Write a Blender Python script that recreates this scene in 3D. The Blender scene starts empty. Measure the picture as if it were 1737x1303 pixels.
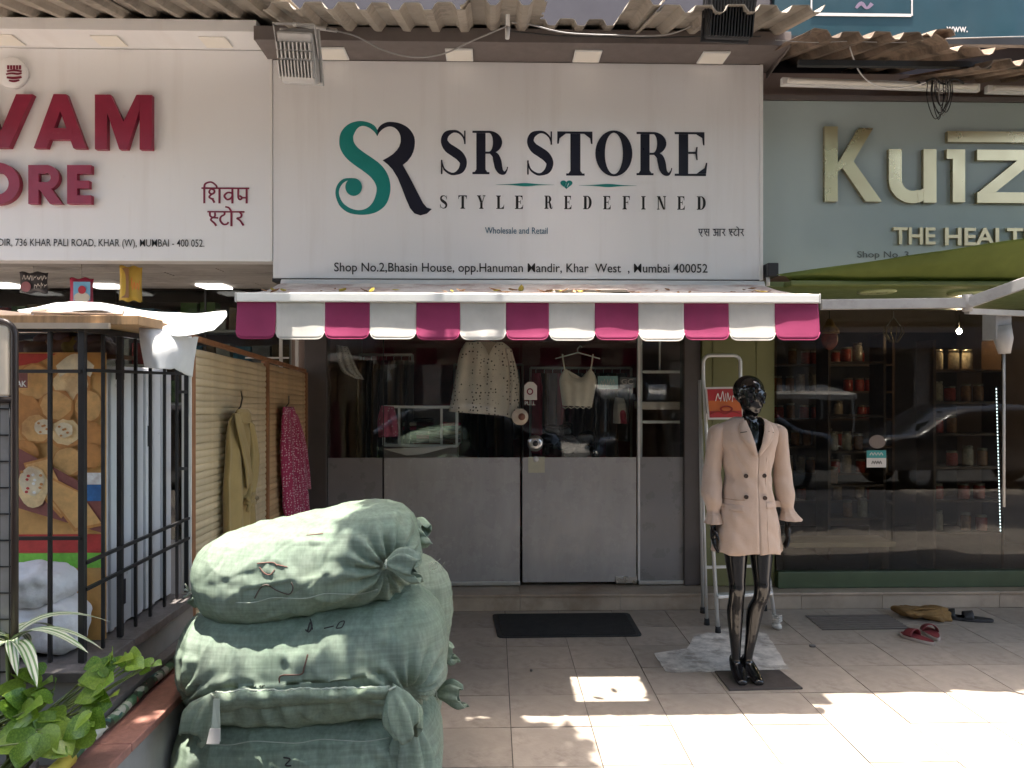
import bpy, bmesh, math, random
from mathutils import Vector, Matrix, Quaternion, noise
from mathutils.bvhtree import BVHTree

R = random.Random(11)
S = bpy.context.scene
C = S.collection
rad = math.radians

# ---------------------------------------------------------------- camera
YAW = rad(1.4)
CAMZ, FPX, HX, HY = 1.68, 1300.0, 868.5, 655.0
cam_d = bpy.data.cameras.new('camera')
cam = bpy.data.objects.new('camera', cam_d)
C.objects.link(cam)
cam.location = (0, 0, CAMZ)
cam.rotation_euler = (math.pi / 2, 0, -YAW)
cam_d.sensor_width = 36
cam_d.sensor_fit = 'HORIZONTAL'
cam_d.lens = 36 * FPX / 1737
cam_d.shift_y = 3.5 / 1737
cam_d.clip_start = 0.05
cam_d.clip_end = 400
S.camera = cam
# ---------------------------------------------------------------- light
SDIR = Vector((-0.05, -0.085, 1)).normalized()
w = bpy.data.worlds.new('World')
S.world = w
w.use_nodes = True
nt = w.node_tree
sky = nt.nodes.new('ShaderNodeTexSky')
sky.sky_type = 'NISHITA'
sky.sun_disc = False
sky.sun_elevation = math.asin(SDIR.z)
sky.sun_rotation = math.pi
sky.air_density = 1.3
sky.dust_density = 5.0
nt.links.new(sky.outputs[0], nt.nodes['Background'].inputs[0])
nt.nodes['Background'].inputs[1].default_value = 0.15
sl = bpy.data.lights.new('sun', 'SUN')
sun = bpy.data.objects.new('sun', sl)
C.objects.link(sun)
sl.energy = 3.5
sl.angle = rad(0.5)
sl.color = (1.0, 0.94, 0.85)
sun.rotation_euler = SDIR.to_track_quat('Z', 'Y').to_euler()
sun.location = (0, -6, 14)
vs = S.view_settings
vs.view_transform = 'Standard'
vs.look = 'None'
vs.exposure = 2.35
vs.gamma = 1
vs.use_curve_mapping = False
S.cycles.use_denoising = True
S.cycles.max_bounces = 8
S.cycles.diffuse_bounces = 4
S.cycles.transparent_max_bounces = 16
S.cycles.caustics_reflective = False
S.cycles.caustics_refractive = False
S.cycles.sample_clamp_indirect = 8

# ---------------------------------------------------------------- photo pixel -> place
FW = Vector((math.sin(YAW), math.cos(YAW), 0))
RT = Vector((math.cos(YAW), -math.sin(YAW), 0))
def ray(px, py):
    return FW + RT * ((px - HX) / FPX) + Vector((0, 0, (HY - py) / FPX))
def P(px, py, Y):                 # point on the upright plane y = Y
    d = ray(px, py)
    return Vector((0, 0, CAMZ)) + d * (Y / d.y)
def G(px, py, z=0.0):             # point on the level plane z
    d = ray(px, py)
    return Vector((0, 0, CAMZ)) + d * ((z - CAMZ) / d.z)

# ---------------------------------------------------------------- mesh builder
class MB:
    def __init__(s):
        s.v, s.f, s.sm = [], [], []
    def add(s, vs, fs, smooth=False):
        o = len(s.v)
        s.v += [Vector(v) for v in vs]
        s.f += [tuple(i + o for i in f) for f in fs]
        s.sm += [smooth] * len(fs)
        return s
    def box(s, x0, x1, y0, y1, z0, z1):
        return s.add([(x0, y0, z0), (x1, y0, z0), (x1, y1, z0), (x0, y1, z0), (x0, y0, z1), (x1, y0, z1), (x1, y1, z1), (x0, y1, z1)],
                     [(0, 3, 2, 1), (4, 5, 6, 7), (0, 1, 5, 4), (1, 2, 6, 5), (2, 3, 7, 6), (3, 0, 4, 7)])
    def obox(s, c, size, M=None):
        c = Vector(c); M = M or Matrix.Identity(3)
        a, b, d = (q / 2 for q in size)
        vs = [c + M @ Vector(q) for q in ((-a, -b, -d), (a, -b, -d), (a, b, -d), (-a, b, -d), (-a, -b, d), (a, -b, d), (a, b, d), (-a, b, d))]
        return s.add(vs, [(0, 3, 2, 1), (4, 5, 6, 7), (0, 1, 5, 4), (1, 2, 6, 5), (2, 3, 7, 6), (3, 0, 4, 7)])
    def bar(s, a, b, w, h=None, up=(0, 0, 1)):
        a, b = Vector(a), Vector(b); h = h or w
        d = (b - a); L = d.length; d.normalize()
        u = Vector(up)
        if abs(d.dot(u)) > .99: u = Vector((0, 1, 0))
        x = d.cross(u).normalized(); z = x.cross(d)
        M = Matrix((x, d, z)).transposed()
        return s.obox((a + b) / 2, (w, L, h), M)
    def tube(s, pts, r, n=8, cap=True):
        pts = [Vector(p) for p in pts]; m = len(pts)
        rs = r if isinstance(r, (list, tuple)) else [r] * m
        rings = []; pn = None
        for i, p in enumerate(pts):
            d = (pts[min(i + 1, m - 1)] - pts[max(i - 1, 0)]).normalized()
            if pn is None:
                u = Vector((0, 0, 1)) if abs(d.z) < .9 else Vector((1, 0, 0))
                pn = (u - d * u.dot(d)).normalized()
            else:
                pn = (pn - d * pn.dot(d)).normalized()
            q = d.cross(pn)
            rings.append([p + (pn * math.cos(t) + q * math.sin(t)) * rs[i] for t in (2 * math.pi * k / n for k in range(n))])
        return s.loft(rings, cap)
    def loft(s, rings, cap=True, smooth=True, closed=True):
        n = len(rings[0]); m = len(rings)
        vs = [v for r in rings for v in r]; fs = []
        for i in range(m - 1):
            for k in range(n if closed else n - 1):
                k2 = (k + 1) % n
                fs.append((i * n + k, i * n + k2, (i + 1) * n + k2, (i + 1) * n + k))
        s.add(vs, fs, smooth)
        if cap:
            o = len(s.v) - n * m
            s.f += [tuple(o + k for k in reversed(range(n))), tuple(o + (m - 1) * n + k for k in range(n))]
            s.sm += [False, False]
        return s
    def lathe(s, prof, c=(0, 0, 0), n=20, M=None):
        c = Vector(c); M = M or Matrix.Identity(3)
        return s.loft([[c + M @ Vector((r * math.cos(2 * math.pi * k / n), r * math.sin(2 * math.pi * k / n), z)) for k in range(n)] for r, z in prof])
    def prism(s, pts, vec):
        pts = [Vector(p) for p in pts]; vec = Vector(vec); n = len(pts)
        vs = pts + [p + vec for p in pts]
        fs = [tuple(reversed(range(n))), tuple(range(n, 2 * n))] + [(i, (i + 1) % n, n + (i + 1) % n, n + i) for i in range(n)]
        return s.add(vs, fs)
    def grid(s, fn, nu, nv, cu=False, smooth=True):
        vs = [fn(i / (nu if cu else nu - 1), j / (nv - 1)) for j in range(nv) for i in range(nu)]
        fs = []
        for j in range(nv - 1):
            for i in range(nu if cu else nu - 1):
                i2 = (i + 1) % nu
                fs.append((j * nu + i, j * nu + i2, (j + 1) * nu + i2, (j + 1) * nu + i))
        return s.add(vs, fs, smooth)
    def ell(s, c, r, n=16, m=10, M=None):
        c = Vector(c); M = M or Matrix.Identity(3)
        def fn(u, v):
            a = 2 * math.pi * u; b = math.pi * (v - .5)
            return c + M @ Vector((r[0] * math.cos(b) * math.cos(a), r[1] * math.cos(b) * math.sin(a), r[2] * math.sin(b)))
        return s.grid(fn, n, m, True)

ORG = {}
def raw_mesh(name, mb, off=Vector((0, 0, 0))):
    me = bpy.data.meshes.new(name)
    me.from_pydata([tuple(v - off) for v in mb.v], [], mb.f)
    me.polygons.foreach_set('use_smooth', mb.sm)
    me.update()
    return me
def mods(o, bevel=0, solid=0, sub=0, seg=2):
    if solid:
        m = o.modifiers.new('solid', 'SOLIDIFY'); m.thickness = solid; m.offset = 0
    if sub:
        m = o.modifiers.new('sub', 'SUBSURF'); m.levels = sub; m.render_levels = sub
    if bevel:
        m = o.modifiers.new('bevel', 'BEVEL'); m.width = bevel; m.segments = seg; m.limit_method = 'ANGLE'; m.angle_limit = rad(40)
def part(name, mb, m, parent, bevel=0, solid=0, sub=0, label=None, kind=None):
    off = ORG[parent]
    o = bpy.data.objects.new(name, raw_mesh(name, mb, off))
    C.objects.link(o)
    o.parent = parent
    ORG[o] = off
    o.data.materials.append(m)
    mods(o, bevel, solid, sub)
    if label: o['label'] = label
    if kind: o['kind'] = kind
    return o
def piece(name, me, parent, loc, rot=None, scale=None):      # a shared-mesh piece at a world place
    o = bpy.data.objects.new(name, me)
    C.objects.link(o); o.parent = parent
    o.location = Vector(loc) - ORG[parent]
    if rot: o.rotation_euler = rot
    if scale: o.scale = scale
    ORG[o] = Vector(loc)
    return o
def tag(o, label, cat, group=None):
    o['label'] = label; o['category'] = cat
    if group: o['group'] = group
    return o
def thing(name, label, cat, loc=(0, 0, 0), group=None):
    o = bpy.data.objects.new(name, None)
    o.empty_display_size = .1
    C.objects.link(o); o.location = loc
    ORG[o] = Vector(loc)
    return tag(o, label, cat, group)
def single(name, mb, m, label, cat, loc=None, group=None, bevel=0, solid=0, sub=0):
    if loc is None:
        xs = [v.x for v in mb.v]; ys = [v.y for v in mb.v]
        loc = ((min(xs) + max(xs)) / 2, (min(ys) + max(ys)) / 2, min(v.z for v in mb.v))
    o = bpy.data.objects.new(name, raw_mesh(name, mb, Vector(loc)))
    C.objects.link(o); o.location = loc; ORG[o] = Vector(loc)
    o.data.materials.append(m); mods(o, bevel, solid, sub)
    return tag(o, label, cat, group)
def struct(name, mb, m, bevel=0):
    o = bpy.data.objects.new(name, raw_mesh(name, mb))
    C.objects.link(o); ORG[o] = Vector((0, 0, 0))
    o.data.materials.append(m); mods(o, bevel)
    o['kind'] = 'structure'
    return o
def copy_tree(o, parent=None):
    c = o.copy(); C.objects.link(c); c.parent = parent
    ORG[c] = ORG.get(o, Vector((0, 0, 0)))
    for ch in list(o.children):
        copy_tree(ch, c)
    return c

# ---------------------------------------------------------------- materials
def sr(r, g, b):
    f = lambda c: c / 12.92 if c <= .04045 else ((c + .055) / 1.055) ** 2.4
    return (f(r / 255), f(g / 255), f(b / 255))
class NT:
    def __init__(s, name):
        s.m = bpy.data.materials.new(name); s.m.use_nodes = True
        s.t = s.m.node_tree; s.b = s.t.nodes['Principled BSDF']; s.o = s.t.nodes['Material Output']
        s.tc = s.n('ShaderNodeTexCoord')
    def n(s, t, **k):
        q = s.t.nodes.new(t)
        for a, v in k.items(): setattr(q, a, v)
        return q
    def l(s, a, b): s.t.links.new(a, b)
    def noise(s, sc, det=6, rough=.6, co=None, dist=0):
        q = s.n('ShaderNodeTexNoise')
        q.inputs['Scale'].default_value = sc; q.inputs['Detail'].default_value = det
        q.inputs['Roughness'].default_value = rough; q.inputs['Distortion'].default_value = dist
        s.l(co or s.tc.outputs['Object'], q.inputs['Vector'])
        return q.outputs[0]
    def mr(s, x, a, b, c, d, smooth=False):
        q = s.n('ShaderNodeMapRange'); q.clamp = True
        if smooth: q.interpolation_type = 'SMOOTHSTEP'
        s.l(x, q.inputs[0])
        for i, v in enumerate((a, b, c, d)): q.inputs[i + 1].default_value = v
        return q.outputs[0]
    def scale(s, col, f):
        q = s.n('ShaderNodeVectorMath', operation='SCALE')
        s.setin(q.inputs[0], col); s.setin(q.inputs['Scale'], f)
        return q.outputs[0]
    def setin(s, i, v):
        if hasattr(v, 'is_linked') or isinstance(v, bpy.types.NodeSocket): s.l(v, i)
        else:
            try: i.default_value = v
            except Exception: i.default_value = tuple(v) + (1,)
    def math(s, op, a, b=0.0):
        q = s.n('ShaderNodeMath', operation=op); s.setin(q.inputs[0], a); s.setin(q.inputs[1], b)
        return q.outputs[0]
    def mix(s, f, a, b):
        q = s.n('ShaderNodeMix', data_type='RGBA')
        s.setin(q.inputs[0], f)
        for i, v in ((6, a), (7, b)):
            if isinstance(v, bpy.types.NodeSocket): s.l(v, q.inputs[i])
            else: q.inputs[i].default_value = tuple(v) + (1,)
        return q.outputs[2]
    def bump(s, h, strength=.3, dist=.01):
        q = s.n('ShaderNodeBump'); q.inputs['Strength'].default_value = strength; q.inputs['Distance'].default_value = dist
        s.l(h, q.inputs['Height']); s.l(q.outputs[0], s.b.inputs['Normal'])
        return q
    def mapping(s, sc=(1, 1, 1), rot=(0, 0, 0), co=None):
        q = s.n('ShaderNodeMapping'); q.inputs['Scale'].default_value = sc; q.inputs['Rotation'].default_value = rot
        s.l(co or s.tc.outputs['Object'], q.inputs['Vector'])
        return q.outputs[0]

def mat(name, col, rough=.6, metal=0, var=.15, vs=5, bump=0, bs=60, spec=.5, coat=0, rnd=0, dirt=None, stretch=None, sheen=0):
    n = NT(name)
    co = n.mapping(stretch) if stretch else None
    c = n.scale(col, n.mr(n.noise(vs, 8, .65, co), .3, .7, 1 - var, 1 + var))
    if rnd:
        oi = n.n('ShaderNodeObjectInfo')
        c = n.scale(c, n.mr(oi.outputs['Random'], 0, 1, 1 - rnd, 1 + rnd))
    if dirt:
        dc, ds, lo, hi, am = dirt
        f = n.mr(n.noise(ds, 9, .7), lo, hi, 0, am, True)
        c = n.mix(f, c, dc)
    n.l(c, n.b.inputs['Base Color'])
    r2 = n.mr(n.noise(vs * 3, 5), .3, .7, max(.02, rough - .08), min(1, rough + .08))
    n.l(r2, n.b.inputs['Roughness'])
    n.b.inputs['Metallic'].default_value = metal
    n.b.inputs['Specular IOR Level'].default_value = spec
    n.b.inputs['Coat Weight'].default_value = coat
    if sheen: n.b.inputs['Sheen Weight'].default_value = sheen
    if bump:
        n.bump(n.noise(bs, 5, .6, co), bump, .006)
    return n.m

def glass_mat(name, tint=(.93, .95, .94), refl=.05):
    n = NT(name)
    lw = n.n('ShaderNodeLayerWeight'); lw.inputs[0].default_value = .5
    f = n.math('ADD', n.math('MULTIPLY', n.math('POWER', lw.outputs['Facing'], 5.0), .9), refl)
    tr = n.n('ShaderNodeBsdfTransparent'); tr.inputs[0].default_value = tint + (1,)
    gl = n.n('ShaderNodeBsdfGlossy'); gl.inputs['Roughness'].default_value = .012
    q = n.n('ShaderNodeBump'); q.inputs['Strength'].default_value = .02; q.inputs['Distance'].default_value = .02
    n.l(n.noise(2.5, 2), q.inputs['Height']); n.l(q.outputs[0], gl.inputs['Normal'])
    mx = n.n('ShaderNodeMixShader')
    n.l(f, mx.inputs[0]); n.l(tr.outputs[0], mx.inputs[1]); n.l(gl.outputs[0], mx.inputs[2])
    n.l(mx.outputs[0], n.o.inputs[0])
    return n.m
def emit(name, col, st):
    n = NT(name)
    n.b.inputs['Base Color'].default_value = tuple(col) + (1,)
    n.b.inputs['Emission Color'].default_value = tuple(col) + (1,)
    n.b.inputs['Emission Strength'].default_value = st
    return n.m

# ---------------------------------------------------------------- lettering
def text_mb(body, bold=0.0, extrude=.0, shear=0, res=3, spacing=1):
    cu = bpy.data.curves.new('t', 'FONT')
    cu.body = body; cu.size = 1; cu.offset = bold; cu.extrude = extrude; cu.resolution_u = res; cu.shear = shear; cu.space_character = spacing
    o = bpy.data.objects.new('t', cu); C.objects.link(o)
    dg = bpy.context.evaluated_depsgraph_get()
    me = bpy.data.meshes.new_from_object(o.evaluated_get(dg))
    mb = MB().add([v.co.copy() for v in me.vertices], [tuple(p.vertices) for p in me.polygons])
    bpy.data.objects.remove(o); bpy.data.curves.remove(cu); bpy.data.meshes.remove(me)
    return mb
def fit(mb, x0, x1, z0, z1, y, depth=.002):      # 2D letter shapes -> upright, facing -y, in a box; front at y-depth
    xs = [v.x for v in mb.v]; ys = [v.y for v in mb.v]; zs = [v.z for v in mb.v]
    ax, bx, ay, by, az, bz = min(xs), max(xs), min(ys), max(ys), min(zs), max(zs)
    for v in mb.v:
        X = x0 + (v.x - ax) / (bx - ax) * (x1 - x0)
        Z = z0 + (v.y - ay) / (by - ay) * (z1 - z0)
        t = (v.z - az) / (bz - az) if bz - az > 1e-6 else 1
        v.x, v.y, v.z = X, y - t * depth, Z
    return mb
def fitpx(mb, px0, px1, py0, py1, Y, depth=.002):
    a, b = P(px0, py1, Y), P(px1, py0, Y)
    return fit(mb, a.x, b.x, a.z, b.z, Y, depth)

def crm(pts, k=6):                                # Catmull-Rom through tuples
    out = []; n = len(pts)
    for i in range(n - 1):
        p0, p1, p2, p3 = pts[max(i - 1, 0)], pts[i], pts[i + 1], pts[min(i + 2, n - 1)]
        for j in range(k):
            t = j / k
            out.append(tuple(.5 * (2 * b + (c - a) * t + (2 * a - 5 * b + 4 * c - d) * t * t + (3 * b - a - 3 * c + d) * t ** 3) for a, b, c, d in zip(p0, p1, p2, p3)))
    out.append(tuple(pts[-1]))
    return out
class GL(MB):                                     # flat glyph pieces, each lifted a hair above the one before
    z = 0.0
    def lift(s):
        s.z += .004; return s.z
    def quad(s, *pts):
        z = s.lift(); s.add([(x, y, z) for x, y in pts], [tuple(range(len(pts)))]); return s
    def rect(s, x0, x1, y0, y1): return s.quad((x0, y0), (x1, y0), (x1, y1), (x0, y1))
    def ribbon(s, pts, k=6, smooth=True):
        p = crm(pts, k) if smooth else pts
        z = s.lift(); L = []; m = len(p)
        for i, (x, y, wd) in enumerate(p):
            a, b = p[max(i - 1, 0)], p[min(i + 1, m - 1)]
            d = Vector((b[0] - a[0], b[1] - a[1])); d.normalize() if d.length else None
            L.append(((x - d.y * wd / 2, y + d.x * wd / 2, z), (x + d.y * wd / 2, y - d.x * wd / 2, z)))
        vs = [q for l in L for q in l]
        s.add(vs, [(2 * i, 2 * i + 1, 2 * i + 3, 2 * i + 2) for i in range(m - 1)]); return s
    def ring(s, cx, cy, ro, ri, a0=0, a1=360, n=40, ci=None):
        z = s.lift(); vs = []
        ix, iy = ci or (cx, cy)
        for k in range(n + 1):
            t = rad(a0 + (a1 - a0) * k / n)
            vs += [(cx + ro[0] * math.cos(t), cy + ro[1] * math.sin(t), z), (ix + ri[0] * math.cos(t), iy + ri[1] * math.sin(t), z)]
        s.add(vs, [(2 * i, 2 * i + 1, 2 * i + 3, 2 * i + 2) for i in range(n)]); return s
    def disc(s, cx, cy, rx, ry=None, n=28):
        ry = ry or rx
        return s.quad(*[(cx + rx * math.cos(2 * math.pi * k / n), cy + ry * math.sin(2 * math.pi * k / n)) for k in range(n)])
def solidify(gl, h=.1):                           # give flat glyph pieces a body (z downwards)
    out = MB()
    for f in gl.f:
        pts = [gl.v[i] for i in f]
        out.prism([p.copy() for p in pts], (0, 0, -h))
    return out
def serif_glyph(c, t=.235, h=.05, s=.1):          # t stem weight, h hairline, s serif overhang; cap height 1
    g = GL()
    def stem(x, a=0, b=1):
        g.rect(x, x + t, a + h, b - h)
    def foot(x, y0, lo=True, e=s):
        g.rect(x - e, x + t + e, y0, y0 + h)
        q = 1 if lo else -1; yy = y0 + (h if lo else 0)
        g.quad((x - e * .45, yy), (x, yy), (x, yy + q * .06)); g.quad((x + t, yy), (x + t + e * .45, yy), (x + t, yy + q * .06))
    if c == 'I':
        stem(.1); foot(.1, 0); foot(.1, 1 - h, False)
    elif c == 'T':
        stem(.31); foot(.31, 0); g.rect(0, .83, 1 - h, 1)
        g.quad((0, 1 - h), (.07, 1 - h), (.035, .72), (0, .72)); g.quad((.76, 1 - h), (.83, 1 - h), (.83, .72), (.795, .72))
        g.quad((.07, 1 - h), (.2, 1 - h), (.05, .84)); g.quad((.63, 1 - h), (.76, 1 - h), (.78, .84))
    elif c in 'EFL':
        stem(.1); foot(.1, 0) if c == 'F' else g.rect(0, .78 if c != 'L' else .74, 0, h)
        xr = .78 if c != 'L' else .74
        if c != 'L':
            g.rect(0, .74, 1 - h, 1); g.quad((.67, 1 - h), (.74, 1 - h), (.74, .7), (.705, .7)); g.quad((.53, 1 - h), (.67, 1 - h), (.69, .86))
            g.rect(.1 + t, .56, .5, .5 + h); g.quad((.51, .5 + h), (.56, .5 + h), (.57, .66), (.535, .66)); g.quad((.51, .5), (.56, .5), (.57, .36), (.535, .36))
        else: foot(.1, 1 - h, False)
        if c != 'F':
            g.quad((xr - .08, h), (xr, h), (xr + .03, .3), (xr - .005, .3)); g.quad((xr - .24, h), (xr - .08, h), (xr - .04, .18))
    elif c == 'D':
        stem(.1); g.rect(0, .38, 0, h); g.rect(0, .38, 1 - h, 1)
        g.ring(.38, .5, (.44, .5), (.44 - t, .5 - h), -90, 90)
    elif c == 'O':
        g.ring(.46, .5, (.46, .52), (.46 - t, .52 - h))
    elif c == 'R':
        stem(.1); foot(.1, 0); g.rect(0, .42, 1 - h, 1); g.rect(.1 + t, .42, .47, .47 + h)
        g.ring(.42, .735, (.34, .265), (.34 - t, .265 - h), -90, 90)
        g.ribbon([(.46, .485, .04), (.58, .43, .16), (.64, .3, .2), (.67, .16, .19), (.73, .06, .14), (.82, .03, .07), (.88, .1, .03), (.9, .17, .025)])
    elif c == 'S':
        g.ribbon([(.71, .72, .03), (.66, .86, .045), (.52, .96, .055), (.36, .97, .07), (.19, .9, .15), (.13, .76, .19), (.22, .62, .22), (.4, .52, .23), (.57, .42, .23), (.67, .28, .2), (.61, .12, .16), (.45, .03, .07), (.3, .03, .055), (.13, .13, .045), (.06, .3, .03)])
        g.rect(.69, .73, .69, .99); g.rect(.04, .08, .01, .33)
    elif c == 'Y':
        g.rect(.31, .31 + t, h, .46); foot(.31, 0)
        g.quad((.04, 1 - h), (.04 + t * 1.1, 1 - h), (.31 + t, .46), (.31, .46)); g.quad((.72, 1 - h), (.78, 1 - h), (.31 + t, .46), (.31 + t * .7, .46))
        g.rect(-.05, .37, 1 - h, 1); g.rect(.6, .88, 1 - h, 1)
    elif c == 'N':
        g.rect(.1, .1 + h * 1.3, h, 1 - h); g.rect(0, .26, 0, h); g.rect(0, .1 + t, 1 - h, 1)
        g.quad((.1, 1 - h), (.1 + t, 1 - h), (.78, 0), (.6, 0)); g.rect(.74, .74 + h * 1.3, 0, 1 - h); g.rect(.62, .9, 1 - h, 1)
    return g
# ================================================================ materials in use
M_tile = mat('floor_tile', (.36, .305, .255), .42, var=.16, vs=5, rnd=.08, dirt=((.15, .12, .10), 3.4, .5, .7, .6), bump=.15, bs=55)
M_conc = mat('concrete', (.28, .26, .24), .8, var=.2, vs=2, bump=.4, bs=30)
M_asph = mat('asphalt', (.055, .053, .05), .85, var=.25, vs=3, bump=.6, bs=120)
M_marble = mat('step_marble', (.40, .32, .245), .4, var=.2, vs=3.2, rnd=.12, dirt=((.2, .13, .08), 2.2, .48, .7, .55))
M_dark = mat('dark_recess', (.022, .02, .019), .8)
M_pierdark = mat('dark_pier_laminate', (.075, .063, .06), .45, var=.12)
M_olive = mat('olive_paint', (.16, .16, .065), .55, var=.08, bump=.1, bs=25)
M_room = mat('interior_wall', (.34, .26, .23), .7, var=.1)
M_maroonwall = mat('interior_maroon', (.28, .07, .08), .6)
M_upper = mat('upper_wall_paint', (.04, .037, .048), .7, var=.15, vs=2, dirt=((.05, .045, .05), 1.6, .5, .7, .6))
def panel_mat(name, col, dirtc, seed):
    n = NT(name)
    st = n.noise(1.0, 7, .65, n.mapping((9, 1, .55)))
    c = n.scale(col, n.mr(n.noise(.8, 3), .3, .7, .97, 1.02))
    c = n.mix(n.mr(st, .52, .78, 0, .30), c, dirtc)
    c = n.mix(n.mr(n.noise(26, 4, .7), .66, .74, 0, .35), c, dirtc)
    n.l(c, n.b.inputs['Base Color']); n.l(n.mr(n.noise(4, 5), .3, .7, .34, .52), n.b.inputs['Roughness'])
    n.bump(n.noise(1.5, 2), .25, .03)
    return n.m
M_panel = panel_mat('sign_panel_white', (.80, .785, .775), (.60, .555, .515), 1)
M_panelL = panel_mat('sign_panel_cool', (.80, .79, .785), (.62, .58, .55), 2)
M_fascia = mat('fascia_brown', (.15, .125, .115), .55, var=.1, dirt=((.24, .2, .18), 3, .55, .75, .4))
M_diff = mat('lamp_diffuser', (.85, .81, .73), .4, var=.03)
M_ink = mat('ink_navy', (.010, .010, .022), .35, var=.2)
M_black = mat('ink_black', (.012, .011, .011), .4)
M_teal = mat('ink_teal', (.012, .215, .19), .35, var=.1)
M_maroon = mat('acrylic_maroon', (.26, .012, .045), .42, var=.12, vs=8, dirt=((.42, .13, .15), 14, .6, .74, .45), spec=.6)
M_maroonink = mat('ink_maroon', (.2, .012, .04), .4)
M_kuiz = mat('sign_panel_sage', (.43, .50, .48), .4, var=.04, vs=1.5, dirt=((.32, .37, .34), 1.3, .5, .8, .4))
M_gold = mat('brushed_gold', (.66, .54, .33), .3, metal=1, var=.05, vs=1.5)
M_alu = mat('aluminium', (.62, .62, .60), .38, metal=1, var=.1, vs=12)
M_alup = mat('dull_aluminium_paint', (.55, .54, .52), .45, var=.1)
M_steel = mat('steel', (.5, .5, .49), .3, metal=1)
M_whitemet = mat('white_powder_coat', (.78, .77, .74), .4, var=.05, dirt=((.5, .46, .42), 5, .55, .8, .4))
M_blackmet = mat('black_paint_iron', (.018, .017, .018), .45, var=.2, dirt=((.08, .06, .045), 12, .62, .75, .6))
M_glass = glass_mat('shop_glass', (.94, .96, .95), .042)
M_glassd = glass_mat('shop_glass_tinted', (.70, .72, .70), .026)
M_rubber = mat('black_rubber', (.02, .02, .021), .75, bump=.5, bs=150)
M_cable = mat('grey_cable', (.32, .31, .30), .5)
M_dcable = mat('dark_cable', (.02, .02, .02), .5)

# ================================================================ ground
b = MB().box(-60, 60, -60, -0.6, -.5, -.14)
struct('ground', b, M_conc)
b = MB(); b.add([(-60, -9, -.134), (60, -9, -.134), (60, -.8, -.134), (-60, -.8, -.134)], [(0, 1, 2, 3)])
struct('road', b, M_asph)
TX, TY, X0, Y0 = .398, .39, .087, 4.55
def pave_mat():
    n = NT('pavement')
    sep = n.n('ShaderNodeSeparateXYZ'); n.l(n.tc.outputs['Object'], sep.inputs[0])
    def line(o, p0, per):
        q = n.math('FRACT', n.math('DIVIDE', n.math('SUBTRACT', o, p0 - 40 * per), per))
        return n.math('MAXIMUM', n.math('LESS_THAN', q, .012), n.math('GREATER_THAN', q, .988))
    g = n.math('MAXIMUM', line(sep.outputs[0], X0, TX), line(sep.outputs[1], Y0, TY))
    c = n.scale((.36, .305, .255), n.mr(n.noise(3, 8, .7), .3, .7, .8, 1.2))
    n.l(n.mix(g, c, (.05, .042, .036)), n.b.inputs['Base Color'])
    n.b.inputs['Roughness'].default_value = .6
    return n.m
pav = struct('pavement', MB().box(-12, 14, -.6, 5.74, -.3, -.006), pave_mat())
bm_t = MB().box(-TX / 2 + .0022, TX / 2 - .0022, -TY / 2 + .0022, TY / 2 - .0022, -.0065, 0)
tile_me = raw_mesh('floor_tile', bm_t); tile_me.materials.append(M_tile)
for j in range(-6, 3):
    for i in range(-4, 10):
        x = X0 + (i + .5) * TX; y = Y0 + (j + .5) * TY
        if y > 5.74: continue
        o = piece('floor_tile', tile_me, pav, (x, y, R.uniform(-.0012, .0012)), (R.uniform(-.002, .002), R.uniform(-.002, .002), R.uniform(-.003, .003)))
# a pale cement patch and its ragged edge, smeared over the tiles
def cement_patch():
    pts = [(1110, 1108), (1165, 1100), (1178, 1078), (1250, 1062), (1300, 1075), (1320, 1105), (1338, 1134), (1235, 1138), (1128, 1140)]
    q = [G(x, y, .004) for x, y in pts]
    c = sum(q, Vector()) / len(q); out = []
    n = len(q)
    for i in range(n):
        for k in range(6):
            p = q[i].lerp(q[(i + 1) % n], k / 6)
            d = 1 + .03 * noise.noise(p * 9) + .02 * noise.noise(p * 31)
            out.append(c + (p - c) * d)
    mb = MB().prism([p - Vector((0, 0, .0028)) for p in out], (0, 0, .0028))
    return mb
part('cement_smear', cement_patch(), mat('cement_smear', (.60, .56, .51), .85, var=.35, vs=9, dirt=((.22, .19, .165), 7, .45, .65, .7), bump=.5, bs=40), pav)

# ================================================================ the building and its three shop units
BL = thing('shop_building', 'low terraced building with three recessed shop units behind the sign boards', 'building', (0, 7, 0))
part('rear_wall', MB().box(-4.7, 5.2, 8.5, 8.7, 0, 3.6), M_room, BL)
part('party_wall', MB().box(-1.56, -1.452, 5.97, 8.498, .13, 2.6), M_room, BL)
part('party_wall', MB().box(1.63, 2.17, 6.0, 8.498, .13, 2.6), M_room, BL)
part('end_wall', MB().box(-4.9, -4.7, 4.62, 8.7, 0, 3.6), M_room, BL)
part('end_wall', MB().box(5.2, 5.4, 4.75, 8.7, 0, 3.6), M_room, BL)
part('ceiling_slab', MB().box(-4.698, 5.198, 4.66, 8.498, 2.6, 3.6), M_room, BL)
part('floor_slab', MB().box(-4.698, 5.198, 5.99, 8.498, 0, .12), mat('shop_floor', (.25, .22, .19), .4), BL)
part('upper_wall', MB().box(-6, 2.6, 4.8, 5.0, 3.602, 7.5), M_upper, BL)
part('upper_wall', MB().box(2.603, 7, 4.86, 5.0, 3.602, 7.5), M_upper, BL)
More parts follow.
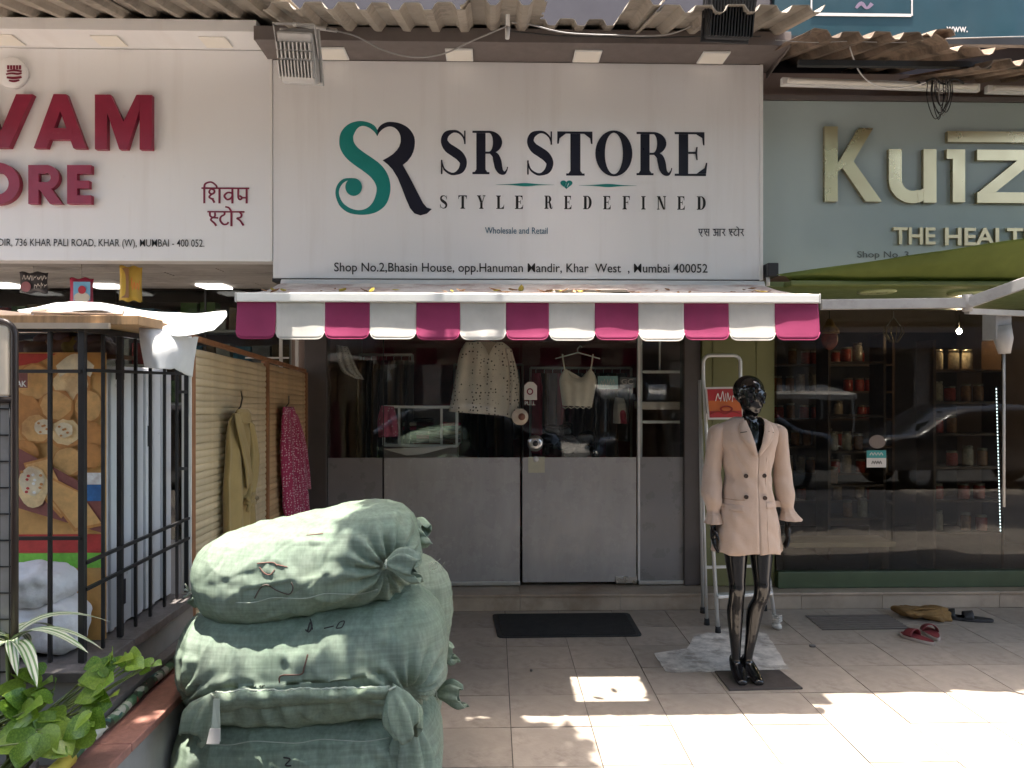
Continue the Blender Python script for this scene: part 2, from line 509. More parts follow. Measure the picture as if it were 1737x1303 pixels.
# soffits
zS = P(868, 472, 4.5).z
part('soffit', MB().box(-1.30, 1.63, 4.56, 6.02, zS + .004, zS + .03), M_fascia, BL)
zL = P(200, 440, 4.5).z
M_plank = mat('weathered_plank', (.46, .435, .41), .6, var=.25, vs=3, stretch=(1, 14, 14), rnd=.14, dirt=((.14, .12, .11), 4, .5, .7, .5))
so = part('soffit', MB().box(-4.69, -1.31, 4.55, 5.95, zL + .03, zL + .05), M_dark, BL)
for k in range(8):
    xx = -4.69 + R.uniform(-.9, 0)
    while xx < -1.31:
        L = R.uniform(1.1, 1.5); a, e = max(xx, -4.69), min(xx + L, -1.315)
        if e - a > .05:
            part('plank', MB().box(a + .002, e - .002, 4.56 + k * .174, 4.56 + k * .174 + .168, zL + .008 + R.uniform(0, .006), zL + .028), M_plank, so, bevel=.002)
        xx += L
M_ledp = emit('led_panel_lit', (1, .97, .92), .9)
for px in (18, 186, 368):
    p = P(px, 494, 5.78)
    f = part('ceiling_light', MB().box(p.x - .1, p.x + .1, 5.62, 5.83, zL - .006, zL + .006), M_ledp, BL)
M_green = mat('green_soffit', (.11, .15, .055), .5, var=.12)
zK = 2.285
part('soffit', MB().box(1.635, 5.19, 4.62, 6.0, zK, zK + .03), M_green, BL)
for px, py in ((1487, 494), (1640, 497), (1790, 500)):
    d = ray(px, py); p = Vector((0, 0, CAMZ)) + d * ((zK - CAMZ) / d.z)
    part('ceiling_light', MB().lathe([(.001, -.012), (.1, -.012), (.115, -.006), (.115, .004)], (p.x, p.y, zK - .002), 24), mat('round_lamp', (.35, .4, .2), .3), BL)
# piers
part('pier', MB().box(-1.452, -1.283, 5.93, 6.08, .13, zS), M_pierdark, BL, bevel=.004)
part('pier', MB().box(1.487, 1.615, 5.93, 6.08, .13, zS), M_pierdark, BL, bevel=.004)
part('pier', MB().box(1.618, 2.184, 5.90, 5.998, .13, zK), M_olive, BL, bevel=.004)
part('pier_moulding', MB().box(1.70, 1.712, 5.893, 5.901, .3, 2.1).box(2.04, 2.052, 5.893, 5.901, .3, 2.1).box(1.712, 2.04, 5.893, 5.901, 2.088, 2.1), M_olive, BL)
# steps: marble risers and treads, slab by slab
ST = thing('entrance_step', 'worn cream marble step running along the shop fronts', 'step', (0, 5.85, 0))
xx = -1.45; 
while xx < 5.1:
    L = R.choice((.62, .75, .9)); e = min(xx + L, 5.15)
    part('riser_slab', MB().box(xx + .001, e - .001, 5.722, 5.742, .0, .105), M_marble, ST, bevel=.002)
    part('tread_slab', MB().box(xx + .001, e - .001, 5.708, 5.99, .1055, .125), M_marble, ST, bevel=.003)
    xx = e

# ================================================================ sign boards
YS = 4.5
def letters(body, px0, px1, py0, py1, Y, m, parent, name='lettering', depth=.002, bold=0, spacing=1, res=3):
    mb = text_mb(body, bold, .0 if depth < .004 else .05, res=res, spacing=spacing)
    a = P(px0, py1, Y); c = P(px1, py0, Y)
    fit(mb, a.x, c.x, a.z, c.z, Y - .0015, depth)
    return part(name, mb, m, parent, kind='stuff' if depth < .004 else None)
def glyph(g, px0, px1, py0, py1, Y, m, parent, name='letter', depth=.003):
    return part(name, fitpx(g, px0, px1, py0, py1, Y - .0012, depth), m, parent)

# --- centre sign
a = P(463, 472, YS); c = P(1293, 110, YS)
SG = thing('shop_sign', 'white board with teal and navy heart shaped SR monogram and SR STORE lettering', 'sign', (0, YS, a.z))
part('panel', MB().box(a.x, c.x, YS, YS + .1, a.z, c.z), M_panel, SG, bevel=.003)
part('edge_trim', MB().box(c.x - .016, c.x + .004, YS - .006, YS + .1, a.z - .002, c.z), M_whitemet, SG, bevel=.002)
part('edge_trim', MB().box(a.x - .004, c.x - .018, YS - .002, YS + .1, a.z - .02, a.z - .001), M_dark, SG)
for ch, x0, x1, y0, y1 in (('S', 747.8, 792, 220.7, 297.3), ('R', 801.4, 861.8, 222.5, 296.6), ('S', 894, 938.7, 222, 298), ('T', 945.3, 1004.9, 223.6, 297.9),
                           ('O', 1009.8, 1072.5, 222, 299.3), ('R', 1079.7, 1140.1, 224.5, 298.5), ('E', 1144.5, 1199.7, 224.5, 298.5)):
    glyph(serif_glyph(ch), x0, x1, y0, y1, YS, M_ink, SG)
for q, (ch, x0, x1) in enumerate((('S', 57, 100), ('T', 165, 215), ('Y', 275, 325), ('L', 388, 435), ('E', 498, 547), ('R', 672, 720), ('E', 788, 832), ('D', 900, 950),
                                  ('E', 1018, 1063), ('F', 1132, 1175), ('I', 1243, 1268), ('N', 1335, 1388), ('E', 1455, 1500), ('D', 1570, 1622))):
    f = .28785; glyph(serif_glyph(ch, .24, .06, .11), 730 + x0 * f, 730 + x1 * f, 331.5 + q * .15, 354 + q * .15, YS, M_black, SG)
LG = lambda x, y: (x, -y)
g = GL(); g.ribbon([(617, -282, 4), (607, -235, 34), (575, -190, 52), (525, -157, 54), (455, -138, 54), (385, -148, 74), (318, -192, 118), (268, -262, 150), (257, -335, 165), (272, -405, 176), (325, -480, 180),
                    (410, -548, 182), (505, -612, 184), (595, -682, 186), (658, -765, 178), (688, -860, 164), (683, -950, 158), (650, -1040, 148), (585, -1112, 112), (500, -1155, 72), (400, -1168, 52), (295, -1146, 56), (210, -1088, 52), (165, -1010, 44), (150, -930, 40), (175, -852, 42), (235, -796, 36), (330, -776, 14)], 5)
g.disc(343, -875, 97, 103)
gx = lambda v: 550 + v * .14577
gy = lambda v: 190 + v * .14577
xs = [v.x for v in g.v]; ys = [-v.y for v in g.v]
glyph(g, gx(min(xs)), gx(max(xs)), gy(min(ys)), gy(max(ys)), YS, M_teal, SG, 'monogram')
g = GL(); g.ribbon([(617, -282, 4), (632, -228, 34), (672, -180, 50), (735, -150, 54), (800, -150, 58), (868, -175, 84), (930, -228, 125), (966, -300, 158), (970, -370, 168), (950, -450, 176)], 6)
g.quad(*[LG(x, y) for x, y in [(680, 568), (740, 535), (800, 495), (845, 450), (868, 415), (1038, 462), (1015, 515), (970, 575), (915, 620), (1000, 770), (1085, 935), (1150, 1060), (1195, 1112), (1252, 1128), (1195, 1182), (1120, 1203), (1050, 1180), (1000, 1122), (950, 1010), (905, 890), (855, 770), (795, 672), (740, 615)]])
xs = [v.x for v in g.v]; ys = [-v.y for v in g.v]
glyph(g, gx(min(xs)), gx(max(xs)), gy(min(ys)), gy(max(ys)), YS, M_ink, SG, 'monogram')
for x0, x1, y in ((841, 940, 313.6), (982, 1080, 315)):
    g = GL(); g.ribbon([(0, 0, .2), (25, 0, 1.6), (50, 0, 5.2), (75, 0, 1.6), (100, 0, .2)]); glyph(g, x0, x1, y - 2.4, y + 2.4, YS, M_teal, SG, 'swash')
g = GL(); g.quad(*[(16 * math.sin(t) ** 3, 13 * math.cos(t) - 5 * math.cos(2 * t) - 2 * math.cos(3 * t) - math.cos(4 * t)) for t in (2 * math.pi * k / 40 for k in range(40))])
glyph(g, 950.5, 971, 306.5, 321.5, YS, M_teal, SG, 'heart')
g = GL(); g.ribbon([(0, 0, .5), (2, 5, 1), (3, 9, .6)]); g.ribbon([(4, 0, .5), (6, 5, 1), (7, 8, .6)]); glyph(g, 957, 965, 310, 318, YS - .003, M_panel, SG, 'heart_highlight')
letters('Wholesale and Retail', 822.7, 929, 386.3, 396.6, YS, mat('ink_blue', (.035, .13, .2), .4), SG, bold=.004)
letters('Shop No.2,Bhasin House, opp.Hanuman Mandir, Khar  West  , Mumbai 400052', 567, 1200, 448, 465.5, YS, M_black, SG, bold=.006)

# Devanagari drawn with pen strokes; unit box x right, y up, headline at y = 1
HEAD = 1.0
DEV = {
 'ta_half_sa': (.62, [[(.12, 1, .12), (.14, .72, .12), (.3, .62, .12), (.42, .72, .12), (.42, .95, .11)], [(.3, .62, .12), (.18, .45, .12), (.4, .2, .13), (.5, .02, .13)], [(.3, .6, .12), (.62, .58, .12)]]),
 'sa': (.86, [[(.12, 1, .12), (.14, .72, .12), (.3, .62, .12), (.42, .72, .12), (.42, .95, .11)], [(.3, .62, .12), (.18, .45, .12), (.4, .2, .13), (.5, .02, .13)], [(.3, .6, .12), (.72, .58, .12)], [(.72, 1, .13), (.72, 0, .13)]]),
 'tta': (.66, [[(.36, 1, .12), (.36, .82, .12), (.16, .66, .12), (.12, .4, .13), (.3, .14, .13), (.52, .16, .12), (.6, .3, .11)]]),
 'o': (.3, [[(.12, 1, .13), (.12, 0, .13)], [(.12, 1.0, .12), (-.02, 1.28, .12), (-.25, 1.36, .1)]]),
 'ra': (.62, [[(.3, 1, .12), (.42, .82, .12), (.36, .62, .12), (.16, .55, .12), (.34, .4, .12), (.54, .05, .13)]]),
 'e': (.78, [[(.16, 1, .12), (.16, .62, .12), (.28, .5, .12), (.44, .55, .12), (.52, .75, .12)], [(.52, 1, .12), (.52, .55, .12), (.34, .3, .12), (.46, .08, .12), (.6, -.05, .11)]]),
 'aa': (1.2, [[(.12, .86, .12), (.3, .92, .12), (.4, .76, .12), (.24, .6, .12)], [(.24, .58, .12), (.44, .46, .12), (.4, .2, .13), (.2, .1, .12), (.06, .24, .11)], [(.36, .56, .11), (.72, .56, .11)], [(.72, 1, .13), (.72, 0, .13)], [(1.02, 1, .13), (1.02, 0, .13)]]),
 'i': (.3, [[(.14, 1, .13), (.14, 0, .13)], [(.14, 1, .12), (.2, 1.3, .12), (.55, 1.42, .11), (.85, 1.2, .11), (.9, 1.02, .1)]]),
 'sha': (.92, [[(.2, .98, .11), (.42, .9, .12), (.44, .72, .12), (.28, .62, .12), (.14, .74, .12), (.2, .92, .1)], [(.3, .62, .12), (.14, .42, .12), (.34, .26, .12), (.46, .04, .13)], [(.76, 1, .13), (.76, 0, .13)], [(.42, .3, .1), (.2, .32, .1)]]),
 'va': (.8, [[(.62, 1, .13), (.62, 0, .13)], [(.62, .68, .12), (.34, .72, .12), (.14, .5, .13), (.3, .26, .12), (.52, .34, .12), (.62, .52, .11)]]),
 'ma': (.86, [[(.68, 1, .13), (.68, 0, .13)], [(.18, 1, .12), (.18, .4, .12), (.3, .26, .12), (.4, .4, .12), (.24, .52, .11)], [(.36, .38, .11), (.68, .38, .11)]]),
}
def deva(words):
    g = GL(); x = 0
    for wd in words:
        x0 = x
        for k in wd:
            adv, strokes = DEV[k]
            for s_ in strokes:
                pts = [(x + a, b_, c_) for a, b_, c_ in s_]
                g.ribbon(pts, 5, len(pts) > 2)
            x += adv
        g.rect(x0 - .02, x - .02, 1 - .05, 1 + .06)
        x += .42
    return g
glyph(deva([['e', 'sa'], ['aa', 'ra'], ['ta_half_sa', 'tta', 'o', 'ra']]), 1184, 1262, 384.5, 402, YS, M_ink, SG, 'lettering')
# canopy strip over the sign with square lamps
zc = c.z
CN = thing('sign_canopy', 'dark brown box canopy with four square lamps above the SR sign', 'canopy', (0, 4.4, zc))
part('soffit_board', MB().box(a.x - .03, c.x + .07, 4.25, 4.62, zc + .003, zc + .02), M_fascia, CN)
part('fascia_board', MB().box(a.x - .03, c.x + .07, 4.236, 4.249, zc - .002, zc + .075), M_fascia, CN, bevel=.002)
part('end_board', MB().add([(c.x + .071, 4.25, zc), (c.x + .071, 4.62, zc - .03), (c.x + .071, 4.62, zc + .1), (c.x + .071, 4.25, zc + .07)], [(0, 1, 2, 3)]), M_fascia, CN, solid=.01)
for px in (565, 779, 996, 1210):
    x = P(px, 98, 4.4).x
    lp = part('square_lamp', MB().box(x - .078, x + .078, 4.325, 4.478, zc - .008, zc + .002), M_whitemet, CN, bevel=.002)
    part('diffuser', MB().box(x - .07, x + .07, 4.333, 4.47, zc - .0105, zc - .0083), M_diff, lp)

# --- left sign
a = P(-420, 440, YS); c = P(461.5, 86, YS)
SL = thing('shop_sign', 'cool white board with raised maroon letters and a round emblem, beside the SR sign', 'sign', (-2.2, YS, a.z))
part('panel', MB().box(a.x, c.x, YS, YS + .12, a.z, c.z), M_panelL, SL, bevel=.003)
part('edge_trim', MB().box(c.x - .012, c.x + .003, YS - .005, YS + .1, a.z, c.z - .05), M_whitemet, SL, bevel=.002)
hood = part('hood', MB().prism([(a.x, 4.27, c.z + .003), (a.x, 4.62, c.z + .003), (a.x, 4.62, c.z + .07), (a.x, 4.27, c.z + .07)], (c.x - a.x - .02, 0, 0)), M_panelL, SL, bevel=.003)
for px in (-150, 10, 186, 367):
    x = P(px, 72, 4.4).x
    part('square_lamp', MB().box(x - .075, x + .075, 4.33, 4.46, c.z - .006, c.z + .002), M_diff, hood, bevel=.002)
def block(ch):                                      # heavy grotesque capitals
    g = GL()
    if ch == 'V': g.quad((0, 1), (.27, 1), (.52, .3), (.77, 1), (1.04, 1), (.66, 0), (.38, 0))
    if ch == 'A':
        g.quad((0, 0), (.26, 0), (.55, .74), (.66, 1), (.40, 1)); g.quad((.66, 1), (.40, 1), (.53, .7), (.80, 0), (1.06, 0)); g.rect(.27, .79, .16, .37)
    if ch == 'M':
        g.rect(0, .235, 0, 1); g.rect(.86, 1.095, 0, 1); g.quad((.235, 1), (.3, 1), (.55, .5), (.8, 1), (.86, 1), (.86, .72), (.62, 0), (.47, 0), (.235, .68))
    if ch == 'I': g.rect(0, .25, 0, 1)
    if ch == 'E': g.rect(0, .27, 0, 1); g.rect(.27, .66, .78, 1); g.rect(.27, .6, .4, .6); g.rect(.27, .66, 0, .22)
    if ch == 'R':
        g.rect(0, .27, 0, 1); g.rect(.27, .48, .78, 1); g.rect(.27, .48, .36, .56); g.ring(.48, .68, (.34, .32), (.12, .12), -90, 90); g.quad((.36, .37), (.62, .38), (.9, 0), (.58, 0), (.3, .37))
    if ch == 'O': g.ring(.53, .5, (.53, .515), (.27, .27))
    if ch == 'T': g.rect(.27, .54, 0, .78); g.rect(0, .81, .78, 1)
    return g
def raised(ch, x0, x1, y0, y1, parent=SL, m=None, d=.035):
    mb = solidify(block(ch), .12)
    pa, pc = P(x0, y1, YS), P(x1, y0, YS)
    return part('letter', fit(mb, pa.x, pc.x, pa.z, pc.z, YS - .001, d), m or M_maroon, parent)
for ch, x0, x1, y0, y1 in (('I', -75, -54, 164, 253), ('V', -47, 62, 164, 253), ('A', 63, 151.5, 164, 254), ('M', 166, 262, 165, 256), ('T', -96, -42, 280, 347), ('O', -35, 39.5, 279, 349), ('R', 53.5, 111, 283, 348), ('E', 119, 160, 283, 348)):
    raised(ch, x0, x1, y0, y1)
p = P(24, 126, YS)
em = part('emblem_disc', MB().lathe([(.001, 0), (.083, 0), (.088, .004), (.088, .03)], (p.x, YS - .031, p.z), 32, Matrix.Rotation(-math.pi / 2, 3, 'X')), M_panelL, SL)
g = GL()
for k in range(5): g.ribbon([(-.42 + k * .2, .55, .14), (-.42 + k * .2, .95, .16)], 3, False)
g.ribbon([(-.5, .35, .16), (0, .45, .2), (.5, .35, .16)]); g.ribbon([(-.55, .05, .14), (-.2, .15, .18), (.25, .1, .18), (.5, .2, .14)]); g.ribbon([(-.5, -.25, .2), (0, -.3, .26), (.5, -.2, .2)]); g.ribbon([(-.35, -.55, .16), (0, -.62, .22), (.35, -.5, .16)])
part('emblem_mark', fitpx(g, 10, 38, 111, 140, YS - .032, .003), M_maroonink, em)
glyph(deva([['i', 'sha', 'va', 'ma']]), 342, 423, 308, 345, YS, M_maroonink, SL, 'lettering')
glyph(deva([['ta_half_sa', 'tta', 'o', 'ra']]), 352, 415, 350, 384, YS, M_maroonink, SL, 'lettering')
letters('DIR, 736 KHAR PALI ROAD, KHAR (W), MUMBAI - 400 052.', -2, 347, 406.5, 421.5, YS, M_black, SL, bold=.003)

# --- right sign
YK = 4.58
a = P(1297, 465, YK); c = P(2120, 178, YK)
SK = thing('shop_sign', 'sage green board with raised gold metal letters above the dark glass shop', 'sign', (3, YK, a.z))
part('panel', MB().box(1.625, c.x, YK, YK + .08, a.z, c.z), M_kuiz, SK, bevel=.003)
part('top_trim', MB().box(1.625, c.x, YK - .012, YK + .08, c.z + .002, c.z + .03), M_fascia, SK)
def gold(g, x0, x1, y0, y1, d=.03, nm='letter'):
    mb = solidify(g, .12); pa, pc = P(x0, y1, YK), P(x1, y0, YK)
    return part(nm, fit(mb, pa.x, pc.x, pa.z, pc.z, YK - .001, d), M_gold, SK)
g = GL(); g.rect(0, .21, 0, 1); g.quad((.19, .42), (.21, .4), (.46, .53), (.78, .98), (.55, .98), (.19, .48)); g.quad((.3, .47), (.45, .55), (.92, 0), (.66, 0), (.29, .44))
gold(g, 1395.5, 1491.6, 217.8, 343.6)
g = GL(); g.rect(0, .24, .42, 1); g.ring(.44, .42, (.44, .43), (.2, .2), 180, 300, 30); g.quad((.55, .0), (.66, .06), (.66, .28), (.52, .2)); g.rect(.64, .88, .0, 1)
gold(g, 1503.8, 1583.6, 255.7, 346.3)
g = GL(); g.rect(.14, .42, 0, 1); g.rect(0, .14, .82, 1)
gold(g, 1601, 1632, 256, 345)
g = GL(); g.rect(0, .95, .8, 1); g.rect(0, .97, 0, .2); g.quad((.02, .2), (.3, .2), (.95, .8), (.66, .8))
gold(g, 1652.6, 1752, 257, 346)
g = GL(); g.rect(0, 1, 0, 1); gold(g, 1602.5, 1800, 226.8, 243.5, nm='overline')
g = GL(); g.ring(.44, .5, (.44, .5), (.2, .28)); gold(g, 1766, 1845, 257, 346)
def gtext(body, x0, x1, y0, y1):
    return letters(body, x0, x1, y0, y1, YK, M_gold, SK, depth=.018, bold=.02)
gtext('THE', 1513, 1584, 387, 415.5); gtext('HEALTH', 1600, 1762, 388, 417)
letters('Shop No. 3', 1453.7, 1541, 426.6, 440.5, YK, mat('ink_sage', (.13, .15, .14), .5), SK, bold=.01)

# ================================================================ pull-out striped awning
YF = 3.75
zf1, zf0 = P(868, 498, YF).z, P(868, 513.5, YF).z
xl, xr = P(402, 505, YF).x, P(1388, 505, YF).x
AW = thing('shop_awning', 'retractable awning with magenta and white scalloped valance over the SR shop door', 'awning', ((xl + xr) / 2, 4.45, zf0))
part('front_bar', MB().box(xl, xr, 3.735, 3.79, zf0, zf1), M_whitemet, AW, bevel=.006)
for x in (xl - .006, xr): part('end_cap', MB().box(x, x + .006, 3.733, 3.792, zf0 - .002, zf1 + .002), M_alup, AW, bevel=.002)
zb = P(868, 482, 4.46).z
M_canopy = mat('awning_canopy_dusty', (.62, .56, .51), .8, var=.15, vs=4, dirt=((.34, .22, .19), 5, .42, .62, .75), bump=.3, bs=20)
def can(u, v):
    y = 3.76 + (4.46 - 3.76) * v
    return Vector((xl + .03 + (xr - xl - .06) * u, y, zf1 + .002 + (zb - zf1) * v - .018 * math.sin(math.pi * v) + .008 * noise.noise(Vector((u * 14, v * 3, 1)))))
cb_ = MB().grid(can, 140, 40)
kp = []                                              # hole added in the cloth to let a sun patch reach the tiles
for f in cb_.f:
    q = sum((cb_.v[i] for i in f), Vector()) / 4
    kp.append(not (.335 < q.x < .725 and 3.885 + .01 * noise.noise(q * 20) < q.y < 4.225))
cb_.f = [f for f, k_ in zip(cb_.f, kp) if k_]; cb_.sm = [s_ for s_, k_ in zip(cb_.sm, kp) if k_]
part('canopy', cb_, M_canopy, AW, solid=.003)
part('roller', MB().tube([(xl + .02, 4.47, zb - .01), (xr - .02, 4.47, zb - .01)], .035, 14), M_alup, AW)
for s, x in ((1, xl + .35), (-1, xr - .35)):
    e = Vector((x + s * .42, 4.12, zf0 - .0)); part('folding_arm', MB().bar((x, 4.44, zb - .06), e, .03, .045).bar(e + Vector((0, 0, .002)), (x + s * .05, 3.79, zf0 + .02), .026, .04).tube([e - Vector((0, 0, .03)), e + Vector((0, 0, .035))], .022, 10), M_whitemet, AW)
def cloth(name, col, tr=.35):
    n = NT(name)
    c = n.scale(col, n.mr(n.noise(6, 6), .3, .7, .88, 1.1)); c = n.mix(n.mr(n.noise(1.2, 8, .7, n.mapping((6, 1, 1))), .55, .8, 0, .35), c, tuple(q * .55 + .03 for q in col))
    n.l(c, n.b.inputs['Base Color']); n.b.inputs['Roughness'].default_value = .65; n.b.inputs['Specular IOR Level'].default_value = .3
    w_ = n.n('ShaderNodeTexWave'); w_.inputs['Scale'].default_value = 260; n.l(n.tc.outputs['Object'], w_.inputs[0])
    n.bump(w_.outputs['Fac'], .1, .002)
    if tr:
        t_ = n.n('ShaderNodeBsdfTranslucent'); n.l(c, t_.inputs[0]); mx = n.n('ShaderNodeMixShader'); mx.inputs[0].default_value = tr
        n.l(n.b.outputs[0], mx.inputs[1]); n.l(t_.outputs[0], mx.inputs[2]); n.l(mx.outputs[0], n.o.inputs[0])
    return n.m
M_mag = cloth('awning_magenta', (.37, .05, .14), .3); M_wht = cloth('awning_white', (.70, .66, .61), .25)
edges = [402, 468, 551, 627, 706, 780, 858, 931, 1009, 1083, 1160, 1236, 1314, 1388]
xe = [P(e, 540, YF).x for e in edges]
zv = P(868, 577, YF).z
xm = (xl + xr) / 2
for k in range(13):
    x0, x1 = xe[k], xe[k + 1]; W = x1 - x0; H = zf0 - zv + .004; r = .038
    ph = R.uniform(0, 6); drop = R.uniform(-.005, .006)
    def fl(u, v):
        dx = u * W
        cut = 0
        for e in (dx, W - dx):
            if e < r: cut = r - math.sqrt(max(0, r * r - (r - e) ** 2))
        h = (H + drop - cut) * v
        x = x0 + dx + .0006
        s = (x - xm) / (xr - xl) * 2
        y = 3.735 + .0185 - .020 * min(1.02, h / (zf0 - zv)) ** (4.2 - 2.6 * abs(s) ** 1.6) - .002 * abs(s) ** 5 + .0022 * math.sin(u * 5 + ph) * (h / H) + .0032 * noise.noise(Vector((x * 9, v * 2.2, 2))) * min(1, v * 3)
        if k in (0, 12): y -= .008 * v * (.4 + .6 * u if k == 12 else 1 - .6 * u)
        return Vector((x, y, zf0 + .004 - h))
    fp = part('valance_flap', MB().grid(fl, 22, 12), M_mag if k % 2 == 0 else M_wht, AW, solid=.0012)
    part('hem_piping', MB().tube([fl(q / 21, 1.0) for q in range(22)], .0026, 5), M_wht if k % 2 else M_mag, fp)
# dry leaves and flowers lying on the canopy
M_leafd = mat('dry_leaf', (.35, .2, .1), .8, var=.3, rnd=.4); M_leafy = mat('yellow_leaf', (.5, .42, .08), .7, var=.2, rnd=.3)
lf = MB().add([(-.035, 0, 0), (-.012, -.014, .005), (.02, -.012, .006), (.04, 0, .012), (.02, .012, .006), (-.012, .014, .004), (0, 0, -.002)], [(0, 1, 6), (1, 2, 6), (2, 3, 6), (3, 4, 6), (4, 5, 6), (5, 0, 6)])
LM = []
for m_ in (M_leafd, M_leafy):
    me = raw_mesh('fallen_leaf', lf); me.materials.append(m_); LM.append(me)
for k in range(46):
    u, v = R.random(), R.uniform(.0, .7) ** 1.3
    if k < 8: u, v = R.uniform(.5, .62), R.uniform(0, .12)
    p = can(u, v)
    o = bpy.data.objects.new('fallen_leaf', LM[R.random() < .3]); C.objects.link(o)
    o.location = p + Vector((0, 0, .009)); o.rotation_euler = (R.uniform(-.3, .3), R.uniform(-.3, .3), R.uniform(0, 6.3)); o.scale = [R.uniform(.5, 1.1)] * 3
    tag(o, 'dry fallen leaf lying on the striped awning canopy', 'leaf', 'fallen leaves on the awning')

# ================================================================ corrugated roof
M_sheet = mat('weathered_cement_sheet', (.33, .29, .24), .75, var=.25, vs=2.5, rnd=.15, dirt=((.12, .10, .085), 2.4, .48, .66, .75), bump=.4, bs=30)
M_sheet2 = mat('rusty_roof_sheet', (.26, .19, .14), .75, var=.35, vs=3.5, rnd=.2, dirt=((.1, .075, .055), 3, .45, .62, .8), bump=.5, bs=30)
RF = thing('corrugated_roof', 'projecting roof of weathered corrugated sheets above the sign boards', 'roof', (0, 4.3, 3.6))
PER = .158
def prof(x):
    t = (x / PER) % 1
    return .036 * min(1, max(0, (.5 - abs(t - .5) - .13) / .11))
def sheet(x0, x1, y0, z0, y1, z1, tw=0, m=None, ragged=0, sag=.0, nm='roof_sheet'):
    nx = int((x1 - x0) / PER * 12) + 1
    sd = R.uniform(0, 50)
    def fn(u, v):
        x = x0 + (x1 - x0) * u
        ya = y0 + ragged * noise.noise(Vector((x * 4, sd, 0)))
        y = ya + (y1 - ya) * v
        z = z0 + (z1 - z0) * v + prof(x) + tw * (u - .5) * (1 - v) + .01 * noise.noise(Vector((x * 2, y * 2, sd))) - sag * math.sin(math.pi * u) * (1 - v)
        return Vector((x, y, z))
    mb = MB().grid(fn, nx, 25, smooth=False)
    keep = []                                        # notch added in the sheet edge so sun falls through the awning hole
    for f in mb.f:
        q = sum((mb.v[i] for i in f), Vector()) / 4
        r_ = .02 * noise.noise(q * 11)
        keep.append(not (.26 + r_ < q.x < .655 + r_ and q.y < 4.11 + r_))
    mb.f = [f for f, k_ in zip(mb.f, keep) if k_]; mb.sm = [s_ for s_, k_ in zip(mb.sm, keep) if k_]
    part(nm, mb, m or M_sheet, RF, solid=.004)
z1 = 3.665
xx = -4.9; k = 0
while xx < 1.50:
    wd = PER * 6; left = xx < -1.45
    y0 = R.uniform(3.28, 3.36) if left else 3.69 + R.uniform(-.03, .035)
    z0 = (3.475 if left else 3.505) + (k % 2) * .012 + R.uniform(-.008, .008)
    sheet(xx, min(xx + wd + .05, 1.62), y0, z0, 4.85, z1 + (.175 if left else .13) + (k % 2) * .012, tw=R.uniform(-.02, .02), ragged=.015)
    xx += wd; k += 1
for x0, x1, y0, z0, tw, rg in ((1.60, 2.35, 3.84, 3.46, .0, .03), (2.2, 2.62, 3.86, 3.42, -.1, .06), (2.5, 3.3, 3.88, 3.35, .06, .05), (3.25, 4.2, 3.86, 3.42, .05, .04), (4.1, 5.2, 3.86, 3.44, 0, .03)):
    sheet(x0, x1, y0, z0, 4.85, z0 + .26, tw=tw, m=M_sheet2, ragged=rg, sag=.02)
part('rafter', MB().box(-4.9, 5.2, 4.33, 4.37, 3.64, 3.68), M_blackmet, RF)
part('angle_iron', MB().box(1.62, 5.2, 4.02, 4.05, 3.38, 3.41), M_blackmet, RF)
# ================================================================ SR shop front
YG = 5.96
ZF = .13
def film_mat():
    n = NT('frosted_film')
    c = n.scale((.38, .365, .36), n.mr(n.noise(1.6, 7, .7, n.mapping((2.5, 1, .6))), .3, .7, .8, 1.18)); c = n.mix(n.mr(n.noise(7, 8, .75), .62, .72, 0, .4), c, (.5, .47, .44))
    n.l(c, n.b.inputs['Base Color']); n.l(n.mr(n.noise(3, 8, .7), .35, .7, .16, .4), n.b.inputs['Roughness'])
    n.b.inputs['Specular IOR Level'].default_value = .6
    t_ = n.n('ShaderNodeBsdfTransparent'); t_.inputs[0].default_value = (.75, .72, .7, 1)
    mx = n.n('ShaderNodeMixShader'); mx.inputs[0].default_value = .10
    n.l(n.b.outputs[0], mx.inputs[1]); n.l(t_.outputs[0], mx.inputs[2]); n.l(mx.outputs[0], n.o.inputs[0])
    return n.m
M_film = film_mat()
M_filmd = mat('dark_frosted_film', (.21, .20, .20), .3, var=.12, vs=2)
zfilm = P(900, 776, YG).z
def pane(T, x0, x1, film=M_film, z1=None, zlow=ZF + .02):
    z1 = z1 or zS
    part('glass_pane', MB().box(x0, x1, YG, YG + .01, zlow, z1), M_glass, T, bevel=.001)
    part('frosted_film', MB().box(x0 + .004, x1 - .004, YG - .0035, YG - .001, zlow + .004, zfilm), film, T)
X = lambda px: P(px, 800, YG).x
T = thing('glass_door', 'frosted glass door leaf hung with polka dot blouse, closing against the pull door', 'door', (X(766), YG, ZF))
pane(T, X(651), X(882.5))
part('bottom_rail', MB().box(X(651), X(882.5), YG - .012, YG + .022, ZF + .001, ZF + .032), M_alu, T, bevel=.003)
T2 = thing('glass_door', 'frosted glass door leaf with round steel knob and PULL sticker', 'door', (X(982), YG, ZF))
pane(T2, X(885.5), X(1080))
part('patch_fitting', MB().box(X(1044), X(1080), YG - .014, YG + .024, ZF + .012, ZF + .068), M_steel, T2, bevel=.004)
p = P(908, 752, YG - .02)
kn = part('knob', MB().lathe([(.001, .045), (.03, .045), (.05, .04), (.062, .025), (.064, .012), (.05, .0)], (p.x, YG - .004, p.z), 28, Matrix.Rotation(math.pi / 2, 3, 'X')), M_steel, T2)
part('keyhole_disc', MB().lathe([(.001, .006), (.018, .006), (.022, 0)], (p.x, YG - .0495, p.z), 20, Matrix.Rotation(math.pi / 2, 3, 'X')), M_blackmet, kn)
M_paper = mat('paper_white', (.62, .58, .54), .6, var=.06)
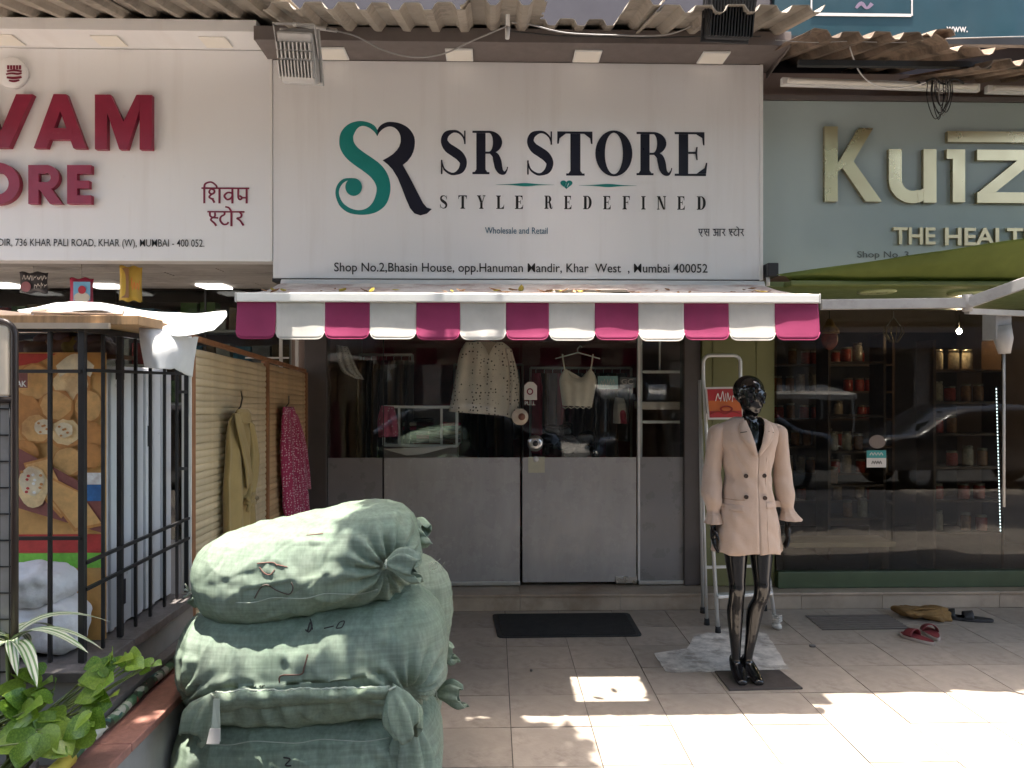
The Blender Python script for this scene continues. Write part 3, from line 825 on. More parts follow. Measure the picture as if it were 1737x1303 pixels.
def disc_at(px, py, rpx, d=.003, y=YG - .002):
    p = P(px, py, y); return MB().lathe([(.001, d), (rpx * y / FPX, d), (rpx * y / FPX, 0)], (p.x, y, p.z), 24, Matrix.Rotation(math.pi / 2, 3, 'X'))
def rect_at(x0, x1, y0, y1, Y, d=.002):
    a, c = P(x0, y1, Y), P(x1, y0, Y); return MB().box(a.x, c.x, Y - d, Y, a.z, c.z)
a, c = P(889, 678.5, YG), P(911, 648, YG)
stk = part('pull_sticker', MB().prism([(a.x, YG - .002, a.z), (c.x, YG - .002, a.z), (c.x, YG - .002, c.z - .03), ((a.x + c.x) / 2 + .02, YG - .002, c.z), ((a.x + c.x) / 2 - .02, YG - .002, c.z), (a.x, YG - .002, c.z - .03)], (0, .001, 0)), M_paper, T2)
part('sticker_ring', fitpx(GL().ring(0, 0, (1, 1), (.62, .62)), 893.5, 904.5, 658.5, 670, YG - .003, .001), M_maroonink, stk)
letters('PULL', 890, 908, 681, 687.5, YG - .002, M_paper, stk, bold=.02)
st2 = part('notice_sticker', rect_at(896, 924, 775, 802, YG - .004, .002), mat('paper_yellowed', (.42, .40, .30), .6, var=.15), T2)
part('sticker_disc', disc_at(909, 779, 5, .002, YG - .0065), M_alup, st2)
part('round_lock', disc_at(882, 707, 14, .03, YG - .001), mat('cream_plastic', (.62, .52, .40), .4), T)
part('lock_centre', disc_at(885, 707, 6, .012, YG - .032), mat('brown_plastic', (.2, .08, .05), .4), T)
T3 = thing('fixed_window', 'narrow fixed glass panel with tall metal rack frame right of the pull door', 'window', (X(1122), YG, ZF))
pane(T3, X(1083), X(1160), M_filmd)
part('bottom_rail', MB().box(X(1083), X(1163), YG - .012, YG + .022, ZF + .001, ZF + .032), M_alu, T3, bevel=.003)
part('edge_frame', MB().box(X(1081.5), X(1085.5), YG - .008, YG + .03, ZF + .034, zS), M_alup, T3)
T4 = thing('fixed_window', 'fixed dark glass panel between the dark pier and the polka dot blouse door', 'window', (X(600), YG, ZF))
pane(T4, X(555.5), X(649.5), M_filmd)
part('seam', MB().box(X(649.6), X(650.9), YG + .001, YG + .008, ZF + .02, zS), M_dark, T4)

# ---------------------------------------------------------------- garments
def garment_mat(name, col, dots=None, scale=60, rough=.85, dr=.27):
    n = NT(name)
    c = n.scale(col, n.mr(n.noise(5, 6), .3, .7, .85, 1.15))
    if dots:
        vo = n.n('ShaderNodeTexVoronoi'); vo.inputs['Scale'].default_value = scale; vo.inputs['Randomness'].default_value = .55
        n.l(n.tc.outputs['Object'], vo.inputs['Vector'])
        c = n.mix(n.mr(vo.outputs['Distance'], dr - .07, dr, 1, 0), c, dots)
    n.l(c, n.b.inputs['Base Color']); n.b.inputs['Roughness'].default_value = rough; n.b.inputs['Specular IOR Level'].default_value = .2
    n.b.inputs['Sheen Weight'].default_value = .2
    n.bump(n.noise(220, 2), .15, .002)
    return n.m
def hung(name, outline_l, outline_r, Y, m, parent, depth=.05, folds=9, amp=.012, seed=0, pl=None, nv=Vector((0, 1, 0)), nm='cloth', neck=0):
    # cloth body between two pixel outlines (lists of (px,py) from top to bottom), front and back as one closed surface
    n = 26
    L = crm([tuple(q) for q in outline_l], 8); Rr = crm([tuple(q) for q in outline_r], 8)
    def at(lst, t):
        f = t * (len(lst) - 1); i = min(int(f), len(lst) - 2); f -= i
        return (lst[i][0] * (1 - f) + lst[i + 1][0] * f, lst[i][1] * (1 - f) + lst[i + 1][1] * f)
    rings = []
    rows = 28
    for j in range(rows):
        t = j / (rows - 1); a = at(L, t); c = at(Rr, t); ring = []
        A, Cc = (pl or P)(a[0], a[1], Y), (pl or P)(c[0], c[1], Y)
        m2 = 2 * n
        for k in range(m2):
            u = k / n if k < n else (2 * n - k) / n
            sgn = -1 if k < n else 1
            q = A.lerp(Cc, u)
            th = depth * .5 * math.sqrt(max(0, 1 - (2 * u - 1) ** 2)) * (.35 + .65 * min(1, t * 3))
            f = amp * math.sin(u * folds * math.pi + seed + 1.5 * math.sin(t * 2 + seed)) * min(1, t * 2) + amp * .7 * noise.noise(Vector((u * 5, t * 6, seed)))
            q += nv * (sgn * th + f)
            if neck: q.z += neck * (math.exp(-((abs(2 * u - 1) - .72) / .16) ** 2) - .75 * max(0, 1 - abs(2 * u - 1) / .8) ** .6) * (1 - t) ** 2.2
            ring.append(q)
        rings.append(ring)
    return part(nm, MB().loft(rings), m, parent)
def hanger(cx, cy, wpx, Y, parent, m=None):
    p = P(cx, cy, Y); w2 = wpx * Y / FPX / 2
    part('hanger', MB().tube([p + Vector((-w2, 0, -.05)), p + Vector((-w2 * .3, 0, -.015)), p, p + Vector((w2 * .3, 0, -.015)), p + Vector((w2, 0, -.05))], .005, 6)
         .tube([p, p + Vector((0, 0, .03)), p + Vector((.02, 0, .055)), p + Vector((.035, 0, .04))], .0025, 6), m or M_blackmet, parent)
M_dot = garment_mat('polka_dot_chiffon', (.72, .62, .52), (.035, .025, .022), 34)
YB = 6.06
T = thing('blouse', 'sheer cream blouse with small black polka dots hanging behind the door glass', 'garment', P(820, 705, YB))
hung('b', [(790, 580), (779, 600), (772, 640), (766, 672), (761, 698)], [(852, 580), (868, 596), (873, 640), (876, 668), (878, 707)], YB, M_dot, T, .10, 8, .012, 1.0, nm='bodice')
hung('s', [(858, 590), (864, 640), (862, 680), (856, 706)], [(868, 592), (880, 640), (881, 680), (876, 712)], YB - .03, M_dot, T, .06, 3, .008, 2.0, nm='sleeve')
part('neck_shadow', fitpx(GL().quad((0, 1), (.3, .55), (.5, 0), (.75, .6), (1, 1)), 815, 843, 580, 603, YB - .062, .002), garment_mat('chiffon_shade', (.34, .26, .2)), T)  # darker flat patch stands for the shade inside the neckline
hanger(821, 573, 60, YB, T)
M_camim = garment_mat('ribbed_cotton', (.66, .58, .48))
T = thing('camisole', 'cream strappy camisole on a clear hanger behind the pull door glass', 'garment', P(980, 692, YB))
hung('c', [(952, 634), (949, 646), (951, 665), (954, 688)], [(1008, 634), (1012, 646), (1009, 665), (1004, 690)], YB, M_camim, T, .09, 7, .006, 3.0, nm='bodice', neck=.05)
for s, (x0, y0, x1, y1) in enumerate(((954, 601, 958, 630), (1006, 601, 1002, 630))):
    part('strap', MB().tube([P(x0, y0, YB), P((x0 + x1) / 2, (y0 + y1) / 2, YB - .01), P(x1, y1, YB - .02)], .006, 6), M_camim, T)
part('lace_hem', MB().tube([P(954 + k * 5, 690 + (k % 2) * 3, YB - .02 - .03 * math.sin(k / 10 * math.pi)) for k in range(11)], .004, 5), M_camim, T)
hanger(980, 598, 76, YB, T, M_alup)

# ---------------------------------------------------------------- inside the SR shop
part('interior_lining', MB().box(-1.44, 1.62, 8.47, 8.497, .13, 2.58), M_maroonwall, BL)
M_g = [garment_mat('garment_%s' % n_, c_) for n_, c_ in (('brown', (.11, .075, .05)), ('plum', (.12, .03, .055)), ('charcoal', (.04, .038, .042)), ('tan', (.30, .2, .12)), ('grey', (.22, .21, .22)), ('pink', (.5, .08, .13)), ('white', (.6, .56, .52)))]
GN = ['brown', 'plum', 'charcoal', 'tan', 'grey', 'pink', 'white']
def rail(x0, x1, y, z, label):
    t = thing('clothes_rail', label, 'clothes rail', ((x0 + x1) / 2, y, .12))
    part('rail_bar', MB().tube([(x0, y, z), (x1, y, z)], .012, 8), M_alup, t)
    for x in (x0, x1):
        part('upright', MB().tube([(x, y, .15), (x, y, z + .002)], .012, 8), M_alup, t)
        part('foot', MB().tube([(x, y - .2, .135), (x, y + .2, .135)], .013, 8), M_alup, t)
    return t
def simple_garment(x, y, zt, zb_, w2, ci, rz):
    def fn(u, v):
        z = zt + (zb_ - zt) * v
        wv = w2 * (.55 + .45 * min(1, v * 6)) * (1 + .15 * v)
        a = 2 * math.pi * u
        xx_ = .035 * math.cos(a) * (1 + .3 * math.sin(a * 4 + v * 3 + ci)); yy_ = wv * math.sin(a)
        return Vector((x + xx_ * math.cos(rz) - yy_ * math.sin(rz), y + xx_ * math.sin(rz) + yy_ * math.cos(rz), z))
    mb = MB().grid(fn, 20, 14, True)
    o = single('garment', mb, M_g[ci], '%s garment on a hanger among the clothes on the shop rails' % GN[ci], 'garment', (x, y, zb_), 'garments on the shop rails')
    ORG[o] = Vector((x, y, zb_))
    part('hanger_hook', MB().tube([(x, y, zt - .03), (x, y, zt + .03), (x + .015, y, zt + .05), (x, y, zt + .055)], .003, 5), M_alup, o)
rail(-1.15, -.70, 6.65, 1.95, 'chrome clothes rail crowded with brown garments behind the fixed dark glass')
for k in range(7): simple_garment(-1.12 + k * .065, 6.65 + R.uniform(-.02, .02), 1.9, R.uniform(.7, 1.1), .2, R.choice((0, 0, 1, 2, 3)), R.uniform(-.2, .2))
rail(.35, 1.3, 7.2, 1.85, 'chrome clothes rail with plum and pink garments behind the pull door')
for k in range(11): simple_garment(.4 + k * .08, 7.2 + R.uniform(-.02, .02), 1.8, R.uniform(.95, 1.2), .2, R.choice((1, 1, 0, 2, 5, 4)), R.uniform(-.2, .2))
rail(-.4, .3, 7.9, 1.9, 'chrome clothes rail by the maroon rear wall of the SR shop')
for k in range(8): simple_garment(-.36 + k * .085, 7.9, 1.85, R.uniform(.9, 1.2), .2, R.choice((0, 2, 3, 4, 6)), R.uniform(-.2, .2))
# the pink and white top at the glass
YP = 6.5
T = thing('garment', 'white and pink top with zip hanging at the end of the door rack', 'garment', P(1050, 718, YP))
hung('g', [(1044, 674), (1041, 690), (1040, 718)], [(1058, 676), (1062, 690), (1063, 718)], YP, M_g[6], T, .1, 3, .01, 1, nm='bodice')
hung('h', [(1050, 696), (1049, 718)], [(1061, 696), (1064, 719)], YP - .03, M_g[5], T, .08, 2, .008, 2, nm='pocket')
# lace shawl
T = thing('lace_shawl', 'white lace shawl draped high behind the fixed dark glass', 'garment', P(590, 640, 6.2))
hung('l', [(570, 585), (572, 610), (580, 630), (602, 642)], [(590, 588), (598, 606), (606, 625), (618, 644)], 6.2, garment_mat('lace', (.55, .52, .5), (.1, .08, .08), 60), T, .06, 5, .012, 4)
# display counter with white frame
T = thing('display_counter', 'glass display counter with pale metal frame standing behind the door glass', 'counter', P(712, 770, 6.35) - Vector((0, 0, 1.0)))
YC = 6.35
fr = MB()
pts = [(651, 690), (775, 691), (775, 757), (651, 755)]
q = [P(x, y, YC) for x, y in pts]
for i in range(4): fr.bar(q[i], q[(i + 1) % 4], .022, .022)
for px in (677, 749): fr.bar(P(px, 691, YC), P(px, 756, YC), .018, .018)
part('front_frame', fr, M_whitemet, T)
fr = MB()
for i in range(4): fr.bar(q[i] + Vector((0, .012, 0)), q[i] + Vector((0, .4, 0)), .018, .018)
part('side_frame', fr, M_whitemet, T)
a, c = P(651, 757, YC), P(775, 690, YC)
part('counter_glass', MB().box(a.x + .012, c.x - .012, YC + .002, YC + .007, a.z + .012, c.z - .012), M_glass, T)
part('base_cabinet', MB().box(a.x, c.x, YC, YC + .42, .125, a.z - .014), M_room, T)
part('counter_back', MB().box(a.x, c.x, YC + .42, YC + .43, a.z, c.z), mat('counter_back', (.24, .22, .23), .5), T)
def folded_stack(x, y, z, n_, base):
    for k in range(n_):
        ci = (base + k) % 7
        def fn(u, v):
            aa = 2 * math.pi * u; b_ = math.pi * (v - .5)
            sq = lambda t: math.copysign(abs(t) ** .4, t)
            return Vector((x + .09 * sq(math.cos(aa)) * math.cos(b_) ** .4, y + .07 * sq(math.sin(aa)) * math.cos(b_) ** .4, z + .018 + k * .036 + .018 * math.sin(b_)))
        single('folded_garment', MB().grid(fn, 16, 7, True), M_g[ci], '%s folded garment stacked inside the display counter' % GN[ci], 'garment', (x, y, z + k * .036), 'folded garments in the counter')
for i, px in enumerate((663, 692, 715, 736, 762)):
    folded_stack(P(px, 750, YC).x, YC + .2, a.z + .012, 4 + i % 3, i * 2)
# bulk dress (pink) behind counter glass edge
T = thing('garment', 'pink floral garment hanging in front of the display counter', 'garment', P(660, 745, 6.25))
hung('pk', [(647, 688), (640, 715), (642, 742)], [(668, 690), (674, 712), (676, 740)], 6.2, garment_mat('pink_floral', (.42, .10, .16), (.6, .45, .45), 40), T, .07, 4, .01, 6)
# pale sheet of cardboard and mug on the sill
single('cardboard_sheet', MB().add([P(652, 762, 6.03), P(770, 757, 6.03), P(716, 771, 6.0), P(690, 773, 6.0)], [(0, 1, 2, 3)]), M_paper, 'pale paper sheet lying against the lower door glass', 'paper', solid=.004)
# black office chair seen through the dark film
T = thing('office_chair', 'black mesh office chair behind the fixed dark glass', 'chair', P(613, 850, 6.3) - Vector((0, 0, .55)))
zc0 = ORG[T].z
cb = P(613, 830, 6.3)
def cbk(u, v):
    aa = 2 * math.pi * u; b_ = math.pi * (v - .5); sq = lambda t: math.copysign(abs(t) ** .5, t)
    return cb + Vector((.17 * sq(math.cos(aa)) * math.cos(b_) ** .5, .03 * sq(math.sin(aa)) * math.cos(b_) ** .5 + .02 * math.cos(aa) ** 2, .2 * sq(math.sin(b_))))
part('backrest', MB().grid(cbk, 24, 12, True), M_rubber, T)
part('seat', MB().ell(cb + Vector((0, .25, -.33)), (.23, .22, .05)), M_rubber, T)
part('column', MB().tube([cb + Vector((0, .25, -.36)), cb + Vector((0, .25, -.72))], .025), M_blackmet, T)
# black dressed figure of shiny bags and scooter-like clutter beyond the knob
T = thing('handbag_heap', 'heap of shiny black handbags on a low table behind the pull door', 'bags', P(955, 775, 6.4))
for k in range(14):
    p = P(925 + R.uniform(0, 70), 765 - R.uniform(0, 45) * (1 - abs(k - 7) / 10), 6.3 + R.uniform(0, .25))
    part('handbag', MB().ell(p, (R.uniform(.05, .1), .04, R.uniform(.04, .07)), 12, 8, Matrix.Rotation(R.uniform(-.6, .6), 3, 'Y')), mat('black_patent', (.012, .012, .013), .15), T)
part('table_top', MB().box(.2, .75, 6.25, 6.75, ORG[T].z - .1, ORG[T].z - .07), M_room, T)
# posters inside
def poster(name, px0, px1, py0, py1, Y, col, label, marks=()):
    t = thing(name, label, 'poster', P((px0 + px1) / 2, py1, Y))
    part('sheet', rect_at(px0, px1, py0, py1, Y, .004), mat(name + '_paper', col, .5, var=.08), t)
    for k, (g_, x0, x1, y0, y1, m_) in enumerate(marks):
        part('print', fitpx(g_, x0, x1, y0, y1, Y - .005 - k * .0012, .001), m_, t)
    return t
M_tealp = mat('poster_teal', (.25, .42, .44), .5)
def scrawl(sd, n_=5):
    r_ = random.Random(sd); g = GL()
    for k in range(n_): g.ribbon([(k + r_.uniform(-.2, .2), r_.uniform(0, .3), .12), (k + .3, r_.uniform(.5, 1), .14), (k + .6, r_.uniform(0, .5), .12), (k + .9, r_.uniform(.3, .9), .1)], 4)
    return g
poster('teal_notice', 1014, 1048, 638, 660, 6.12, (.30, .48, .49), 'pale teal notice stuck inside the pull door glass', ((scrawl(3), 1018, 1044, 642, 656, M_paper),))
poster('grey_notice', 1051, 1079, 640, 658, 6.3, (.16, .16, .17), 'grey notice with pale lettering behind the pull door glass', ((text_mb('GC', .02), 1054, 1074, 643, 652, M_paper),))
# metal rack frame behind the side window
T = thing('metal_rack', 'slim aluminium rack frame behind the narrow fixed glass panel', 'rack', (X(1122), 6.1, .13))
for px in (1087, 1157): part('post', MB().bar(P(px, 575, 6.08), P(px, 990, 6.08), .02, .02), M_alup, T)
for py in (631, 716): part('crossbar', MB().bar(P(1090, py, 6.08), P(1155, py, 6.08), .018, .022), M_alup, T)
part('post', MB().bar(P(1119, 575, 6.12), P(1119, 628, 6.12), .014, .014), M_alup, T)
part('shelf', MB().box(P(1088, 680, 6.1).x, P(1156, 680, 6.1).x, 6.1, 6.4, P(1100, 682, 6.1).z - .06, P(1100, 682, 6.1).z), mat('cream_shelf', (.50, .42, .36), .5), T)

# ================================================================ right hand shop: dark glass, green base, shelves of jars
YR = 5.86
XK = lambda px, y=YR: P(px, 800, y).x
T = thing('glass_front', 'dark frameless glass front of the right hand shop on a green base rail', 'window', (3.4, YR, .125))
part('base_rail', MB().box(2.187, 5.15, YR - .03, YR + .05, .127, P(1500, 968, YR).z), mat('green_base', (.05, .08, .04), .4, var=.15), T, bevel=.004)
zk0 = P(1500, 968, YR).z + .002
xs_ = [2.187, XK(1513), XK(1700), 4.2, 5.15]
for k in range(4): part('glass_pane', MB().box(xs_[k] + .002, xs_[k + 1] - .002, YR, YR + .01, zk0, zK - .004), M_glassd, T)
nb = part('opening_sticker', rect_at(1470, 1503, 764, 793, YR - .002, .002), M_paper, T)
part('sticker_band', rect_at(1470, 1503, 764, 777, YR - .0045, .001), mat('sticker_teal', (.03, .25, .24), .4), nb)
M_scr = M_paper
part('print', fitpx(GL().ribbon([(k * .5, (k % 2) * 1.0, .22) for k in range(9)], 2), 1475, 1498, 767, 773, YR - .006, .001), M_paper, nb)
part('print', fitpx(GL().ribbon([(k * .5, (k % 2) * 1.0, .3) for k in range(9)], 2), 1478, 1496, 781, 788, YR - .005, .001), M_black, nb)
part('oval_sticker', fitpx(GL().disc(0, 0, 1, 1), 1474, 1502, 738, 761, YR - .003, .001), mat('sticker_brown', (.16, .12, .1), .5), T)
# interior shelving
M_klin = mat('shop_dimming_sheet', (.045, .035, .03), .6)  # near-black sheets added over walls and floor to dim the interior
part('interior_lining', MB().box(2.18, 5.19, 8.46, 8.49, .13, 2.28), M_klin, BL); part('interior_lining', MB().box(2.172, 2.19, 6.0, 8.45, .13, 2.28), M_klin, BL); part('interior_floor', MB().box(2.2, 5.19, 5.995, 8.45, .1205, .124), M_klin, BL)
M_wood = mat('dark_wood_shelf', (.10, .055, .03), .5, var=.25, vs=4, stretch=(1, 8, 8))
M_jarg = mat('jar_amber', (.26, .12, .05), .2, var=.3, vs=30); M_jarr = mat('jar_red', (.35, .05, .03), .25, var=.3, vs=30); M_jarc = mat('jar_clear_grain', (.42, .34, .24), .2, var=.4, vs=40); M_lid = mat('jar_lid', (.35, .3, .22), .3, metal=.6)
def jar_me(m_, r_, h_):
    mb = MB().lathe([(.001, 0), (r_, 0), (r_ * 1.02, .01), (r_ * 1.02, h_ * .78), (r_ * .8, h_ * .86), (r_ * .8, h_ * .87)], n=12)
    me = raw_mesh('jar', mb); me.materials.append(m_); return me
JM = [(jar_me(M_jarg, .04, .15), 'amber', .04, .15), (jar_me(M_jarr, .045, .13), 'red', .045, .13), (jar_me(M_jarc, .042, .17), 'grain filled', .042, .17)]
lid_me = {}
for me, nm_, r_, h_ in JM:
    q = raw_mesh('lid', MB().lathe([(.001, h_), (r_ * .9, h_), (r_ * .9, h_ * .87), (r_ * .82, h_ * .868)], n=12)); q.materials.append(M_lid); lid_me[nm_] = q
def jar(x, y, z, where):
    me, nm_, r_, h_ = R.choice(JM)
    o = bpy.data.objects.new('jar', me); C.objects.link(o); o.location = (x, y, z)
    tag(o, '%s jar with metal lid standing on %s' % (nm_, where), 'jar', 'jars on the shelves of the right hand shop')
    l = bpy.data.objects.new('lid', lid_me[nm_]); C.objects.link(l); l.parent = o
def shelf_unit(x0, x1, y, zs, label, where, fill=.8, jars=True):
    t = thing('shelf_unit', label, 'shelf', ((x0 + x1) / 2, y, .125))
    for x in (x0, x1): part('upright', MB().box(x - .012, x + .012, y - .13, y + .13, .126, max(zs) + .25), M_wood, t)
    for z in zs:
        part('shelf_board', MB().box(x0 + .013, x1 - .013, y - .13, y + .13, z - .02, z), M_wood, t)
        x = x0 + .07
        while jars and x < x1 - .06:
            if R.random() < fill: jar(x, y - .05, z + .0005, where)
            x += R.uniform(.095, .14)
    return t
shelf_unit(2.3, 3.95, 7.6, [.55, .82, 1.09, 1.36, 1.63, 1.9], 'dark wooden shelf unit with rows of jars deep in the right hand shop', 'the deep rear shelves')
shelf_unit(3.72, 4.3, 6.5, [.45, .72, 1.0, 1.28, 1.55, 1.82], 'tall shelf unit packed with jars close behind the glass', 'the shelves beside the light strip')
shelf_unit(3.0, 3.5, 6.9, [.5, .8, 1.1, 1.42, 1.9], 'open glass shelf unit with few jars and trays', 'the half empty open shelves', .55)
# light strip of dots, glowing bulb
T = thing('led_strip', 'vertical strip of small white lights beside the tall jar shelf', 'light strip', P(1693, 900, 6.3))
n_ = 44
pl = MB().bar(P(1690, 655, 6.32), P(1699, 905, 6.32), .012, .012)
part('strip_profile', pl, M_blackmet, T)
dots = MB()
for k in range(n_):
    p = P(1690, 660, 6.3).lerp(P(1697, 900, 6.3), k / (n_ - 1)); dots.ell(p, (.006, .004, .008), 8, 5)
part('lights', dots, emit('led_dots', (.8, .95, 1), .9), T, kind='stuff')
T = thing('bulb_lamp', 'small bare glowing bulb hanging in the right hand shop', 'lamp', P(1627, 566, 6.4))
p = P(1627, 562, 6.4)
part('bulb', MB().ell(p, (.02, .02, .024)), emit('bulb_glow', (1, .74, .45), 110), T)
part('cord', MB().tube([p + Vector((0, 0, .02)), (p.x, p.y, zK)], .004, 6), M_dcable, T)
T = thing('hanging_mask', 'round red and gold mask ornament hanging behind the glass', 'ornament', P(1407, 590, 6.1))
p = P(1407, 575, 6.1)
part('face', MB().ell(p, (.07, .035, .09)), mat('mask_red', (.3, .06, .03), .4, var=.5, vs=18), T)
part('crown', MB().lathe([(.02, .16), (.04, .11), (.075, .07), (.075, .04)], p, 14), mat('mask_gold', (.4, .2, .06), .4, var=.5, vs=25), T)
part('string', MB().tube([p + Vector((0, 0, .15)), (p.x, p.y, zK)], .003, 5), M_dcable, T)
T = thing('hanging_basket', 'small wire basket bag hanging on a hook behind the glass', 'basket', P(1516, 580, 6.1))
p = P(1516, 565, 6.1)
bk = MB()
for k in range(12):
    aa = 2 * math.pi * k / 12; bk.tube([p + Vector((.075 * math.cos(aa), .04 * math.sin(aa), .05)), p + Vector((.085 * math.cos(aa), .045 * math.sin(aa), 0)), p + Vector((.03 * math.cos(aa), .02 * math.sin(aa), -.075))], .004, 5)
part('wire_body', bk, mat('brass_wire', (.35, .26, .12), .4, metal=.7), T, kind='stuff')
part('hook', MB().tube([p + Vector((-.06, 0, .05)), p + Vector((0, 0, .13)), p + Vector((.06, 0, .05))], .004, 5).tube([p + Vector((0, 0, .13)), (p.x, p.y, zK)], .003, 5), M_alup, T)
# a counter and low bench glimpsed inside
T = thing('low_bench', 'pale wooden bench standing low inside the right hand shop', 'bench', (2.75, 6.3, .125))
part('seat', MB().box(2.25, 3.3, 6.2, 6.5, .36, .40), mat('bench_wood', (.42, .30, .18), .5, var=.2, stretch=(1, 8, 8)), T, bevel=.004)
for x in (2.32, 3.2): part('leg', MB().box(x, x + .06, 6.24, 6.46, .125, .359), M_wood, T)

# ================================================================ left hand shop: glazed front with goods
YL = 5.95
T = thing('glass_front', 'glass front of the left hand shop behind the iron cage', 'window', (-3, YL, .1))
part('glass_pane', MB().box(-4.69, -2.9, YL, YL + .01, .5, zL), M_glassd, T); part('glass_pane', MB().box(-2.89, -1.565, YL, YL + .01, .5, zL), M_glassd, T)
part('mullion', MB().box(P(349, 520, YL).x - .006, P(349, 520, YL).x + .006, YL - .012, YL - .001, .5, P(349, 487, YL).z), M_blackmet, T)
part('head_bar', MB().box(-2.9, P(349, 520, YL).x + .006, YL - .012, YL - .001, P(349, 487, YL).z + .001, P(349, 487, YL).z + .014), M_blackmet, T)
part('sill_wall', MB().box(-4.69, -1.565, YL - .02, YL + .08, .0, .499), M_conc, T)
for px in (505, 478): part('frame_bar', MB().box(P(px, 600, YL).x - .012, P(px, 600, YL).x + .012, YL - .03, YL - .013, .5, P(px, 575, YL).z), M_alup, T)
part('frame_bar', MB().box(-1.9, -1.57, YL - .03, YL - .013, P(500, 606, YL).z - .012, P(500, 606, YL).z), M_alup, T)
M_pk = [mat('packet_%s' % n_, c_, .35, var=.35, vs=16) for n_, c_ in (('green', (.10, .18, .05)), ('blue', (.06, .2, .32)), ('grey', (.25, .25, .26)), ('brown', (.2, .13, .07)), ('white', (.45, .44, .42)), ('red', (.3, .04, .04)))]
PN = ['green', 'blue', 'grey', 'brown', 'white', 'red']
t = thing('shelf_unit', 'long shelf of boxed goods behind the left shop glass', 'shelf', (-3, 6.2, .1))
for z in (1.55, 1.85, 2.12):
    part('shelf_board', MB().box(-4.6, -1.6, 6.05, 6.35, z - .02, z), M_alup, t)
    x = -4.5
    while x < -1.7:
        w_, h_ = R.uniform(.07, .16), R.uniform(.14, .22); ci = R.randrange(6)
        h_ = min(h_, zL - z - .04) if z > 2 else h_
        o = single('goods_box', MB().box(x, x + w_, 6.08, 6.2, z + .0005, z + h_), M_pk[ci], '%s printed goods box on the long shelf behind the left shop glass' % PN[ci], 'box', None, 'boxes behind the left shop glass', bevel=.004)
        x += w_ + R.uniform(.004, .03)
part('shelf_end', MB().box(-1.6, -1.58, 6.05, 6.35, .12, 2.3), M_alup, t)
# packets hanging under the plank soffit
def hung_packet(px0, px1, py0, py1, Y, col, label, prints, twist=.0):
    a, c = P(px0, py1, Y), P(px1, py0, Y)
    t = thing('hanging_packet', label, 'packet', ((a.x + c.x) / 2, Y, a.z))
    cx, cz, w2, h2 = (a.x + c.x) / 2, (a.z + c.z) / 2, (c.x - a.x) / 2, (c.z - a.z) / 2
    def fn(s):
        def f(u, v):
            xx_ = (2 * u - 1); zz_ = (2 * v - 1)
            return Vector((cx + w2 * xx_ * (1 - .06 * (1 - zz_ * zz_)), Y + s * .022 * math.sqrt(max(0, 1 - zz_ ** 4)) * math.sqrt(max(0, 1 - xx_ ** 4)) + twist * xx_, cz + h2 * zz_ + .006 * math.sin(xx_ * 6)))
        return f
    mb = MB().grid(fn(-1), 12, 14); mb.grid(fn(1), 12, 14)
    bag = part('pouch', mb, col, t)
    for k, (g_, x0, x1, y0, y1, m_) in enumerate(prints):
        part('print', fitpx(g_, px0 + (px1 - px0) * x0, px0 + (px1 - px0) * x1, py0 + (py1 - py0) * y0, py0 + (py1 - py0) * y1, Y - .027 - k * .002, .001), m_, t)
    part('string', MB().tube([(cx, Y, c.z), (cx, Y, zL + .01)], .002, 5), M_cable, t)
cp = lambda n_, c_: mat(n_, c_, .4, var=.1)
hung_packet(33, 82, 462, 497, 4.85, cp('pk_dark', (.05, .045, .05)), 'dark packet with white block lettering hanging under the plank soffit', ((scrawl(21, 7), .1, .95, .12, .42, M_paper), (GL().disc(0, 0, 1, 1), .05, .4, .45, .95, cp('pk_pink', (.35, .14, .16))), (scrawl(22, 4), .5, .95, .5, .8, M_paper)))
hung_packet(118, 159, 472, 515, 4.75, cp('pk_red', (.42, .02, .07)), 'red framed packet with pale blue picture hanging under the plank soffit', ((GL().rect(0, 1, 0, 1), .16, .86, .14, .88, cp('pk_sky', (.18, .42, .62))), (GL().disc(0, 0, 1, 1), .18, .84, .55, .98, cp('pk_cream', (.6, .52, .4))), (GL().disc(0, 0, 1, .8), .35, .68, .3, .62, cp('pk_red2', (.45, .02, .03)))))
hung_packet(205, 239, 452, 511, 4.7, cp('pk_yellow', (.62, .40, .06)), 'tall yellow packet with orange lettering hanging under the plank soffit', ((GL().rect(0, 1, 0, 1), .04, .4, .05, .9, cp('pk_brown', (.28, .14, .05))), (scrawl(23, 3), .5, .95, .3, .7, cp('pk_orange', (.7, .16, .02)))), .02)
# ================================================================ left side: planter, ledge, cage, goods
XP = -1.44
def PXp(px, py, Xv):
    d = ray(px, py); return Vector((0, 0, CAMZ)) + d * (Xv / d.x)
M_pink = mat('pink_granite', (.36, .17, .13), .5, var=.22, vs=30, dirt=((.2, .1, .08), 6, .5, .7, .5), bump=.15, bs=90)
M_granite = mat('grey_granite', (.14, .125, .12), .45, var=.25, vs=25, dirt=((.08, .07, .065), 4, .5, .7, .5))
M_plaster = mat('planter_plaster', (.30, .29, .27), .8, var=.2, vs=3, dirt=((.16, .15, .13), 3, .5, .7, .6), bump=.3, bs=25)
M_soil = mat('soil', (.075, .05, .035), .95, var=.5, vs=14, bump=1, bs=40)
T = thing('planter', 'plastered planter box with pink granite coping beside the green sacks', 'planter', (-2.1, 2.2, 0))
part('side_wall', MB().box(-1.325, -1.215, 1.2, 3.60, 0, .469), M_plaster, T)
yy = 1.2
for L in (.66, .7, .62, .42):
    part('coping_slab', MB().box(-1.345, -1.192, yy + .0015, yy + L - .0015, .47, .5), M_pink, T, bevel=.004)
    yy += L
part('front_wall', MB().box(-3.3, -1.326, 1.2, 1.3, 0, .46), M_plaster, T)
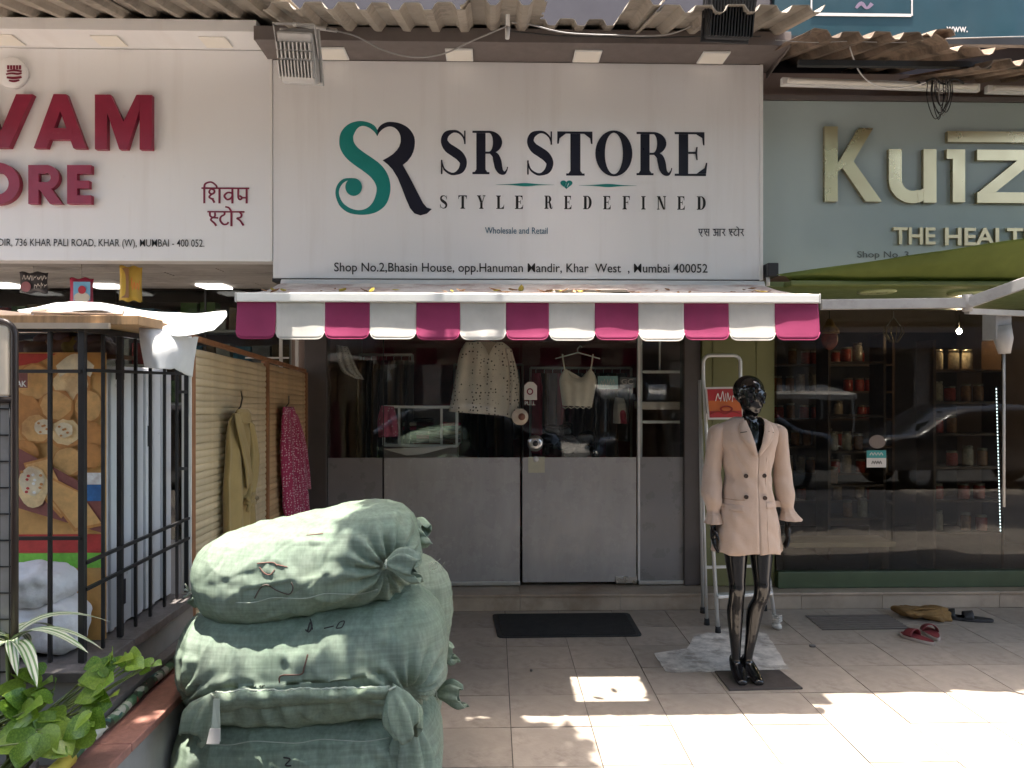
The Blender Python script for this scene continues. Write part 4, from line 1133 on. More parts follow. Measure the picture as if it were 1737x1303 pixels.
def soil(u, v):
    x, y = -3.3 + 1.97 * u, 1.3 + 1.34 * v
    return Vector((x, y, .40 + .03 * noise.noise(Vector((x * 4, y * 4, 0))) + .015 * noise.noise(Vector((x * 15, y * 15, 3)))))
part('soil', MB().grid(soil, 60, 40), M_soil, T)
for k in range(9):
    p = Vector((R.uniform(-2.1, -1.45), R.uniform(2.2, 2.6), .42)); part('brick', MB().obox(p, (.2, .09, .065), Matrix.Rotation(R.uniform(-.5, .5), 3, 'Z') @ Matrix.Rotation(R.uniform(-.2, .2), 3, 'X')), M_granite, T, bevel=.008)
T = thing('stone_ledge', 'raised dark granite ledge carrying the iron cage', 'ledge', (-2.3, 3.1, 0))
part('plinth', MB().box(-3.4, -1.40, 2.67, 3.61, 0, .672), M_plaster, T)
xx = -3.4
while xx < -1.39:
    e = min(xx + .7, -1.375); part('coping_slab', MB().box(xx + .001, e - .001, 2.63, 2.97, .673, .71), M_granite, T, bevel=.004); part('coping_slab', MB().box(xx + .001, e - .001, 2.973, 3.62, .673, .7085), M_granite, T, bevel=.004); xx = e
part('lower_step', MB().box(-1.398, -1.347, 2.66, 3.6, .5, .56), M_granite, T, bevel=.004)
T = thing('low_wall', 'low grey wall under the bamboo display screen', 'wall', (-1.45, 4.7, 0))
part('body', MB().box(-1.56, -1.36, 3.625, 5.72, 0, .48), M_plaster, T)
part('cap', MB().box(-1.58, -1.34, 3.625, 5.72, .481, .515), M_granite, T, bevel=.004)

# ---------------------------------------------------------------- iron cage
CG = thing('iron_cage', 'black iron bar cage standing on the granite ledge', 'cage', (-2.1, 3.1, .71))
Yc = PXp(140, 800, XP).y
zt = P(140, 563, Yc).z
def vbar(x, y, w_, z0=.712, z1=None): part('post' if w_ > .02 else 'bar', MB().box(x - w_ / 2, x + w_ / 2, y - w_ / 2, y + w_ / 2, z0, z1 or zt), M_blackmet, CG, bevel=.002)
vbar(XP, Yc, .022)
for px, w_ in ((175, .012), (204, .02), (230, .012), (255, .012), (279, .012), (300, .012), (317, .02)):
    vbar(XP, PXp(px, 800, XP).y, w_)
for px, w_ in ((85, .013), (22, .02), (-60, .013), (-140, .024)):
    vbar(P(px, 800, Yc).x, Yc, w_)
Ye = PXp(318, 800, XP).y
def railx(z, w_=.012): part('rail', MB().box(XP - w_ / 2 + .011, XP + w_ / 2 + .011, Yc, Ye, z - w_ / 2, z + w_ / 2), M_blackmet, CG)
def railf(z, w_=.012): part('rail', MB().box(-2.75, XP, Yc - .018, Yc - .018 + w_, z - w_ / 2, z + w_ / 2), M_blackmet, CG)
for py in (628, 955, 1000): railx(P(140, py, Yc).z)
for py in (630, 912): railf(P(85, py, Yc).z)
part('top_rail', MB().box(-2.75, XP + .012, Yc - .012, Yc + .012, zt, zt + .022), M_blackmet, CG); part('top_rail', MB().box(XP - .012, XP + .012, Yc + .013, Ye, zt, zt + .022), M_blackmet, CG)
for py in (665, 795): part('cross_piece', MB().bar(PXp(300, py, XP), PXp(318, py, XP), .014), M_blackmet, CG)

# ---------------------------------------------------------------- food advert board, freezer, white sacks
YA = 2.96
a, c = P(24, 965, YA), P(176, 598, YA)
T = thing('food_advert_board', 'large board printed with stuffed bread rolls and pies behind the cage bars', 'advert board', ((a.x + c.x) / 2, YA, .71))
M_adv = mat('advert_orange', (.62, .34, .11), .45, var=.3, vs=6)
part('board', MB().box(a.x, c.x, YA, YA + .02, .712, c.z), M_adv, T)
adm = lambda n_, c_: (lambda c_: mat(n_, c_, .45, var=.22, vs=20, dirt=((c_[0] * .6, c_[1] * .45, c_[2] * .4), 9, .5, .7, .6)))(tuple(min(.85, q * 1.35) for q in c_))
A1, A2, A3, A4, A5, A6 = adm('ad_crust', (.52, .30, .11)), adm('ad_pale', (.62, .46, .24)), adm('ad_toast', (.42, .19, .055)), adm('ad_red', (.36, .035, .03)), adm('ad_filling', (.56, .48, .33)), adm('ad_plum', (.18, .06, .05))
A7, A8, A9 = adm('ad_green', (.16, .42, .05)), adm('ad_blue', (.03, .12, .3)), adm('ad_white', (.66, .64, .6))
lay = [0]
def adv(g_, x0, x1, y0, y1, m_, nm='print'):
    lay[0] += 1; part(nm, fitpx(g_, x0, x1, y0, y1, YA - .0008 - lay[0] * .0007, .0004), m_, T)
D = lambda: GL().disc(0, 0, 1, 1)
def bun(n_=18, sd=0):
    r_ = random.Random(sd); return GL().quad(*[(math.cos(2 * math.pi * k / n_) * r_.uniform(.92, 1.06), math.sin(2 * math.pi * k / n_) * r_.uniform(.9, 1.06)) for k in range(n_)])
adv(GL().quad((0, 1), (1, 1), (.55, .3), (0, 0)), 26, 96, 600, 622, A4); adv(GL().rect(0, 1, 0, 1), 26, 174, 906, 938, A4); adv(GL().rect(0, 1, 0, 1), 26, 174, 938, 964, A7)
for k, (cx, cy, rx, ry, m_) in enumerate(((60, 650, 36, 34, A1), (120, 655, 34, 36, A2), (150, 690, 26, 30, A1), (40, 700, 30, 30, A3), (95, 690, 30, 28, A1), (62, 728, 28, 26, A1), (112, 735, 30, 26, A2), (158, 740, 18, 24, A3), (40, 770, 26, 24, A3), (115, 785, 28, 27, A1), (155, 772, 18, 22, A3))):
    adv(bun(18, k), cx - rx, min(cx + rx, 174), cy - ry, cy + ry, A3); adv(bun(18, k + 40), cx - rx * .9, min(cx + rx * .88, 173.5), cy - ry * .94, cy + ry * .8, m_)
for cx, cy in ((73, 722), (108, 728)): adv(bun(12, cx), cx - 15, cx + 15, cy - 11, cy + 15, A5); [adv(bun(8, k + cx), cx - 10 + (k * 7) % 18, cx - 5 + (k * 7) % 18, cy - 6 + (k * 5) % 16, cy - 2 + (k * 5) % 16, A3) for k in range(5)]
adv(GL().quad((0, 1), (1, .45), (1, 0), (0, .3)), 28, 174, 758, 905, A6)
adv(GL().rect(0, 1, 0, 1), 138, 174, 802, 822, A9); adv(GL().rect(0, 1, 0, 1), 140, 174, 822, 850, A8)
for k, (pts, m_) in enumerate(((((0, .9), (.5, 1), (1, .2), (.8, 0), (.2, .5)), A1), (((0, 1), (.6, .7), (1, .1), (.5, 0), (.05, .6)), A1))):
    adv(GL().quad(*pts), (40, 80)[k], (120, 173)[k], (775, 805)[k], (880, 902)[k], A3); adv(GL().quad(*pts), (44, 84)[k], (118, 172)[k], (779, 812)[k], (872, 896)[k], m_)
adv(bun(20, 77), 30, 84, 790, 862, A2); adv(bun(14, 78), 32, 76, 792, 842, A5)
for k in range(12): adv(bun(8, k + 200), 34 + (k * 11) % 34, 40 + (k * 11) % 34, 798 + (k * 7) % 36, 803 + (k * 7) % 36, (A3, A4, A9)[k % 3])
adv(GL().rect(0, 1, 0, 1), 26, 47, 633, 658, A6); adv(text_mb('AK', .03), 28, 45, 646, 656, A9)
adv(GL().ribbon([(0, 0, .25), (.5, .2, .3), (1, 0, .25)]), 95, 160, 600, 640, A5)

T = thing('freezer_cabinet', 'tall white ribbed freezer cabinet standing inside the iron cage', 'freezer', (-1.8, 3.4, .71))
M_frz = mat('freezer_white', (.56, .57, .60), .35, var=.06, dirt=((.4, .4, .42), 2.5, .5, .75, .5))
z1f = 1.76
part('body', MB().box(-2.2, -1.515, 2.99, 3.60, .712, z1f), M_frz, T, bevel=.006)
ks = [2.995, 3.03, 3.06, 3.12, 3.15, 3.22, 3.30, 3.33, 3.42, 3.50, 3.59]
for k in range(len(ks) - 1):
    part('rib', MB().box(-1.514, -1.514 + (.012, .022)[k % 2], ks[k] + .001, ks[k + 1] - .001, .72, z1f - .02), M_frz, T, bevel=.003)
part('badge', MB().box(-1.4915, -1.489, 3.345, 3.385, P(280, 757, 3.36).z, P(280, 722, 3.36).z), M_blackmet, T)
part('rating_plate', MB().box(-1.4915, -1.489, 3.13, 3.145, .80, .90), M_ink, T)
part('front_edge', MB().box(-1.55, -1.516, 2.972, 2.988, .712, z1f), M_frz, T)
def sack(name, cx, cy, z0, sx, sy, sz, m_, label, sd, cat='sack', group=None, crump=.03):
    def fn(u, v):
        aa = 2 * math.pi * u; b_ = math.pi * (v - .5); sq = lambda t, e: math.copysign(abs(t) ** e, t)
        p = Vector((sx * sq(math.cos(aa), .55) * math.cos(b_) ** .5, sy * sq(math.sin(aa), .6) * math.cos(b_) ** .5, sz * sq(math.sin(b_), .7)))
        n_ = noise.noise(p * 9 + Vector((sd, 0, 0))) + .6 * abs(noise.noise(p * 19 + Vector((0, sd, 0)))) - .3 + .7 * noise.ridged_multi_fractal(p * 7 + Vector((sd, sd, 0)), .8, 2, 3, .9, 1.8) * .25
        return Vector((cx, cy, z0 + sz)) + p * (1 + crump * n_ / max(.08, p.length))
    mb = MB().grid(fn, 72, 44, True)
    zm = min(v.z for v in mb.v)
    for v in mb.v: v.z = max(v.z, z0 + .0008)
    return single(name, mb, m_, label, cat, (cx, cy, z0), group)
M_wsack = mat('white_woven_sack', (.76, .75, .76), .6, var=.1, vs=8, dirt=((.5, .48, .48), 9, .5, .65, .5), bump=.6, bs=30)
xs0, xs1 = P(-40, 1000, 2.83).x, P(139, 1000, 2.83).x
sack('white_sack', (xs0 + xs1) / 2, 2.845, .712, (xs1 - xs0) / 2, .10, .098, M_wsack, 'crumpled white sack lying on the ledge under another white sack', 1)
sack('white_sack', (xs0 + xs1) / 2 - .03, 2.845, .888, (xs1 - xs0) / 2 * .9, .095, .068, M_wsack, 'crumpled white sack on top of another at the foot of the food advert', 5)
# things heaped at the cage top: board, carton, cloth
zb0 = zt + .0225
T = thing('wooden_board', 'rough wooden shelf board lying across the cage top', 'board', (-1.9, 3.0, zb0))
part('plank', MB().box(-2.75, -1.235, 2.70, 2.9, zb0, zb0 + .034), mat('raw_timber', (.42, .25, .12), .7, var=.35, vs=6, stretch=(10, 1, 1), dirt=((.25, .14, .07), 6, .5, .7, .5)), T, bevel=.003)
part('plank', MB().box(-2.75, -1.26, 2.905, 3.12, zb0, zb0 + .03), mat('raw_timber_b', (.36, .21, .1), .7, var=.35, vs=6, stretch=(10, 1, 1)), T, bevel=.003)
part('under_sheet', MB().box(-2.7, -1.33, 2.685, 2.6985, zb0 - .014, zb0 + .006), mat('ply_edge', (.5, .4, .3), .7), T)
M_card = mat('cardboard', (.50, .36, .25), .8, var=.12, vs=4)
T = thing('cardboard_carton', 'flattened pale cardboard carton on the wooden board', 'carton', (-1.7, 2.9, zb0 + .035))
zc1 = zb0 + .0355
qa = lambda px, py, y: P(px, py, y)
part('front_panel', MB().prism([qa(52, 546, 2.75), qa(128, 549, 2.75), qa(128, 536, 2.75), qa(58, 531, 2.75)], (0, .006, 0)), M_card, T)
part('front_panel', MB().prism([qa(186, 549, 2.75), qa(206, 549, 2.75), qa(206, 534, 2.75), qa(186, 537, 2.75)], (0, .006, 0)), M_card, T)
part('inner_shadow_panel', MB().prism([qa(128, 549, 2.8), qa(190, 550, 2.8), qa(190, 533, 2.8), qa(128, 533, 2.8)], (0, .004, 0)), mat('cardboard_shade', (.2, .12, .08), .9), T)  # dark panel stands for the shade inside the open carton
part('top_flap', MB().add([qa(52, 531, 2.75), qa(207, 534, 2.75), qa(212, 522, 3.05), qa(60, 522, 3.05)], [(0, 1, 2, 3)]), M_card, T, solid=.005)
part('side_flap', MB().add([qa(-6, 535, 2.72), qa(50, 547, 2.74), qa(56, 533, 2.8), qa(0, 527, 2.8)], [(0, 1, 2, 3)]), M_card, T, solid=.005)
M_cloth = cloth('white_tarpaulin', (.72, .72, .72), .2)
def surf(rows, nu, nv, wr=.006, sd=0, sc=7):
    rr = [crm([tuple(p) for p in r_], 8) for r_ in rows]
    cols = list(zip(*rr)); cs = [crm(list(c_), 8) for c_ in cols]
    def fn(u, v):
        i = min(int(u * (len(cs) - 1)), len(cs) - 1); j = min(int(v * (len(cs[0]) - 1)), len(cs[0]) - 1)
        p = Vector(cs[i][j]); return p + Vector((0, -.4, 1)) * wr * (noise.noise(p * sc + Vector((sd, 0, 0))) + .5 * noise.noise(p * sc * 2.6))
    return MB().grid(fn, len(cs), len(cs[0]))
T = thing('white_tarpaulin', 'bright white tarpaulin draped over the cage top with one corner hanging', 'tarpaulin', (-1.5, 3.0, zb0))
part('top_sheet', surf([[P(30, 527, 3.3), P(100, 514, 3.3), P(170, 514, 3.3), P(250, 527, 3.35), P(325, 532, 3.4), P(384, 528, 3.4)],
                        [P(40, 532, 3.0), P(100, 521, 3.0), P(170, 522, 3.0), P(250, 536, 3.05), P(322, 541, 3.15), P(383, 540, 3.2)],
                        [P(55, 536, 2.78), P(110, 530, 2.78), P(180, 529, 2.78), P(243, 553, 2.85), P(300, 570, 2.95), P(362, 560, 3.05)]], 0, 0, .007, 1), M_cloth, T, solid=.003)
part('hanging_corner', surf([[P(236, 549, 2.84), P(262, 556, 2.86), P(290, 566, 2.95), P(318, 572, 3.1), P(336, 572, 3.2)],
                             [P(238, 580, 2.82), P(264, 590, 2.80), P(292, 592, 2.90), P(316, 598, 3.05), P(330, 600, 3.15)],
                             [P(246, 624, 2.83), P(270, 628, 2.80), P(292, 626, 2.90), P(310, 634, 3.05), P(326, 640, 3.15)]], 0, 0, .012, 5, 9), M_cloth, T, solid=.003)
# clutter in the top of the cage
for k in range(7):
    px = 40 + k * 20; p = P(px, 590 - (k % 3) * 5, 3.02)
    sack('wrapped_parcel', p.x, 3.08, p.z - .05, R.uniform(.05, .08), .06, R.uniform(.03, .05), mat('parcel_%d' % k, R.choice(((.08, .06, .06), (.16, .1, .08), (.1, .08, .11), (.2, .17, .05))), .5, var=.4, vs=14), ('dark', 'maroon', 'olive', 'brown', 'grey', 'black', 'mottled')[k] + ' wrapped parcel stuffed above the food advert board', k + 9, 'parcel', 'parcels above the advert board')
T = thing('parcel_shelf', 'thin plank shelf carrying wrapped parcels above the food advert', 'shelf', (-2, 3.08, 1.7))
part('plank', MB().box(-2.7, -1.46, 3.0, 3.16, P(80, 600, 3.0).z - .02, P(80, 600, 3.0).z - .003), M_wood, T)
part('bracket', MB().box(-1.47, -1.45, 3.02, 3.05, P(80, 600, 3.0).z - .1, P(80, 600, 3.0).z - .021), M_blackmet, T)

# ---------------------------------------------------------------- arched standing rack at the very left
YR2 = 2.45
T = thing('display_stand', 'dark brown framed stand with cream header panel and wire grid', 'display stand', (P(0, 900, YR2).x, YR2, .4))
xr2, xl2 = P(25, 700, YR2).x, P(-130, 700, YR2).x
z_t, z_m, z_b = P(25, 545, YR2).z, P(25, 672, YR2).z, .43
rc = .045
arc = [Vector((xr2 - rc + rc * math.sin(t), YR2, z_t - rc + rc * math.cos(t))) for t in (k * math.pi / 2 / 6 for k in range(7))]
arcl = [Vector((xl2 + rc - rc * math.cos(t), YR2, z_t - rc + rc * math.sin(t))) for t in (k * math.pi / 2 / 6 for k in range(7))]
M_brownf = mat('brown_frame', (.045, .028, .022), .4)
part('frame', MB().tube([(xl2, YR2, z_b)] + arcl + arc + [(xr2, YR2, z_b)], .011, 8), M_brownf, T)
part('header_panel', MB().box(xl2 + .012, xr2 - .012, YR2 - .006, YR2 + .006, z_m, z_t - .014), mat('cream_header', (.80, .66, .50), .4, var=.04), T, bevel=.006)
part('frame_bar', MB().tube([(xl2, YR2, z_m - .012), (xr2, YR2, z_m - .012)], .01, 8), M_brownf, T)
gw = MB()
for k in range(9): gw.tube([(xl2 + (xr2 - xl2) * (k + .5) / 9, YR2, z_b + .1), (xl2 + (xr2 - xl2) * (k + .5) / 9, YR2, z_m - .02)], .0022, 5)
for k in range(14): z_ = z_b + .1 + (z_m - z_b - .14) * k / 13; gw.tube([(xl2, YR2 + .004, z_), (xr2, YR2 + .004, z_)], .0022, 5)
part('wire_grid', gw, M_blackmet, T, kind='stuff')
part('backing', MB().box(xl2 + .01, xr2 - .01, YR2 + .01, YR2 + .016, z_b + .1, z_m - .02), mat('grey_backing', (.34, .31, .28), .6), T)

# ---------------------------------------------------------------- bamboo display screen
T = thing('bamboo_screen', 'wood framed screen of horizontal bamboo slats hung with two garments', 'screen', (-1.45, 4.75, .515))
M_bam = [mat('bamboo_pale', (.58, .48, .32), .55, var=.2, vs=5, stretch=(1, 1, 1), rnd=.12), mat('bamboo_orange', (.52, .36, .20), .55, var=.2, vs=5, rnd=.12)]
M_post = mat('worn_wood_post', (.26, .12, .055), .6, var=.3, vs=5, stretch=(6, 6, 1), dirt=((.5, .42, .34), 22, .62, .72, .7))
yn, ym, yf = 3.665, PXp(450, 700, XP).y, 5.885
zn, zfar = P(322, 575, 3.66).z, P(517, 632, 5.88).z
ztop = lambda y: zn + (zfar - zn) * (y - yn) / (yf - yn)
for y, w_ in ((yn, .045), (ym, .03), (yf, .03)):
    part('post', MB().box(XP - .022, XP + .024, y - w_ / 2, y + w_ / 2, .516, ztop(y)), M_post, T, bevel=.003)
part('post_edge', MB().box(XP - .022, XP + .022, yn - .031, yn - .0235, .516, ztop(yn) + .01), M_whitemet, T)
part('top_rail', MB().bar((XP, yn, ztop(yn) + .012), (XP, yf, ztop(yf) + .012), .03, .022), M_post, T)
def slat_me(L, m_, sd):
    sd = sd * 3.7
    def fn(u, v):
        aa = math.pi * (u - .5); y = -L / 2 + L * v
        return Vector((.008 * math.cos(aa) + .003 * noise.noise(Vector((y * 3, sd, 0))), y, .0178 * math.sin(aa) + .006 * noise.noise(Vector((y * 2.2, sd, 5)))))
    me = raw_mesh('slat', MB().grid(fn, 6, 16)); me.materials.append(m_); return me
for bay, (ya, yb_) in enumerate(((yn + .023, ym - .016), (ym + .016, yf - .016))):
    mes = [slat_me(yb_ - ya, M_bam[bay], q + bay * 5) for q in range(4)]
    z_ = .54; k = 0
    while z_ < ztop((ya + yb_) / 2) - .02:
        piece('slat', mes[k % 4], T, (XP + .003, (ya + yb_) / 2, z_), (-(zn - zfar) / (yf - yn) * (z_ - .5) * .6, 0, 0)); z_ += .0345; k += 1
    part('backing', MB().box(XP - .012, XP - .006, ya, yb_, .53, min(ztop(ya), ztop(yb_)) - .015), M_bam[bay], T)
NX = Vector((1, 0, 0))
M_khaki = garment_mat('khaki_cotton', (.36, .27, .12))
T = thing('khaki_coat', 'long khaki belted coat hanging on the bamboo screen', 'garment', (XP + .05, 4.35, .9))
Xg = XP + .06
hung('kb', [(396, 700), (388, 725), (385, 800), (384, 870), (383, 960)], [(424, 702), (432, 735), (432, 800), (428, 850), (432, 960)], Xg, M_khaki, T, .06, 7, .014, 1, PXp, NX, 'body')
hung('ks', [(424, 715), (427, 770), (420, 830), (414, 856)], [(431, 722), (434, 770), (430, 820), (424, 860)], Xg + .035, M_khaki, T, .05, 3, .008, 2, PXp, NX, 'sleeve')
hung('kl', [(397, 702), (404, 740), (414, 790), (418, 830)], [(406, 700), (416, 740), (424, 785), (425, 815)], Xg + .04, M_khaki, T, .02, 2, .004, 3, PXp, NX, 'lapel')
hung('kt', [(402, 694), (401, 704), (408, 718)], [(420, 694), (424, 706), (422, 718)], Xg + .03, M_khaki, T, .04, 2, .004, 4, PXp, NX, 'collar')
bl = [PXp(x, y, Xg + .055) for x, y in ((418, 842), (424, 850), (433, 853), (437, 846), (430, 838), (424, 850), (420, 868))]
part('belt', MB().tube(bl, .011, 6), M_khaki, T)
p = PXp(411, 676, Xg + .01)
part('hanger', MB().tube([PXp(398, 702, Xg), PXp(408, 690, Xg + .01), PXp(411, 676, Xg), PXp(409, 664, XP + .02)], .004, 6), M_blackmet, T)
M_flor = garment_mat('pink_paisley', (.34, .035, .10), (.66, .45, .5), 62, dr=.36)
T = thing('pink_floral_dress', 'long magenta floral dress hanging on the bamboo screen', 'garment', (XP + .05, 5.4, .8))
hung('pd', [(480, 690), (479, 740), (481, 800), (484, 860), (486, 885)], [(497, 690), (507, 730), (512, 790), (520, 840), (524, 885)], Xg, M_flor, T, .07, 6, .016, 5, PXp, NX, 'dress')
hung('ps', [(497, 700), (508, 760), (514, 825)], [(505, 705), (517, 765), (525, 830)], Xg + .02, M_flor, T, .05, 2, .008, 7, PXp, NX, 'sleeve')
part('hanger', MB().tube([PXp(482, 694, Xg), PXp(490, 684, Xg), PXp(490, 672, XP + .02)], .004, 6), M_blackmet, T)

# ---------------------------------------------------------------- camouflage wrapped pole on the coping
def camo():
    n = NT('camouflage_tape')
    vo = n.n('ShaderNodeTexVoronoi'); vo.inputs['Scale'].default_value = 34; n.l(n.tc.outputs['Object'], vo.inputs['Vector'])
    sep = n.n('ShaderNodeSeparateColor'); n.l(vo.outputs['Color'], sep.inputs[0])
    r_ = n.n('ShaderNodeValToRGB'); r_.color_ramp.interpolation = 'CONSTANT'; n.l(sep.outputs[0], r_.inputs[0])
    cs = [(0, (.02, .03, .02)), (.3, (.05, .12, .06)), (.5, (.12, .2, .13)), (.68, (.4, .42, .36)), (.8, (.35, .06, .06)), (.88, (.03, .1, .09))]
    e = r_.color_ramp.elements
    while len(e) < len(cs): e.new(.5)
    for i, (p_, c_) in enumerate(cs): e[i].position = p_; e[i].color = c_ + (1,)
    n.l(r_.outputs[0], n.b.inputs['Base Color']); n.b.inputs['Roughness'].default_value = .45
    return n.m
pa, pb = G(112, 1292, .525), G(306, 1112, .525)
T = thing('wrapped_pole', 'long pole wrapped in camouflage patterned tape lying on the planter coping', 'pole', pa)
part('shaft', MB().tube([pa.lerp(pb, k / 10) + Vector((0, 0, .004 * math.sin(k * 1.3))) for k in range(11)], .019, 12), camo(), T)
d_ = (pb - pa).normalized()
part('end_cap', MB().tube([pa - d_ * .09, pa - d_ * .085, pa + d_ * .02], [.017, .024, .024], 12), mat('yellow_plastic', (.62, .47, .08), .4), T)

# ---------------------------------------------------------------- plants
def leaf_mat(name, c1, c2, tr=.35):
    n = NT(name)
    oi = n.n('ShaderNodeObjectInfo')
    c = n.mix(oi.outputs['Random'], c1, c2); c = n.mix(n.mr(n.noise(14, 5), .45, .7, 0, .6), c, tuple(min(1, q * 1.6) for q in c2))
    n.l(c, n.b.inputs['Base Color']); n.b.inputs['Roughness'].default_value = .35
    t_ = n.n('ShaderNodeBsdfTranslucent'); n.l(c, t_.inputs[0]); mx = n.n('ShaderNodeMixShader'); mx.inputs[0].default_value = tr
    n.l(n.b.outputs[0], mx.inputs[1]); n.l(t_.outputs[0], mx.inputs[2]); n.l(mx.outputs[0], n.o.inputs[0])
    return n.m
M_poth = leaf_mat('pothos_leaf', (.09, .20, .02), (.24, .34, .045)); M_stem = mat('plant_stem', (.18, .22, .06), .6)
def heart_leaf():
    mb = MB(); N = 9; rows = []
    for j in range(N):
        t = j / (N - 1); w_ = (math.sin(math.pi * min(1, t * .93 + .09)) ** .8) * (1 - .55 * t) * .62
        if j == N - 1: w_ = .001
        rows.append([Vector((s * w_, t, -.10 * t * t + .18 * abs(s) * w_ + .015 * math.sin(t * 9) * s)) for s in (-1, -.5, 0, .5, 1)])
    mb.loft(rows, cap=False, closed=False); return mb
hl = raw_mesh('leaf', heart_leaf()); hl.materials.append(M_poth)
def face_rot(d, up=Vector((0, 0, 1)), roll=0):
    d = d.normalized(); x = d.cross(up).normalized(); z = x.cross(d)
    return (Matrix((x, d, z)).transposed().to_4x4() @ Matrix.Rotation(roll, 4, 'Y')).to_euler()
def pothos(label, base, leaves):
    t = thing('pothos_plant', label, 'plant', base)
    lv = [(px, py, y, s * .72, ang, tilt) for px, py, y, s, ang, tilt in leaves] + [(px + R.uniform(-22, 22), py + R.uniform(-18, 22), y + R.uniform(-.03, .04), s * R.uniform(.45, .65), ang + R.uniform(-1, 1), tilt) for px, py, y, s, ang, tilt in leaves]
    for (px, py, y, s, ang, tilt) in lv:
        p = P(px, py, y)
        d = Vector((math.cos(ang), -.35 - .3 * R.random(), math.sin(ang) * .8 - .15))
        up = Vector((R.uniform(-.3, .3), -.75, .9 + tilt))
        start = p - d.normalized() * s * .5
        piece('leaf', hl, t, start, face_rot(d, up, R.uniform(-.5, .5)), [s, s, s])
        b0 = Vector(base) + Vector((R.uniform(-.05, .05), R.uniform(-.04, .04), 0)); mid = b0.lerp(start, .5) + Vector((0, .02, .06))
        part('stem', MB().tube([b0, mid, start], [.004, .0035, .0025], 5), M_stem, t)
pothos('yellow green pothos plant trailing against the pink granite coping', (-1.55, 2.42, .41), [(190, 1110, 2.5, .1, 1.4, 0), (212, 1118, 2.5, .1, .6, 0), (232, 1128, 2.48, .09, .1, .2), (175, 1130, 2.48, .1, 2.4, 0), (158, 1150, 2.45, .12, 2.9, 0), (180, 1160, 2.42, .13, .9, 0), (150, 1180, 2.42, .12, 3.3, .2), (172, 1195, 2.4, .13, .4, .2), (205, 1125, 2.52, .1, 1.9, 0), (150, 1205, 2.4, .12, 3.6, 0), (140, 1225, 2.36, .14, .3, .3), (135, 1250, 2.34, .12, 3.4, .2), (165, 1222, 2.36, .1, -.5, 0), (247, 1135, 2.5, .06, .2, 0), (128, 1238, 2.3, .11, -2.6, .1)])
pothos('low pothos plant with broad pale green leaves in the planter corner', (-1.8, 2.35, .41), [(20, 1200, 2.35, .13, 2.2, .2), (45, 1215, 2.32, .15, .5, .2), (70, 1195, 2.38, .13, 1.2, 0), (90, 1215, 2.35, .14, .2, .2), (60, 1240, 2.3, .16, 2.8, .3), (100, 1245, 2.3, .13, -.3, .3), (25, 1240, 2.3, .15, 3.2, .3), (80, 1262, 2.26, .14, -.9, .3), (40, 1265, 2.25, .13, -2.3, .3), (10, 1265, 2.25, .14, 3, .2), (112, 1268, 2.27, .09, -.4, .2), (35, 1285, 2.22, .09, -1.6, .2), (55, 1180, 2.4, .1, 1.8, 0), (75, 1160, 2.42, .11, .8, 0), (52, 1150, 2.42, .12, 2.0, 0), (62, 1130, 2.42, .09, 1.5, 0), (15, 1170, 2.38, .12, 2.6, 0)])
def stripe():
    n = NT('variegated_blade'); sep = n.n('ShaderNodeSeparateXYZ'); n.l(n.tc.outputs['Object'], sep.inputs[0])
    w_ = n.math('SINE', n.math('MULTIPLY', sep.outputs[0], 420.0))
    n.l(n.mix(n.mr(w_, -.2, .5, 0, 1), (.55, .56, .42), (.12, .22, .07)), n.b.inputs['Base Color']); n.b.inputs['Roughness'].default_value = .4
    return n.m
bl_rows = []
for j in range(12):
    t = j / 11; w_ = .028 * math.sin(math.pi * min(1, .06 + t * .94)) ** .7 + .0005
    bl_rows.append([Vector((s * w_, .30 * t, .13 * t - .27 * t * t + .25 * abs(s) * w_)) for s in (-1, -.5, 0, .5, 1)])
blade = raw_mesh('blade', MB().loft(bl_rows, cap=False, closed=False)); blade.materials.append(stripe())
bs_ = P(12, 1130, 2.45)
T = thing('variegated_plant', 'spider like plant with cream striped arching leaves in front of the white sacks', 'plant', (bs_.x, bs_.y, .41))
part('stalk', MB().tube([(bs_.x, bs_.y, .41), (bs_.x + .01, bs_.y, .6), bs_ + Vector((0, 0, .1))], .008, 6), M_stem, T)
for k in range(13):
    a_ = -1.1 + k * .5; piece('blade', blade, T, bs_ + Vector((.005 * k % .02, 0, .06 + .008 * (k % 5))), (R.uniform(.1, .5), R.uniform(-.2, .2), a_ - 1.2), [R.uniform(.6, .95)] * 3)
# ================================================================ helper: fuse closed lofts into one skin
def fuse(mb, voxel, smooth_it=6, dec=0):
    me = raw_mesh('fuse', mb); o = bpy.data.objects.new('fuse', me); C.objects.link(o)
    m = o.modifiers.new('r', 'REMESH'); m.mode = 'VOXEL'; m.voxel_size = voxel
    m2 = o.modifiers.new('s', 'SMOOTH'); m2.iterations = smooth_it; m2.factor = .5
    dg = bpy.context.evaluated_depsgraph_get()
    r_ = bpy.data.meshes.new_from_object(o.evaluated_get(dg))
    out = MB().add([v.co.copy() for v in r_.vertices], [tuple(p.vertices) for p in r_.polygons], True)
    bpy.data.objects.remove(o); bpy.data.meshes.remove(me); bpy.data.meshes.remove(r_)
    return out
def rings(mb, spec, n=20):           # spec: (cx, cy, z, rx, ry)
    sp = crm([tuple(q) for q in spec], 4)
    return mb.loft([[Vector((cx + rx * math.cos(2 * math.pi * k / n), cy + ry * math.sin(2 * math.pi * k / n), z)) for k in range(n)] for cx, cy, z, rx, ry in sp])

